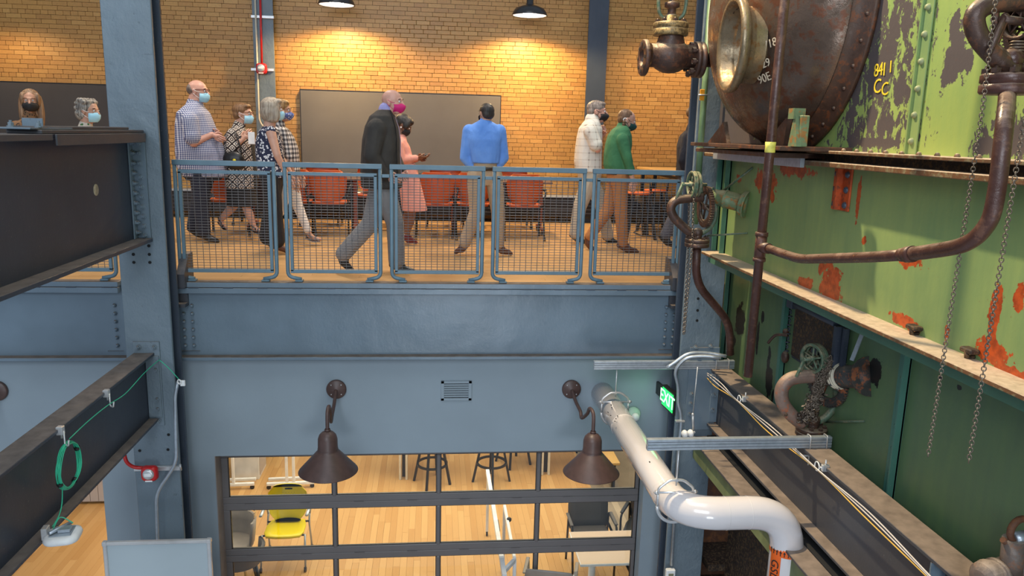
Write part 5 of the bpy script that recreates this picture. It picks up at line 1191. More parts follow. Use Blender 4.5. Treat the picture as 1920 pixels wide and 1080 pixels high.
# ---------------------------------------------------------------- chairs (local: faces +y)
def shell_chair(name, label, shell, frame_m, seat_z=.45, group=None, holes=False, loc=(0, 0, 0), rz=0, H=.86):
    t = thing(name, label, 'chair', loc, rz, group)
    # backrest: curved panel
    g = G(); n = 13; rings = []
    for j in range(13):
        f = (1 - math.cos(PI * j / 12)) / 2; z = seat_z + .02 + (H - seat_z - .02) * f; hw = .245 * max(.45, (1 - abs(2 * f - 1) ** (3.2 if f < .5 else 6))) ** .42 * (.90 + .10 * f); yb_ = -.20 - .05 * f
        rings.append([Vector((hw * math.sin(a), yb_ + .07 * (1 - math.cos(a * 1.0)) * 1.2, z)) for a in [(-1 + 2 * k / (n - 1)) * PI / 2 for k in range(n)]] + [Vector((hw * .98 * math.sin(a), yb_ - .012 + .07 * (1 - math.cos(a)) * 1.2, z)) for a in [(1 - 2 * k / (n - 1)) * PI / 2 for k in range(n)]])
    g.loft(rings); g.build('backrest', shell, t, w=0)
    g = G(); seat = [[Vector((x * s_, y * s_ + .01, z)) for x, y in ((-.20, -.19), (-.235, -.05), (-.235, .12), (-.20, .21), (-.08, .235), (.08, .235), (.20, .21), (.235, .12), (.235, -.05), (.20, -.19), (.08, -.21), (-.08, -.21))] for s_, z in ((.80, seat_z - .03), (.98, seat_z - .022), (1, seat_z), (.97, seat_z + .012), (.6, seat_z - .004))]
    g.loft(seat); g.build('seat', shell, t, w=0)
    if holes:
        g = G(); g.bbox((-.05, -.262, H - .075), (.05, -.236, H - .05), .01); g.build('handle_slot', SHAD, t, w=0)
        g = G()
        for r_ in range(6):
            for c_ in range(11): x = -.17 + .034 * c_ + (.017 if r_ % 2 else 0); z = H - .11 - .022 * r_; g.box((x - .004, -.2375 + .0 + .25 * x * x - .0, z - .003), (x + .004, -.2355 + .26 * x * x + .004, z + .003))
        g.build('perforations', simple('yellow_hole', (.45, .33, 0), .6) if 'yellow_hole' not in MATS else MATS['yellow_hole'], t, w=0, kind='stuff')
    for s_ in (-1, 1):
        g = G(); g.tube(rounded([(.25 * s_, -.25, .55), (.25 * s_, -.16, .44), (.26 * s_, -.26, .06)], .06, 4), .012, 8); lg1 = g.build('leg', frame_m, t, w=0)
        g = G(); g.tube(rounded([(.25 * s_, .16, .44), (.26 * s_, .24, .06)], .05, 4), .012, 8); lg2 = g.build('leg', frame_m, t, w=0)
        g = G(); g.tube(rounded([(.25 * s_, -.22, .50), (.27 * s_, -.22, .64), (.27 * s_, .10, .65)], .04, 4), .012, 8); g.tube([(.27 * s_, -.16, .66), (.27 * s_, .12, .66)], .02, 8, flat=.5); g.build('armrest', frame_m, t, w=0)
        for yy in (-.27, .25): g = G(); g.disc((.26 * s_ - .012, yy, .028), (1, 0, 0), .028, .010, 14); g.disc((.26 * s_ + .006, yy, .028), (1, 0, 0), .028, .010, 14); g.ball((.26 * s_, yy, .05), (.016, .02, .014), 8); g.build('caster', BLACK, lg1 if yy < 0 else lg2, w=0)
    g = G(); g.tube([(-.25, -.16, .44), (.25, -.16, .44)], .012, 8); g.tube([(-.25, .16, .43), (.25, .16, .43)], .012, 8); g.box((-.2, -.14, .40), (.2, .14, .425)); g.build('under_frame', BLKM, t, w=0)
    return t
gF = 'orange chairs at the lounge tables'
c0 = shell_chair('shell_chair', 'orange shell chair, its back to us, left of the striding man', ORANGE, BLKM, group=gF)
index_kids()
def put(px, Y, rz, lb): return copy_tree(c0, (at(px, 400, y=Y).x, Y, 0), rz, lb)
Yc1 = 10.15
c0.location = (at(619, 400, y=Yc1).x, Yc1, 0); 
put(552, Yc1 + .05, .15, 'orange shell chair partly behind the woman in white trousers')
put(818, Yc1, 0, 'orange shell chair, its back to us, right of the woman in pink')
put(888, Yc1 + .1, -.1, 'orange shell chair hidden behind the man in the blue shirt')
put(980, Yc1, 0, 'orange shell chair, its back to us, right of the man in the blue shirt')
put(432, Yc1 + .1, .1, 'orange shell chair behind the man in the checked shirt')
for px, lb in ((603, 'orange chair at the far side of the table left of the striding man'), (835, 'orange chair at the far side of the table left of the man in blue'), (960, 'orange chair at the far side of the table right of the man in blue'), (700, 'orange chair at the far side, hidden by the striding man'), (480, 'orange chair at the far side behind the woman in the patterned cardigan')):
    put(px, 11.35, PI, lb)
def flip_table(lb, xa, xb_, Y, z=.735):
    t = thing('lounge_table', lb, 'table', ((xa + xb_) / 2, Y, 0), 0, 'brown tables of the lounge'); W_ = (xb_ - xa) / 2
    g = G(); g.bbox((-W_, -.30, z - .025), (W_, .30, z), .006); g.build('tabletop', BRWOOD, t, w=0)
    for s_ in (-1, 1):
        x = s_ * (W_ - .12); g = G(); g.bbox((x - .025, -.035, .09), (x + .025, .035, z - .025), .006); g.bbox((x - .02, -.29, .06), (x + .02, .29, .10), .008); lg_ = g.build('leg', TERRA, t, w=0)
        for yy in (-.27, .27): g = G(); g.disc((x - .014, yy, .03), (1, 0, 0), .03, .011, 12); g.disc((x + .005, yy, .03), (1, 0, 0), .03, .011, 12); g.build('caster', BLACK, lg_, w=0)
    g = G(); g.box((-W_ + .12, .02, .42), (W_ - .12, .05, z - .05)); g.build('modesty_panel', DKSTEEL, t, w=0)
    return t
for a, b, lb in ((455, 683, 'brown table behind the women at left'), (690, 866, 'brown table behind the woman in pink'), (872, 1030, 'brown table right of the man in the blue shirt')):
    flip_table(lb, at(a, 360, y=10.75).x, at(b, 360, y=10.75).x, 10.75)
# tall pale table at right and stools
zt = .905; q = at(1190, 308, z=zt); q2 = at(1252, 327, z=zt)
xq = (q.x + q2.x) / 2; y0, y1 = q2.y, min(q.y, 12.15)
t = thing('high_table', 'high table with pale wooden top beside the right column', 'table', (xq + .6, (y0 + y1) / 2, 0))
g = G(); g.bbox((xq, y0, zt - .04), (xq + 1.25, y1, zt), .006); g.build('tabletop', OAKT, t)
g = G(); g.box((xq + .06, y0 + .06, zt - .09), (xq + 1.2, y1 - .06, zt - .04)); g.build('apron', BLKM, t)
for xx in (xq + .08, xq + .28, xq + 1.1):
    for yy in (y0 + .1, y1 - .1): g = G(); g.bbox((xx - .025, yy - .025, 0), (xx + .025, yy + .025, zt - .04), .004); g.build('leg', BLKM, t)
def bar_stool(lb, px, Y, h=.66, back=True, seatm=None, z0=0, name='bar_stool', ring=True, rz=0, group=None):
    t = thing(name, lb, 'stool', (at(px, 400, y=Y).x if z0 == 0 else px, Y, z0), rz, group)
    g = G(); g.lathe((0, 0, h - .02), (0, 0, 1), [(0, 0), (.15, 0), (.175, .015), (.17, .035), (0, .028)], 24); g.build('seat', seatm or ORANGEL, t, w=0)
    for sx in (-1, 1):
        for sy in (-1, 1): g = G(); g.sq([(sx * .11, sy * .11, h - .02), (sx * .20, sy * .20, 0)], .034, .034); g.build('leg', BLKM, t, w=0)
    g = G(); g.lathe((0, 0, .30), (0, 0, 1), [(.205, 0), (.235, 0), (.235, .028), (.205, .028), (.205, 0)], 28, False); g.build('foot_ring', BLKM, t, w=0)
    if back: g = G(); g.tube(arc((0, 0, h + .16), (1, 0, 0), (0, 1, 0), .17, 200, 340, 8), .045, 8, flat=.25); g.tube([(-.12, -.12, h), (-.14, -.12, h + .16)], .01, 6); g.tube([(.12, -.12, h), (.14, -.12, h + .16)], .01, 6); g.build('backrest', BLKM, t, w=0)
    return t
bar_stool('black stool with orange seat beside the green-shirted man', 1197, 10.35, .62)
bar_stool('black stool with orange seat under the high table near the right column', 1228, 10.9, .62)
t = thing('sled_frame', 'thin black sled base of a chair on the floor by the high table', 'chair', at(1240, 440, z=0))
g = G(); P_ = [at(1188, 436, z=.012), at(1205, 442, z=.012), at(1265, 442, z=.012), at(1258, 426, z=.012), at(1207, 424, z=.012)]; g.tube(P_, .008, 6, closed=True); g.tube([P_[1], P_[1] + Vector((-.02, .1, .45)), P_[4] + Vector((0, 0, .45)), P_[4]], .008, 6); g.tube([P_[2], P_[2] + Vector((0, .1, .45)), P_[3] + Vector((0, 0, .45)), P_[3]], .008, 6); g.build('frame', BLKM, t)
g = G(); g.bbox(P_[1] + Vector((-.02, .02, .44)), P_[3] + Vector((.02, -.02, .47)), .01); g.build('seat', BLKM, t)

# ---------------------------------------------------------------- lower room
yp = at(537, 1043, z=ZL); yc = shell_chair('task_chair', 'bright yellow perforated shell chair on casters behind the glass door', YELLOW, GALV, holes=True, loc=(at(537, 1010, y=8.84).x, 8.84, ZL), rz=PI, H=.90)
def tub_chair(lb, loc, rz, shell, legm, H=.80, name='tub_chair', slats=False):
    t = thing(name, lb, 'chair', loc, rz); g = G(); rings = []
    for z, r_ in ((.42, .22), (.46, .26), (.62, .28), (H, .29)):
        rings.append([Vector(((r_) * math.sin(a), -r_ * math.cos(a), z)) for a in [(-1 + 2 * k / 16) * PI * .62 for k in range(17)]] + [Vector(((r_ - .025) * math.sin(a), -(r_ - .025) * math.cos(a), z)) for a in [(1 - 2 * k / 16) * PI * .62 for k in range(17)]])
    g.loft(rings); g.build('backrest', shell, t, w=0)
    g = G(); g.lathe((0, 0, .41), (0, 0, 1), [(0, 0), (.2, 0), (.25, .02), (.25, .05), (.2, .06), (0, .05)], 24); g.build('seat', shell, t, w=0)
    for sx in (-1, 1):
        for sy in (-1, 1): g = G(); g.tube([(sx * .15, sy * .15, .42), (sx * .22, sy * .22, 0)], [.02, .013], 8); g.build('leg', legm, t, w=0)
    if slats:
        for k in range(3): g = G(); g.tube(arc((0, 0, H + .04 + .03 * k), (0, -1, 0), (1, 0, 0), .285, -100, 100, 16), .007, 6); g.build('slat', OAKT, t, w=0)
    return t
tub_chair('grey tub chair with wooden legs behind the left door pane', (at(434, 1020, y=8.5).x, 8.5, ZL), PI, GREYCH, OAKT, .74, slats=True)
tub_chair('dark brown tub chair at the very bottom of the left door panes', (at(450, 1085, y=8.15).x, 8.15, ZL), .4, BRCH, BLKM, .60)
def nested_table(lb, x, y, rz, panel=None):
    t = thing('folded_table', lb, 'table', (x, y, ZL), rz); 
    for s_ in (-1, 1):
        g = G(); g.bbox((s_ * .05 - .02, -.02, .08), (s_ * .05 + .02, .02, .95), .004); g.build('post', WHITE, t, w=0)
    g = G(); g.bbox((-.34, -.025, .055), (.34, .025, .10), .006); g.build('foot_rail', WHITE, t, w=0)
    for s_ in (-1, 1): g = G(); g.disc((s_ * .31, -.02, .03), (0, 1, 0), .032, .03, 14); g.build('caster', BLACK, t, w=0)
    g = G(); g.bbox((-.30, .05, .75), (.30, .08, 1.45), .005); g.build('folded_top', panel or WHITE, t, w=0)
    g = G(); g.bbox((-.34, .14, .055), (.34, .18, .10), .006); g.build('foot_rail', WHITE, t, w=0)
    return t
p = at(545, 915, z=ZL); nested_table('white folded rolling table behind the yellow chair', p.x, p.y, .05, BRWOOD)
p = at(432, 918, z=ZL); nested_table('white folded rolling table behind the far left pane', p.x, p.y, .05, BRWOOD)
p = at(455, 905, z=ZL); t = thing('storage_cabinet', 'white cabinet side behind the upper left pane', 'cabinet', p)
g = G(); g.bbox((p.x - .15, p.y + .1, ZL), (p.x + .22, p.y + .6, ZL + 1.0), .005); g.build('body', WHITE, t); g = G(); g.box((p.x + .221, p.y + .14, ZL + .05), (p.x + .226, p.y + .56, ZL + .95)); g.build('door', TANB, t)
p = at(596, 853, z=ZL); t = thing('floor_box', 'small white box on the floor under the wall edge', 'box', p); g = G(); g.bbox((p.x - .12, p.y, ZL), (p.x + .2, p.y + .3, ZL + .08), .01); g.bbox((p.x - .10, p.y + .02, ZL + .08), (p.x + .18, p.y + .28, ZL + .10), .01); g.build('body', WHITE, t)
for (px, py, lb) in ((810, 905, 'black bar stool with foot ring behind the second door mullion'), (921, 903, 'black bar stool with foot ring right of the second door mullion'), (962, 868, 'black bar stool far back, only its lower legs in view')):
    p = at(px, py, z=ZL); bar_stool(lb, p.x, p.y, .66, False, BLKM, ZL, rz=.5 if px != 921 else .78)
for (a, b, py, lb) in ((750, 762, 899, 'cream and black panel leg of a tall table behind the glass'), (1016, 1028, 890, 'cream panel leg of a tall table near the third mullion')):
    p = at(a, py, z=ZL); p2 = at(b, py, z=ZL); t = thing('tall_table', lb, 'table', ((p.x + p2.x) / 2, p.y, ZL))
    for q_ in (p, p2): g = G(); g.bbox((q_.x - .015, q_.y - .02, ZL), (q_.x + .02, q_.y + .03, ZL + .95), .004); g.build('leg', CREAM, t)
    g = G(); g.box((p.x + .03, p.y + .05, ZL + .02), (p2.x - .0, p.y + .07, ZL + .95)); g.build('panel', BLKM, t)
    g = G(); g.bbox((p.x - .5, p.y - .1, ZL + .95), (p.x + .9, p.y + .6, ZL + .99), .004); g.build('tabletop', OAKT, t)
p = at(1160, 872, z=ZL); t = thing('bench', 'low wooden bench end seen beside the lamp shade', 'bench', p)
a, b = at(1140, 845, z=ZL + .45), at(1163, 868, z=ZL + .45); g = G(); g.bbox((a.x - .25, b.y, ZL + .41), (b.x, a.y + .8, ZL + .45), .006); g.build('seat', OAKT, t); g = G(); g.bbox((b.x - .1, b.y + .05, ZL), (b.x - .05, b.y + .1, ZL + .41), .004); g.build('leg', BLKM, t)
# white folded frame running away from the door
zf = -3.0; a, b = at(946, 1082, z=zf), at(914, 884, z=zf); c, d = at(965, 1050, z=zf), at(946, 950, z=zf)
t = thing('rolling_frame', 'long white rolling table frame standing edge-on behind the glass', 'frame', (a.x, (a.y + b.y) / 2, ZL))
g = G(); g.sq([a, b], .045, .06); g.build('top_rail', WHITE, t); g = G(); g.sq([c, d], .03, .05); g.build('side_rail', WHITE, t)
g = G(); g.sq([a.lerp(b, .25) + Vector((.04, 0, 0)), a.lerp(b, .62) + Vector((.03, 0, -.5))], .03, .02); g.build('diagonal_strut', GALV, t)
g = G(); g.sq([a.lerp(b, .04), c], .035, .04); g.build('cross_bar', WHITE, t)
for q_ in (a.lerp(b, .05), a.lerp(b, .95), c, d): g = G(); g.bbox((q_.x - .018, q_.y - .018, ZL + .06), (q_.x + .018, q_.y + .018, zf), .004); g.build('post', WHITE, t); g = G(); g.disc((q_.x - .012, q_.y, ZL + .03), (1, 0, 0), .03, .024, 12); g.build('caster', BLACK, t)
g = G(); q_ = a.lerp(b, .45); g.bbox((q_.x + .02, q_.y - .18, zf - .02), (q_.x + .035, q_.y + .05, zf + .01), .004); q_ = c.lerp(d, .7); g.ball((q_.x + .02, q_.y, zf + .02), .03, 10); g.build('latch', BLACK, t)
# right-hand table and chairs
zt = ZL + .68; A_ = at(1066, 997, z=zt); B_ = at(1092, 1066, z=zt); C_ = at(1186, 992, z=zt)
B_.y = max(B_.y, 7.435)
t = thing('side_table', 'pale beech-topped table with white edge at the lower right panes', 'table', ((A_.x + C_.x) / 2, (A_.y + B_.y) / 2, ZL))
x0 = (A_.x + B_.x) / 2; x1 = x0 + .95
g = G(); g.bbox((x0, B_.y, zt - .03), (x1, A_.y, zt - .001), .004); g.build('edge_band', WHITE, t); g = G(); g.box((x0 + .008, B_.y + .008, zt - .001), (x1 - .008, A_.y - .008, zt)); g.build('tabletop', BEECH, t)
g = G(); xm_ = (x0 + x1) / 2 - .3; ym_ = (A_.y + B_.y) / 2; g.tube([(xm_, ym_ - .15, ZL + .03), (xm_, ym_ - .15, zt - .03)], .04, 14); g.bbox((xm_ - .04, ym_ - .4, ZL), (xm_ + .04, ym_ + .3, ZL + .035), .01); g.build('pedestal', WHITE, t)
def arm_chair(lb, loc, rz, m, fm, H=.84):
    t = thing('arm_chair', lb, 'chair', loc, rz); g = G(); g.loft([[Vector((x * s_, -.22 - .05 * f + .12 * x * x, .44 + (H - .44 - .12 * x * x * f) * f)) for x in (-.25, -.15, 0, .15, .25)] + [Vector((x * s_, -.235 - .05 * f + .12 * x * x, .44 + (H - .44 - .12 * x * x * f) * f)) for x in (.25, .15, 0, -.15, -.25)] for f, s_ in ((0, .92), (.3, 1), (.8, 1), (.95, .98), (1, .90))]); g.build('backrest', m, t, w=0)
    g = G(); g.loft([[Vector((x * s_, y * s_, z)) for x, y in ((-.22, -.22), (-.24, 0), (-.22, .22), (0, .24), (.22, .22), (.24, 0), (.22, -.22), (0, -.22))] for s_, z in ((.9, .43), (1, .44), (1, .465), (.93, .475))]); g.build('seat', m, t, w=0)
    for s_ in (-1, 1):
        g = G(); g.tube(rounded([(.25 * s_, -.26, 0), (.25 * s_, -.20, .66), (.27 * s_, .16, .64), (.25 * s_, .22, 0)], .06, 4), .014, 8); g.build('leg_frame', fm, t, w=0)
        g = G(); g.bbox((.27 * s_ - .02, -.18, .655), (.27 * s_ + .02, .14, .67), .006); g.build('armrest', m, t, w=0)
    return t
p = at(1112, 972, y=A_.y + .25); arm_chair('dark charcoal armchair pushed to the beech-topped table', (p.x, A_.y + .30, ZL), PI, BRCH, BLKM, p.z - ZL + .11)
p = at(1200, 975, y=A_.y + .4); arm_chair('dark armchair cut by the right door frame', (p.x + .08, A_.y + .45, ZL), PI - .5, BLKM, BLKM, .84)
p = at(1040, 1060, z=ZL + .80); arm_chair('light grey armchair at the bottom edge, back towards us', (p.x, p.y + .2, ZL), -.25, GREYCH, GALV, .78)
# ---------------------------------------------------------------- people
SK = {'fair': skinm('skin_fair', (.60, .33, .235)), 'pink': skinm('skin_pink', (.62, .32, .24)), 'tan': skinm('skin_tan', (.50, .26, .17)), 'brown': skinm('skin_brown', (.20, .085, .045))}
EYEW = simple('eye_white', (.7, .68, .65), .3); EYED = simple('eye_dark', (.03, .02, .015), .2)
def blob(prims, voxel, mat, name, parent, it=4, extra=None):
    g = G()
    for p in prims:
        if p[0] == 'e': g.ball(p[1], p[2], 14, p[3] if len(p) > 3 else None)
        elif p[0] == 'c':
            _, a, ra, b, rb = p; a = Vector(a); b = Vector(b); g.tube([a, b], [ra, rb], 12); g.ball(a, ra, 12); g.ball(b, rb, 12)
        elif p[0] == 'l': g.loft(p[1])
    me = bpy.data.meshes.new('t'); me.from_pydata([v[:] for v in g.v], [], g.f)
    o = bpy.data.objects.new('t', me); COL.objects.link(o)
    m = o.modifiers.new('r', 'REMESH'); m.mode = 'VOXEL'; m.voxel_size = voxel; m.use_smooth_shade = True
    s_ = o.modifiers.new('s', 'SMOOTH'); s_.iterations = it; s_.factor = .5
    out = bpy.data.meshes.new_from_object(o.evaluated_get(bpy.context.evaluated_depsgraph_get())); bpy.data.objects.remove(o); bpy.data.meshes.remove(me)
    if extra:
        import bmesh
        b = bmesh.new(); b.from_mesh(out); me2 = extra.mesh('x'); b.from_mesh(me2); b.to_mesh(out); b.free(); out.polygons.foreach_set('use_smooth', [True] * len(out.polygons))
    out.transform(WM[parent.name].inverted()); out.materials.clear(); out.materials.append(mat); out.name = name
    return link(name, out, parent)
def ringv(c, fx, lx, rd, rl, n=20, pw=2.4):
    r = []
    for k in range(n):
        a = 2 * PI * k / n; ca, sa = math.cos(a), math.sin(a); q = (abs(ca) ** pw + abs(sa) ** pw) ** (-1 / pw); r.append(c + fx * (rd * ca * q) + lx * (rl * sa * q))
    return r
def hand(prims, ex, w, d, nrm, s, side, curl=.6):
    """palm into the body blob, fingers as tubes rooted in it; d along the hand, nrm out of the palm"""
    d = d.normalized(); lat = d.cross(nrm).normalized() * side; nrm = lat.cross(d).normalized() * side
    prims.append(('c', w, .024 * s, w + d * .05 * s, .026 * s)); prims.append(('c', w + d * .05 * s + lat * .02 * s, .016 * s, w + d * .085 * s + lat * .024 * s, .013 * s)); prims.append(('c', w + d * .05 * s - lat * .02 * s, .016 * s, w + d * .08 * s - lat * .024 * s, .013 * s))
    for i, (o_, L) in enumerate(((.030, .072), (.010, .082), (-.011, .076), (-.031, .058))):
        b = w + d * (.080 - .006 * abs(i - 1)) * s + lat * o_ * s; pts = [b - d * .02 * s]; dd = d.copy()
        for k in range(3): pts.append(pts[-1] + dd * (L * s * (.5, .35, .3)[k] + (.02 * s if k == 0 else 0))); dd = (dd + nrm * curl * .75).normalized()
        ex.tube(smooth_path(pts, 2), [.0095 * s] * 3 + [.0085 * s] * 3 + [.0065 * s], 8)
    t0 = w + d * .022 * s + lat * .024 * s; ex.tube(smooth_path([t0 - lat * .01 * s, t0 + (lat * .7 + d * .6 + nrm * .3) * .04 * s, t0 + (lat * .55 + d * 1.5 + nrm * .7) * .045 * s], 3), [.0125 * s] * 3 + [.010 * s] * 3 + [.008 * s], 8)
def person(sp):
    Y = sp['Y']; th = math.radians(sp.get('th', 0)); fx = Vector((math.cos(th), math.sin(th), 0)); lx = Vector((-math.sin(th), math.cos(th), 0)); up = Vector((0, 0, 1))
    sc = (at(400, 300, y=Y) - at(401, 300, y=Y)).length     # metres per pixel at that depth
    base = at(sp['hip'][0], sp['hip'][1], y=Y); base.z = 0
    t = thing('person', sp['label'], 'person', base)
    def A(p, side=0):
        q = at(p[0], p[1], y=Y + lx.y * side + (p[2] if len(p) > 2 else 0)); return q
    sw = sp.get('sw', .19); prims = []; ex = G(); skin = SK[sp['skin']]
    # torso rings: (px, py, half width px, other half m)
    rings = []; cl = []
    side_on = abs(fx.x) > .6
    for (px, py, hw, om) in sp['torso']:
        c = A((px, py)); rd, rl = (hw * sc, om) if side_on else (om, hw * sc)
        rings.append(ringv(c, fx, lx, rd * .86, rl * .86)); cl.append((c, rd, rl))
    prims.append(('l', rings))
    # head
    hx, hy, hh = sp['head']; hh *= sc; hc = A((hx, hy)); yaw = th + math.radians(sp.get('turn', 0)); pt = math.radians(sp.get('nod', 0))
    hf = Vector((math.cos(yaw) * math.cos(pt), math.sin(yaw) * math.cos(pt), -math.sin(pt))); hl = up.cross(hf).normalized(); hu = hf.cross(hl).normalized()
    HR = Matrix((hf, hl, hu)).transposed()
    def Hd(x, y, z): return hc + HR @ (Vector((x, y, z)) * hh)
    def HE(c, r): return ('e', Hd(*c), tuple(v * hh for v in r), HR)
    prims += [HE((-.06, 0, .12), (.42, .33, .37)), HE((.08, 0, -.10), (.30, .27, .36)), HE((.17, 0, -.34), (.17, .17, .13)), HE((.30, 0, .11), (.10, .20, .06)), HE((.24, .12, -.10), (.10, .09, .12)), HE((.24, -.12, -.10), (.10, .09, .12))]
    prims += [('c', Hd(.36, 0, .06), .035 * hh, Hd(.45, 0, -.09), .055 * hh), ('e', Hd(.33, 0, -.24), (.05 * hh, .11 * hh, .045 * hh), HR)]
    for s_ in (-1, 1): prims += [HE((-.03, .33 * s_, -.03), (.085, .035, .13)), HE((-.06, .35 * s_, .02), (.06, .03, .07))]
    nb = A(sp['neck']) if 'neck' in sp else cl[-1][0]; nr = sp.get('nr', .23) * hh
    prims.append(('c', nb, nr * 1.15, Hd(-.10, 0, -.22), nr))
    # arms
    for side, key in ((-1, 'R'), (1, 'L')):
        if key + 's' not in sp: continue
        S_ = A(sp[key + 's'], side * sw); E_ = A(sp[key + 'e'], side * (sw + .04)); 
        wk = sp[key + 'w']; W_ = A(wk, side * sw * (wk[2 + 0] if False else 1)); 
        if key + 'wl' in sp: W_ = A(wk, sp[key + 'wl'])
        k = sp.get('arm', 1); prims += [('c', S_, .056 * k, E_, .042 * k), ('c', E_, .041 * k, W_, .027 * k)]
        hd = sp.get(key + 'hd'); d = (Vector(hd) if hd else (W_ - E_)).normalized()
        nrm = Vector(sp.get(key + 'hn', (0, -side * 1.0, 0))) if key + 'hn' in sp else -lx * side
        if abs(nrm.normalized().dot(d)) > .9: nrm = up
        hand(prims, ex, W_, d, nrm, sp.get('hs', 1), 1 if side < 0 else -1, sp.get('curl', .5)); sp['_' + key] = (S_, E_, W_)
    # legs
    hipc = A(sp['hip']); hw = sp.get('hipw', .095); feet = []
    for side, key in ((-1, 'R'), (1, 'L')):
        if key + 'k' not in sp: continue
        Hh = hipc + lx * side * hw; K_ = A(sp[key + 'k'], side * hw * .9); An = A(sp[key + 'a'], side * hw * .9)
        lg = sp.get('leg', 1); prims += [('c', Hh, .082 * lg, K_, .052 * lg), ('c', K_, .052 * lg, K_.lerp(An, .35), .055 * lg), ('c', K_.lerp(An, .35), .053 * lg, An, .032 * lg)]
        toe = A(sp[key + 't'], side * hw * .9); fd = (toe - An); feet.append((An, toe, key)); sp['_leg' + key] = (Hh, K_, An, toe)
        prims += [('c', An, .032, An + fd * .25 + Vector((0, 0, -.02)), .032), ('c', An + fd * .25 + Vector((0, 0, -.02)), .030, toe, .020)]
    body = blob(prims, sp.get('vox', .0085), skin, 'body', t, 2, ex)
    # ----- clothes
    top = sp['top']; tm = top['m']; g = top.get('grow', 1.0); tp = [('l', [ringv(c, fx, lx, rd * g, rl * g) for (c, rd, rl) in cl[top.get('from', 0):]])]
    slv = top.get('sleeve', 'long'); 
    for key, side in (('R', -1), ('L', 1)):
        if '_' + key not in sp: continue
        S_, E_, W_ = sp['_' + key]; k = sp.get('arm', 1); q = top.get('sr', .062) * k
        if slv != 'none': tp.append(('c', S_, q * 1.12, S_.lerp(E_, .72 if slv == 'short' else 1), q * (1.02 if slv == 'short' else .88)))
        if slv == 'long': tp.append(('c', E_, q * .88, E_.lerp(W_, top.get('cut', .94)), q * .68))
        if slv == 'none': tp.append(('e', S_ + Vector((0, 0, .01)), (.055, .05, .06)))
        if slv == 'short': tp.append(('c', S_.lerp(E_, .66), q * 1.08, S_.lerp(E_, .74), q * 1.08))
        if top.get('cuff') and slv == 'long': tp.append(('c', E_.lerp(W_, top['cut'] - .12), q * .84, E_.lerp(W_, top['cut']), q * .80))
    if top.get('collar', True): tp.append(('c', nb + Vector((0, 0, -.02)), nr * 1.35, nb.lerp(Hd(-.10, 0, -.3), .22), nr * 1.22))
    to = blob(tp, .010, tm, top.get('n', 'shirt'), t, 5)
    bt = sp['bottom']; bp = []; bm_ = bt['m']; H0 = hipc
    wr = cl[0]
    if bt['k'] == 'trousers':
        bp.append(('l', [ringv(hipc + Vector((0, 0, z)), fx, lx, wr[1] * a, wr[2] * a) for z, a in ((-.10, .72), (-.04, .90), (.03, .97), (.12, .93), (.18, .88))]))
        for key in 'RL':
            if '_leg' + key in sp:
                Hh, K_, An, toe = sp['_leg' + key]; w_ = bt.get('w', 1); e_ = K_.lerp(An, bt.get('len', .93)); bp += [('c', Hh + Vector((0, 0, .0)), .100 * w_, K_, .078 * w_), ('c', K_, .078 * w_, e_, .066 * w_ * bt.get('flare', 1))]
    else:
        L = bt.get('len', .42); fl = bt.get('flare', 1.15)
        bp.append(('l', [ringv(hipc + Vector((bt.get('lean', 0) * f * fx.x, 0, .16 - f * L)), fx, lx, wr[1] * (.95 + (fl - .95) * f), wr[2] * (.95 + (fl - .95) * f)) for f in (0, .25, .5, .75, 1)]))
    blob(bp, .010, bm_, bt.get('n', bt['k']), t, 4)
    # shoes
    for An, toe, key in feet:
        fd = (toe - An); fd2 = fd.normalized(); heel = An - fd2 * .05 + Vector((0, 0, -.035)) if 'heelup' not in sp.get('fx' + key, '') else An - fd2 * .045
        sm = sp['shoe'][0]; kind = sp['shoe'][1]; r = .040; dn = sp.get('fd' + key, (0, 0, -1)); dn = Vector(dn)
        if kind == 'shoe': blob([('c', heel, .036, An + fd * .35 + dn * .03, .042), ('c', An + fd * .35 + dn * .03, .044, toe + dn * .0, .030), ('c', An + dn * .01, .044, An + fd * .3, .040), ('c', toe, .030, toe + fd2 * .03, .024)], .009, sm, 'shoe', t, 3)
        else:
            gg = G(); gg.tube([heel + dn * .03, An + fd * .5 + dn * .055, toe + dn * .018], [.032, .034, .034], 10, flat=.3); u = fd2.cross(up).normalized()
            for f in (.25, .55, .85): c = An.lerp(toe, f) + dn * .02; gg.tube(arc(c + dn * .01, u, up, .040 - .006 * f, -10, 190, 10), .008, 6)
            gg.tube(arc(An, fd2, u, .040, 0, 350, 12), .006, 6); gg.build('sandal', sm, t)
    # hair
    for hs_ in sp.get('hair', []):
        pr = [HE(*h) if h[0] != 'c' else h for h in hs_['p']]; blob(pr, .009, hs_['m'], hs_.get('n', 'hair'), t, hs_.get('it', 3))
    # eyes
    for s_ in (-1, 1):
        gg = G(); gg.ball(Hd(.335, .13 * s_, .03), .042 * hh, 10); o_ = gg.build('eye', EYEW, t)
        gg = G(); gg.ball(Hd(.366, .13 * s_, .03), .020 * hh, 8); gg.tube([Hd(.36, .06 * s_, .12), Hd(.38, .14 * s_, .14), Hd(.33, .22 * s_, .11)], .012 * hh, 6); gg.build('pupil_and_brow', EYED, t)
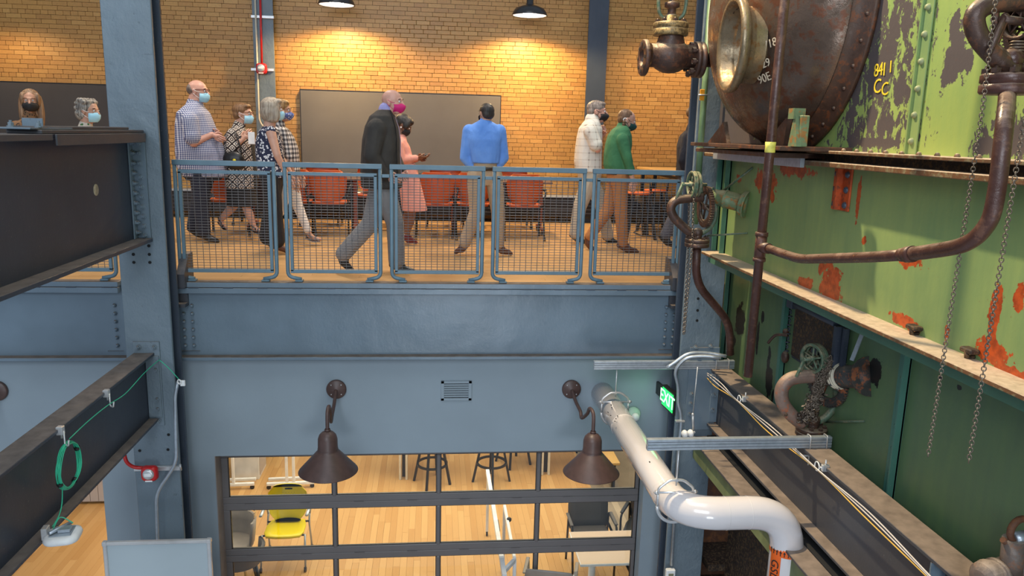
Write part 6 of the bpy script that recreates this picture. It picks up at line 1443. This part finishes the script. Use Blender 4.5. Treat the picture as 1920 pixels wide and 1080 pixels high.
    if 'mask' in sp:
        mm, mk = sp['mask']; gg = G(); rg = []; n = 12
        for (z, r0, out_, hwid) in ((-.045, .06, .115, .20), (-.09, .10, .145, .27), (-.17, .12, .165, .31), (-.29, .10, .145, .29), (-.38, .08, .10, .22), (-.45, .05, .02, .13)) if mk == 'flat' else ((-.04, .06, .11, .16), (-.08, .10, .16, .25), (-.14, .12, .22, .29), (-.24, .11, .20, .28), (-.34, .08, .13, .21), (-.42, .05, .02, .11)):
            rg.append([Hd(.33 - .0 + out_ - (.30 * (abs(f) ** 1.8)) * (1 if mk == 'flat' else 1.15), hwid * f * 1.05, z) for f in [-1 + 2 * k / n for k in range(n + 1)]] + [Hd(.33 + out_ - .02 - .30 * (abs(f) ** 1.8) * (1 if mk == 'flat' else 1.15), hwid * f, z) for f in [1 - 2 * k / n for k in range(n + 1)]])
        gg.loft(rg); o_ = gg.build('face_mask', mm, t)
        gg = G()
        for s_ in (-1, 1):
            gg.tube(smooth_path([Hd(.20, .27 * s_, -.02), Hd(.08, .34 * s_, .0), Hd(-.06, .375 * s_, .09)], 4), .009 * hh, 6); gg.tube(smooth_path([Hd(.20, .27 * s_, -.30), Hd(.08, .33 * s_, -.22), Hd(-.08, .375 * s_, -.08)], 4), .009 * hh, 6)
        gg.build('ear_loop', sp.get('loop', WHITE), t)
    if sp.get('glasses'):
        gg = G()
        for s_ in (-1, 1): gg.tube(arc(Hd(.41, .13 * s_, .04), hl, hu, .085 * hh, 0, 345, 14), .010 * hh, 6); gg.tube([Hd(.40, .215 * s_, .07), Hd(-.03, .355 * s_, .07), Hd(-.10, .36 * s_, .01)], .013 * hh, 6)
        gg.tube([Hd(.43, -.04, .06), Hd(.43, .04, .06)], .009 * hh, 6); gg.build('glasses', sp['glasses'], t)
    sp['_t'] = t; sp['_H'] = Hd; sp['_HE'] = HE; sp['_A'] = A; sp['_hh'] = hh; sp['_fx'] = fx; sp['_lx'] = lx; sp['_cl'] = cl; sp['_sc'] = sc; sp['_nb'] = nb; sp['_nr'] = nr
    return sp
def ball_band(g, sp, i0, i1, grow, a0, a1, n=12):
    """strip of the torso surface between rings, used for lapels, bags and open fronts"""
    cl = sp['_cl'][i0:i1 + 1]; fx, lx = sp['_fx'], sp['_lx']; rg = []
    for (c, rd, rl) in cl:
        row = []
        for k in range(n + 1):
            a = math.radians(a0 + (a1 - a0) * k / n); ca, sa = math.cos(a), math.sin(a); q = (abs(ca) ** 2.4 + abs(sa) ** 2.4) ** (-1 / 2.4); row.append(c + fx * rd * grow * ca * q + lx * rl * grow * sa * q)
        rg.append(row)
    m = n + 1; vs = [p for r in rg for p in r]; g.add(vs, [(i * m + k, i * m + k + 1, (i + 1) * m + k + 1, (i + 1) * m + k) for i in range(len(rg) - 1) for k in range(n)], True)

BROWNH = hairm('brown_hair', (.10, .05, .025), (.20, .11, .055)); GINGER = hairm('brown_ginger_hair', (.12, .055, .022), (.25, .13, .055)); GREYH = hairm('grey_curly_hair', (.05, .04, .035), (.42, .38, .33)); SHORTG = hairm('short_grey_hair', (.12, .095, .08), (.34, .28, .24)); BLONDE = hairm('ash_blonde_hair', (.24, .18, .13), (.48, .40, .31)); BLACKH = hairm('black_hair', (.010, .008, .007), (.035, .028, .024)); HONEY = hairm('honey_hair', (.12, .06, .02), (.36, .20, .07)); SIDEH = hairm('cropped_side_hair', (.10, .07, .055), (.22, .16, .13))
MB = simple('mask_blue', (.38, .68, .82), .7); MK = simple('mask_black', (.012, .012, .014), .7); MP = simple('mask_pink', (.62, .01, .16), .7); MG = simple('mask_teal', (.006, .06, .055), .7); MPAT = blotch('mask_pattern', (.10, .14, .36), (.6, .62, .68), 60, .35)
GING = checks('navy_gingham', (.74, .72, .76), (.30, .32, .44), (.035, .05, .16), .021, .42)
PLAIDC = checks('cream_plaid', (.72, .68, .60), (.62, .57, .49), (.30, .25, .22), .085, .82)
MAZE = maze('maze_print', (.70, .62, .54), (.03, .022, .022), .075)
BLOT = blotch('navy_blotch_print', (.02, .025, .06), (.70, .70, .72), 38, .40)
CHK = checks('black_check', (.66, .62, .60), (.22, .21, .22), (.03, .03, .04), .05, .5)
LEO = blotch('leopard_print', (.18, .09, .04), (.015, .01, .008), 42, .33)
SUIT = cfold('dark_jacket', (.030, .025, .022), (.050, .042, .036)); LAV = cfold('lavender_shirt', (.30, .28, .52)); PINK = cfold('pink_suit', (.66, .28, .22)); BLUES = cfold('blue_shirt', (.10, .25, .66), (.15, .33, .78)); GRNS = cfold('green_shirt', (.035, .15, .065), (.055, .21, .09)); NAVYT = cfold('navy_trousers', (.014, .018, .035)); GREYT = cfold('grey_trousers', (.21, .20, .20)); KHAKI = cfold('khaki_trousers', (.38, .27, .17)); STONE = cfold('stone_trousers', (.42, .36, .27)); COPPER = cfold('copper_trousers', (.36, .15, .05)); BLKT = cfold('black_cloth', (.012, .012, .014)); WHT = cfold('white_trousers', (.72, .68, .64)); DKSUIT = cfold('navy_suit', (.014, .015, .024))
SHB = simple('black_leather', (.012, .011, .011), .35); SHBR = simple('brown_leather', (.10, .035, .018), .4); BELT = simple('dark_belt', (.03, .018, .012), .4)

# --- man in checked shirt
s = person(dict(label='heavy-set man in navy checked short-sleeve shirt, glasses and light blue mask', Y=9.55, skin='pink', head=(372, 172, 44), turn=-8, nr=.30, arm=1.15, leg=1.15, sw=.22, hipw=.12,
    hip=(381, 322), neck=(365, 198), torso=[(385, 330, 43, .22), (379, 312, 44, .23), (376, 285, 44, .24), (371, 258, 39, .23), (366, 234, 34, .23), (363, 212, 28, .23), (364, 200, 17, .17), (366, 194, 12, .12)],
    Rs=(356, 226), Re=(363, 268), Rw=(398, 252), Rhd=(.9, -.1, -.45), Ls=(368, 226), Le=(374, 266), Lw=(402, 252), Rwl=-.16, Lwl=-.02, curl=1.0,
    Rk=(377, 385), Ra=(383, 437), Rt=(404, 450), Lk=(372, 382), La=(362, 428), Lt=(384, 443),
    top=dict(m=GING, sleeve='short', sr=.078, grow=1.03), bottom=dict(k='trousers', m=NAVYT, w=1.2), shoe=(SHB, 'shoe'), mask=(MB, 'flat'), glasses=simple('maroon_frame', (.08, .01, .01), .3),
    hair=[dict(m=SIDEH, n='hair', p=[((-.26, 0, .10), (.235, .335, .27)), ((-.14, 0, .04), (.22, .345, .18))])]))
# --- woman in maze cardigan
s = person(dict(label='short-haired woman in black and cream maze-print cardigan holding a name card', Y=9.75, skin='fair', head=(457, 214, 40), turn=-12, nr=.24, sw=.18, arm=.9,
    hip=(452, 330), neck=(448, 236), torso=[(454, 352, 27, .19), (452, 330, 29, .20), (451, 300, 28, .20), (449, 275, 27, .20), (447, 255, 24, .19), (446, 243, 15, .16), (447, 238, 9, .09)],
    Rs=(436, 250), Re=(430, 285), Rw=(455, 262), Rwl=-.22, Rhd=(.6, 0, .7), Rhn=(0, 1, 0), Ls=(456, 250), Le=(464, 285), Lw=(470, 276), curl=1.1,
    Rk=(462, 388), Ra=(476, 425), Rt=(491, 434), Lk=(440, 384), La=(413, 413), Lt=(424, 428),
    top=dict(m=MAZE, sleeve='long', cut=.6, sr=.062, grow=1.06, n='cardigan'), bottom=dict(k='skirt', m=BLKT, len=.52, flare=1.05), shoe=(SHB, 'sandal'), mask=(MB, 'flat'), glasses=simple('copper_frame', (.2, .08, .03), .3),
    hair=[dict(m=GINGER, p=[((-.12, 0, .20), (.44, .40, .34)), ((-.24, 0, -.02), (.28, .38, .30)), ((.12, 0, .36), (.25, .30, .14))])]))
t = s['_t']; A = s['_A']; g = G(); ball_band(g, s, 0, 5, 1.09, -30, 12, 6); g.build('black_top', BLKT, t)
g = G(); g.bbox(A((466, 262), -.22) + Vector((0, -.02, -.05)), A((478, 251), -.22) + Vector((0, -.012, .02)), .003); g.build('name_card', WHITE, t)
c = A((438, 299), -.26); bg = thing('handbag', 'black shoulder bag with yellow trim at the hip of the woman in the maze-print cardigan', 'bag', c)
blob([('e', c, (.13, .05, .10)), ('e', c + Vector((.03, 0, -.06)), (.12, .045, .06))], .01, SHB, 'bag_body', bg, 3); g = G(); g.tube(smooth_path([c + Vector((-.1, 0, .05)), A((436, 245), -.2), A((446, 262), -.26), c + Vector((.1, -.01, .06))]), .011, 6, flat=.4); g.build('strap', SHB, bg)
g = G(); g.ball(c + Vector((.02, -.05, -.01)), (.02, .01, .02), 8); g.ball(c + Vector((.06, -.05, -.05)), (.016, .01, .025), 8); g.build('charm', YELLOW, bg)
# --- woman with checked blouse and white trousers (behind)
s = person(dict(label='honey-haired woman in black checked blouse and white trousers behind the bob-haired woman', Y=9.2, skin='tan', head=(529, 208, 42), turn=-5, sw=.17, arm=.9,
    hip=(541, 322), neck=(522, 232), torso=[(546, 326, 17, .17), (540, 305, 22, .17), (536, 280, 24, .17), (531, 258, 21, .17), (526, 243, 16, .17), (523, 235, 9, .09)],
    Rs=(528, 250), Re=(541, 295), Rw=(551, 335), Ls=(530, 250), Le=(546, 292), Lw=(560, 328),
    Rk=(528, 388), Ra=(502, 440), Rt=(514, 452), Lk=(556, 380), La=(580, 440), Lt=(600, 449),
    top=dict(m=CHK, sleeve='long', cut=.2, sr=.06, n='blouse'), bottom=dict(k='trousers', m=WHT, len=.86, w=.85, flare=.8), shoe=(simple('sandal_pewter', (.16, .13, .13), .4), 'sandal'), mask=(MPAT, 'cup'),
    hair=[dict(m=HONEY, p=[((-.10, 0, .18), (.44, .38, .38)), ((-.26, 0, -.05), (.25, .36, .34)), ((.10, 0, .36), (.24, .28, .14))])]))
# --- bob-haired woman
s = person(dict(label='woman with ash-blonde bob in sleeveless navy print top and wide black trousers', Y=8.7, skin='fair', head=(512, 206, 44), turn=12, sw=.185, arm=.95,
    hip=(510, 330), neck=(505, 236), torso=[(512, 332, 26, .18), (508, 312, 25, .18), (506, 285, 26, .18), (505, 262, 24, .18), (504, 245, 17, .18), (504, 237, 9, .10)],
    Rs=(508, 248), Re=(520, 292), Rw=(538, 328), Rhd=(.3, 0, -.9), Ls=(508, 248), Le=(524, 290), Lw=(544, 322),
    Rk=(514, 395), Ra=(517, 452), Rt=(534, 468), Lk=(508, 395), La=(503, 445), Lt=(516, 458),
    top=dict(m=BLOT, sleeve='none', n='sleeveless_top', collar=False, grow=1.03), bottom=dict(k='trousers', m=BLKT, w=1.15, flare=1.35, len=.97), shoe=(SHBR, 'shoe'), mask=(MB, 'flat'),
    hair=[dict(m=BLONDE, p=[((-.10, 0, .16), (.46, .42, .40)), ((-.20, 0, -.12), (.38, .44, .42)), ((-.08, 0, -.36), (.34, .40, .24)), ((.10, .30, -.16), (.20, .12, .36)), ((.10, -.30, -.16), (.20, .12, .36)), ((.16, 0, .36), (.24, .30, .14))])]))
# --- bald man striding
s = person(dict(label='bald man striding in dark jacket and grey trousers with a bright pink mask', Y=7.62, skin='pink', head=(737, 192, 49), turn=-22, nr=.27, sw=.21, arm=1.05, leg=1.1, hipw=.09,
    hip=(716, 335), neck=(722, 213), torso=[(716, 352, 38, .21), (714, 325, 38, .21), (714, 290, 36, .215), (715, 262, 35, .22), (716, 238, 31, .215), (717, 218, 23, .20), (721, 206, 12, .11)],
    Rs=(706, 242), Re=(697, 292), Rw=(722, 330), Rhd=(.9, 0, -.3), Ls=(724, 242), Le=(736, 290), Lw=(752, 322), Lwl=.05, Rwl=-.20,
    Rk=(741, 420), Ra=(744, 494), Rt=(772, 508), Lk=(694, 420), La=(642, 478), Lt=(660, 508),
    top=dict(m=SUIT, sleeve='long', sr=.082, grow=1.06, n='jacket', collar=False), bottom=dict(k='trousers', m=GREYT, w=1.12, flare=1.1, len=.96), shoe=(SHB, 'shoe'), mask=(MP, 'cup'), loop=MP, fdL=(-.9, 0, -.4),
    hair=[dict(m=SIDEH, n='hair', p=[((-.36, 0, -.06), (.10, .24, .12))])]))
t = s['_t']; nb = s['_nb']; nr = s['_nr']; A = s['_A']
blob([('c', nb + Vector((0, 0, -.05)), nr * 1.25, nb + Vector((.01, 0, .035)), nr * 1.15), ('c', A((726, 236), 0) + Vector((.05, -.02, 0)), .05, A((738, 268), 0), .03)], .009, LAV, 'shirt_collar', t, 2)
g = G(); ball_band(g, s, 1, 5, 1.075, -22, 22, 6); g.build('shirt_front', LAV, t)
g = G(); ball_band(g, s, 1, 6, 1.10, -38, -18, 4); ball_band(g, s, 1, 6, 1.10, 18, 38, 4); g.build('lapel', SUIT, t)
# --- woman in pink with phone
s = person(dict(label='woman in pink skirt suit and black mask looking down at her phone', Y=9.45, skin='brown', head=(757, 235, 38), nod=32, turn=-5, sw=.17, arm=.95,
    hip=(762, 332), neck=(752, 260), torso=[(764, 336, 20, .17), (758, 318, 21, .17), (752, 295, 22, .17), (749, 275, 20, .17), (749, 263, 13, .16), (750, 257, 7, .08)],
    Rs=(747, 272), Re=(752, 300), Rw=(782, 296), Rwl=-.06, Rhd=(.8, .1, .1), Rhn=(0, .2, 1), Ls=(752, 272), Le=(758, 302), Lw=(783, 298), Lwl=.10, curl=.9,
    Rk=(772, 402), Ra=(762, 442), Rt=(776, 452), Lk=(766, 400), La=(752, 436), Lt=(764, 448),
    top=dict(m=PINK, sleeve='long', sr=.062, cut=.9, n='jacket', grow=1.05), bottom=dict(k='skirt', m=PINK, len=.56, flare=1.28, lean=.10), shoe=(simple('burgundy_pump', (.13, .01, .012), .3), 'shoe'), mask=(MK, 'flat'), loop=MK,
    hair=[dict(m=BLACKH, p=[((-.10, 0, .18), (.46, .40, .38)), ((-.30, 0, -.02), (.24, .34, .30)), ((.14, 0, .34), (.26, .32, .18)), ((.12, -.28, .12), (.2, .12, .26))])]))
A = s['_A']; p = A((793, 292), 0); ph = thing('phone', 'slim phone held by the woman in pink', 'phone', p)
M_ = Matrix.Translation(p) @ Matrix.Rotation(-.35, 4, 'Y'); g = G(); g.bbox((-.07, -.035, -.004), (.07, .035, .004), .003, M_); g.build('body', BLACK, ph); g = G(); g.box((-.062, -.03, .004), (.062, .03, .005), M_); g.build('screen', simple('phone_screen', (.5, .52, .55), .1), ph)
g = G(); g.ball(s['_H'](-.02, -.37, -.14), .045 * s['_hh'], 10); g.build('earring', WHITE, s['_t'])
# --- man in blue shirt from behind
s = person(dict(label='man in bright blue shirt and khaki trousers seen from behind, hands clasped', Y=8.65, th=90, skin='tan', head=(911, 213, 40), turn=28, nr=.25, sw=.20, hipw=.10, arm=1.0,
    hip=(909, 330), neck=(909, 230), torso=[(910, 320, 27, .13), (910, 306, 28, .13), (909, 285, 31, .14), (908, 262, 35, .14), (908, 246, 36, .12), (909, 234, 25, .10), (909, 226, 11, .08)],
    Rs=(936, 246), Re=(944, 296), Rw=(922, 326), Ls=(880, 246), Le=(872, 296), Lw=(897, 326), curl=.9, Rhd=(-.9, 0, -.15), Lhd=(.9, 0, -.1), Rhn=(0, -1, 0), Lhn=(0, -1, 0),
    Rk=(934, 398), Ra=(934, 460), Rt=(954, 473), Lk=(893, 398), La=(870, 458), Lt=(858, 470),
    top=dict(m=BLUES, sleeve='long', sr=.070, cut=.72, cuff=True, grow=1.05, **{'from': 1}), bottom=dict(k='trousers', m=KHAKI, w=1.02, flare=1.05, len=.95), shoe=(SHBR, 'shoe'), mask=(MK, 'flat'), loop=MK,
    hair=[dict(m=BLACKH, p=[((-.10, 0, .16), (.44, .36, .36)), ((-.24, 0, -.02), (.25, .34, .28))])]))
for k_ in ():
    pass
g = G(); c, rd, rl = s['_cl'][1]; g.loft([ringv(c + Vector((0, 0, z)), s['_fx'], s['_lx'], rd * 1.0 + .012, rl * .93) for z in (-.075, -.04)]); g.build('belt', BELT, s['_t'])
# --- man in cream plaid
s = person(dict(label='grey-haired man in cream plaid short-sleeve shirt and stone trousers with black mask', Y=9.8, skin='pink', head=(1120, 210, 44), turn=-12, nr=.27, sw=.21, arm=1.05,
    hip=(1105, 330), neck=(1111, 222), torso=[(1103, 322, 25, .20), (1102, 302, 26, .20), (1103, 280, 25, .20), (1105, 260, 24, .21), (1107, 241, 22, .20), (1109, 229, 15, .17), (1111, 222, 10, .11)],
    Rs=(1107, 246), Re=(1121, 280), Rw=(1126, 254), Rwl=.0, Rhd=(.3, .3, .6), Ls=(1110, 246), Le=(1120, 280), Lw=(1128, 258), Lwl=.06,
    Rk=(1087, 388), Ra=(1078, 440), Rt=(1092, 451), Lk=(1127, 382), La=(1140, 444), Lt=(1158, 455),
    top=dict(m=PLAIDC, sleeve='short', sr=.076, grow=1.05), bottom=dict(k='trousers', m=STONE, w=1.15, flare=1.05, len=.95), shoe=(SHB, 'shoe'), mask=(MK, 'cup'), loop=MK,
    hair=[dict(m=SHORTG, p=[((-.08, 0, .20), (.43, .36, .33)), ((-.24, 0, .02), (.24, .345, .26)), ((.14, 0, .36), (.24, .28, .12))])]))
# --- man in green shirt with braid
s = person(dict(label='person in green shirt and copper trousers with a braid and teal mask', Y=9.1, skin='fair', head=(1176, 226, 42), turn=-6, nod=16, nr=.25, sw=.19,
    hip=(1159, 332), neck=(1167, 239), torso=[(1158, 322, 24, .17), (1156, 310, 25, .18), (1157, 290, 25, .18), (1160, 270, 25, .19), (1162, 254, 22, .19), (1164, 243, 16, .16), (1167, 236, 9, .10)],
    Rs=(1167, 262), Re=(1176, 296), Rw=(1186, 336), Rhd=(.05, 0, -1), Ls=(1166, 262), Le=(1172, 298), Lw=(1180, 330),
    Rk=(1164, 398), Ra=(1168, 458), Rt=(1191, 470), Lk=(1140, 394), La=(1104, 446), Lt=(1112, 470), fdL=(-.9, 0, -.4),
    top=dict(m=GRNS, sleeve='long', sr=.068, cut=.62, cuff=True, grow=1.05), bottom=dict(k='trousers', m=COPPER, w=1.0, flare=.98, len=.95), shoe=(SHBR, 'shoe'), mask=(MG, 'cup'), loop=MG,
    hair=[dict(m=BROWNH, p=[((-.12, 0, .16), (.41, .345, .36)), ((-.28, 0, .0), (.2, .32, .26))])]))
g = G(); c, rd, rl = s['_cl'][0]; g.loft([ringv(c + Vector((0, 0, z)), s['_fx'], s['_lx'], rd * .99, rl * .99) for z in (-.03, .01)]); g.build('belt', BELT, s['_t'])
g = G(); Hd = s['_H']
for k in range(7): g.ball(Hd(-.16 + .02 * k, -.33, -.12 - .10 * k), (.022, .018, .018), 8)
g.build('braid', BROWNH, s['_t']); g = G(); g.tube(arc(Hd(-.15, -.34, -.02), (1, 0, 0), (0, 0, 1), .02, 0, 320, 8), .006, 6); g.build('hair_band', WHITE, s['_t'])
# --- dark-suited figure cut by the right column
person(dict(label='figure in dark navy suit mostly hidden by the right column', Y=9.0, skin='fair', head=(1306, 218, 42), sw=.19,
    hip=(1293, 330), neck=(1298, 240), torso=[(1292, 332, 26, .18), (1293, 305, 24, .18), (1294, 275, 25, .19), (1296, 256, 21, .19), (1298, 245, 12, .14)],
    Rs=(1292, 260), Re=(1282, 300), Rw=(1290, 335), Ls=(1298, 260), Le=(1304, 300), Lw=(1312, 330),
    Rk=(1272, 392), Ra=(1246, 444), Rt=(1262, 460), Lk=(1308, 392), La=(1322, 452), Lt=(1340, 462),
    top=dict(m=DKSUIT, sleeve='long', sr=.075, n='jacket', grow=1.04), bottom=dict(k='trousers', m=cfold('slate_trousers', (.09, .09, .11)), w=1.05), shoe=(SHB, 'shoe'), mask=(MK, 'flat'), loop=MK,
    hair=[dict(m=BROWNH, p=[((-.10, 0, .18), (.44, .36, .34))])]))
# --- grey curly woman far left
person(dict(label='woman with curly grey hair and light blue mask behind the upper girder', Y=8.7, skin='tan', head=(168, 209, 44), turn=-18, sw=.18,
    hip=(160, 335), neck=(160, 238), torso=[(160, 330, 27, .18), (158, 300, 27, .18), (157, 270, 26, .19), (157, 252, 20, .19), (158, 242, 12, .13)],
    Rs=(150, 258), Re=(152, 298), Rw=(170, 320), Ls=(162, 258), Le=(168, 298), Lw=(184, 318),
    Rk=(166, 395), Ra=(160, 450), Rt=(180, 464), Lk=(150, 395), La=(140, 446), Lt=(158, 460),
    top=dict(m=blotch('green_floral', (.55, .48, .40), (.05, .14, .04), 30, .35), sleeve='short', n='blouse'), bottom=dict(k='trousers', m=BLKT), shoe=(SHB, 'shoe'), mask=(MB, 'flat'),
    hair=[dict(m=GREYH, it=1, p=[((-.14, 0, .18), (.44, .42, .38)), ((-.30, 0, -.10), (.30, .40, .34))] + [((-.12 + .42 * math.cos(a) * math.cos(b), .40 * math.sin(b), .12 + .36 * math.sin(a)), (.11, .11, .10)) for a in (.8, 1.3, 1.9, 2.5, 3.1, 3.7) for b in (-1, -.5, 0, .5, 1)])]))
# --- young woman with long hair
person(dict(label='young woman with long light brown hair, leopard-print top and black mask', Y=9.2, th=-62, skin='tan', head=(57, 190, 42), turn=-8, sw=.17,
    hip=(50, 335), neck=(54, 216), torso=[(50, 330, 26, .12), (50, 300, 24, .12), (50, 270, 26, .12), (50, 245, 27, .11), (51, 232, 22, .10), (53, 222, 10, .08)],
    Rs=(31, 238), Re=(26, 275), Rw=(36, 310), Ls=(70, 238), Le=(76, 275), Lw=(68, 310),
    Rk=(42, 392), Ra=(42, 444), Rt=(40, 458), Lk=(58, 392), La=(60, 442), Lt=(58, 456),
    top=dict(m=LEO, sleeve='long', n='blouse'), bottom=dict(k='trousers', m=BLKT), shoe=(SHB, 'shoe'), mask=(MK, 'flat'), loop=MK,
    hair=[dict(m=hairm('long_light_brown_hair', (.10, .055, .03), (.36, .20, .10)), p=[((-.12, 0, .20), (.42, .38, .36)), ((-.22, 0, -.25), (.28, .46, .62)), ((-.10, .36, -.45), (.18, .15, .75)), ((-.05, -.34, -.45), (.20, .16, .75)), ((.06, .30, .1), (.2, .1, .3)), ((.06, -.30, .1), (.2, .1, .3))])]))
# ---------------------------------------------------------------- tidy up
for o in bpy.data.objects:
    if o.type == 'MESH' and o.parent is None and 'label' not in o and o.get('kind') != 'structure': print('unlabelled', o.name)
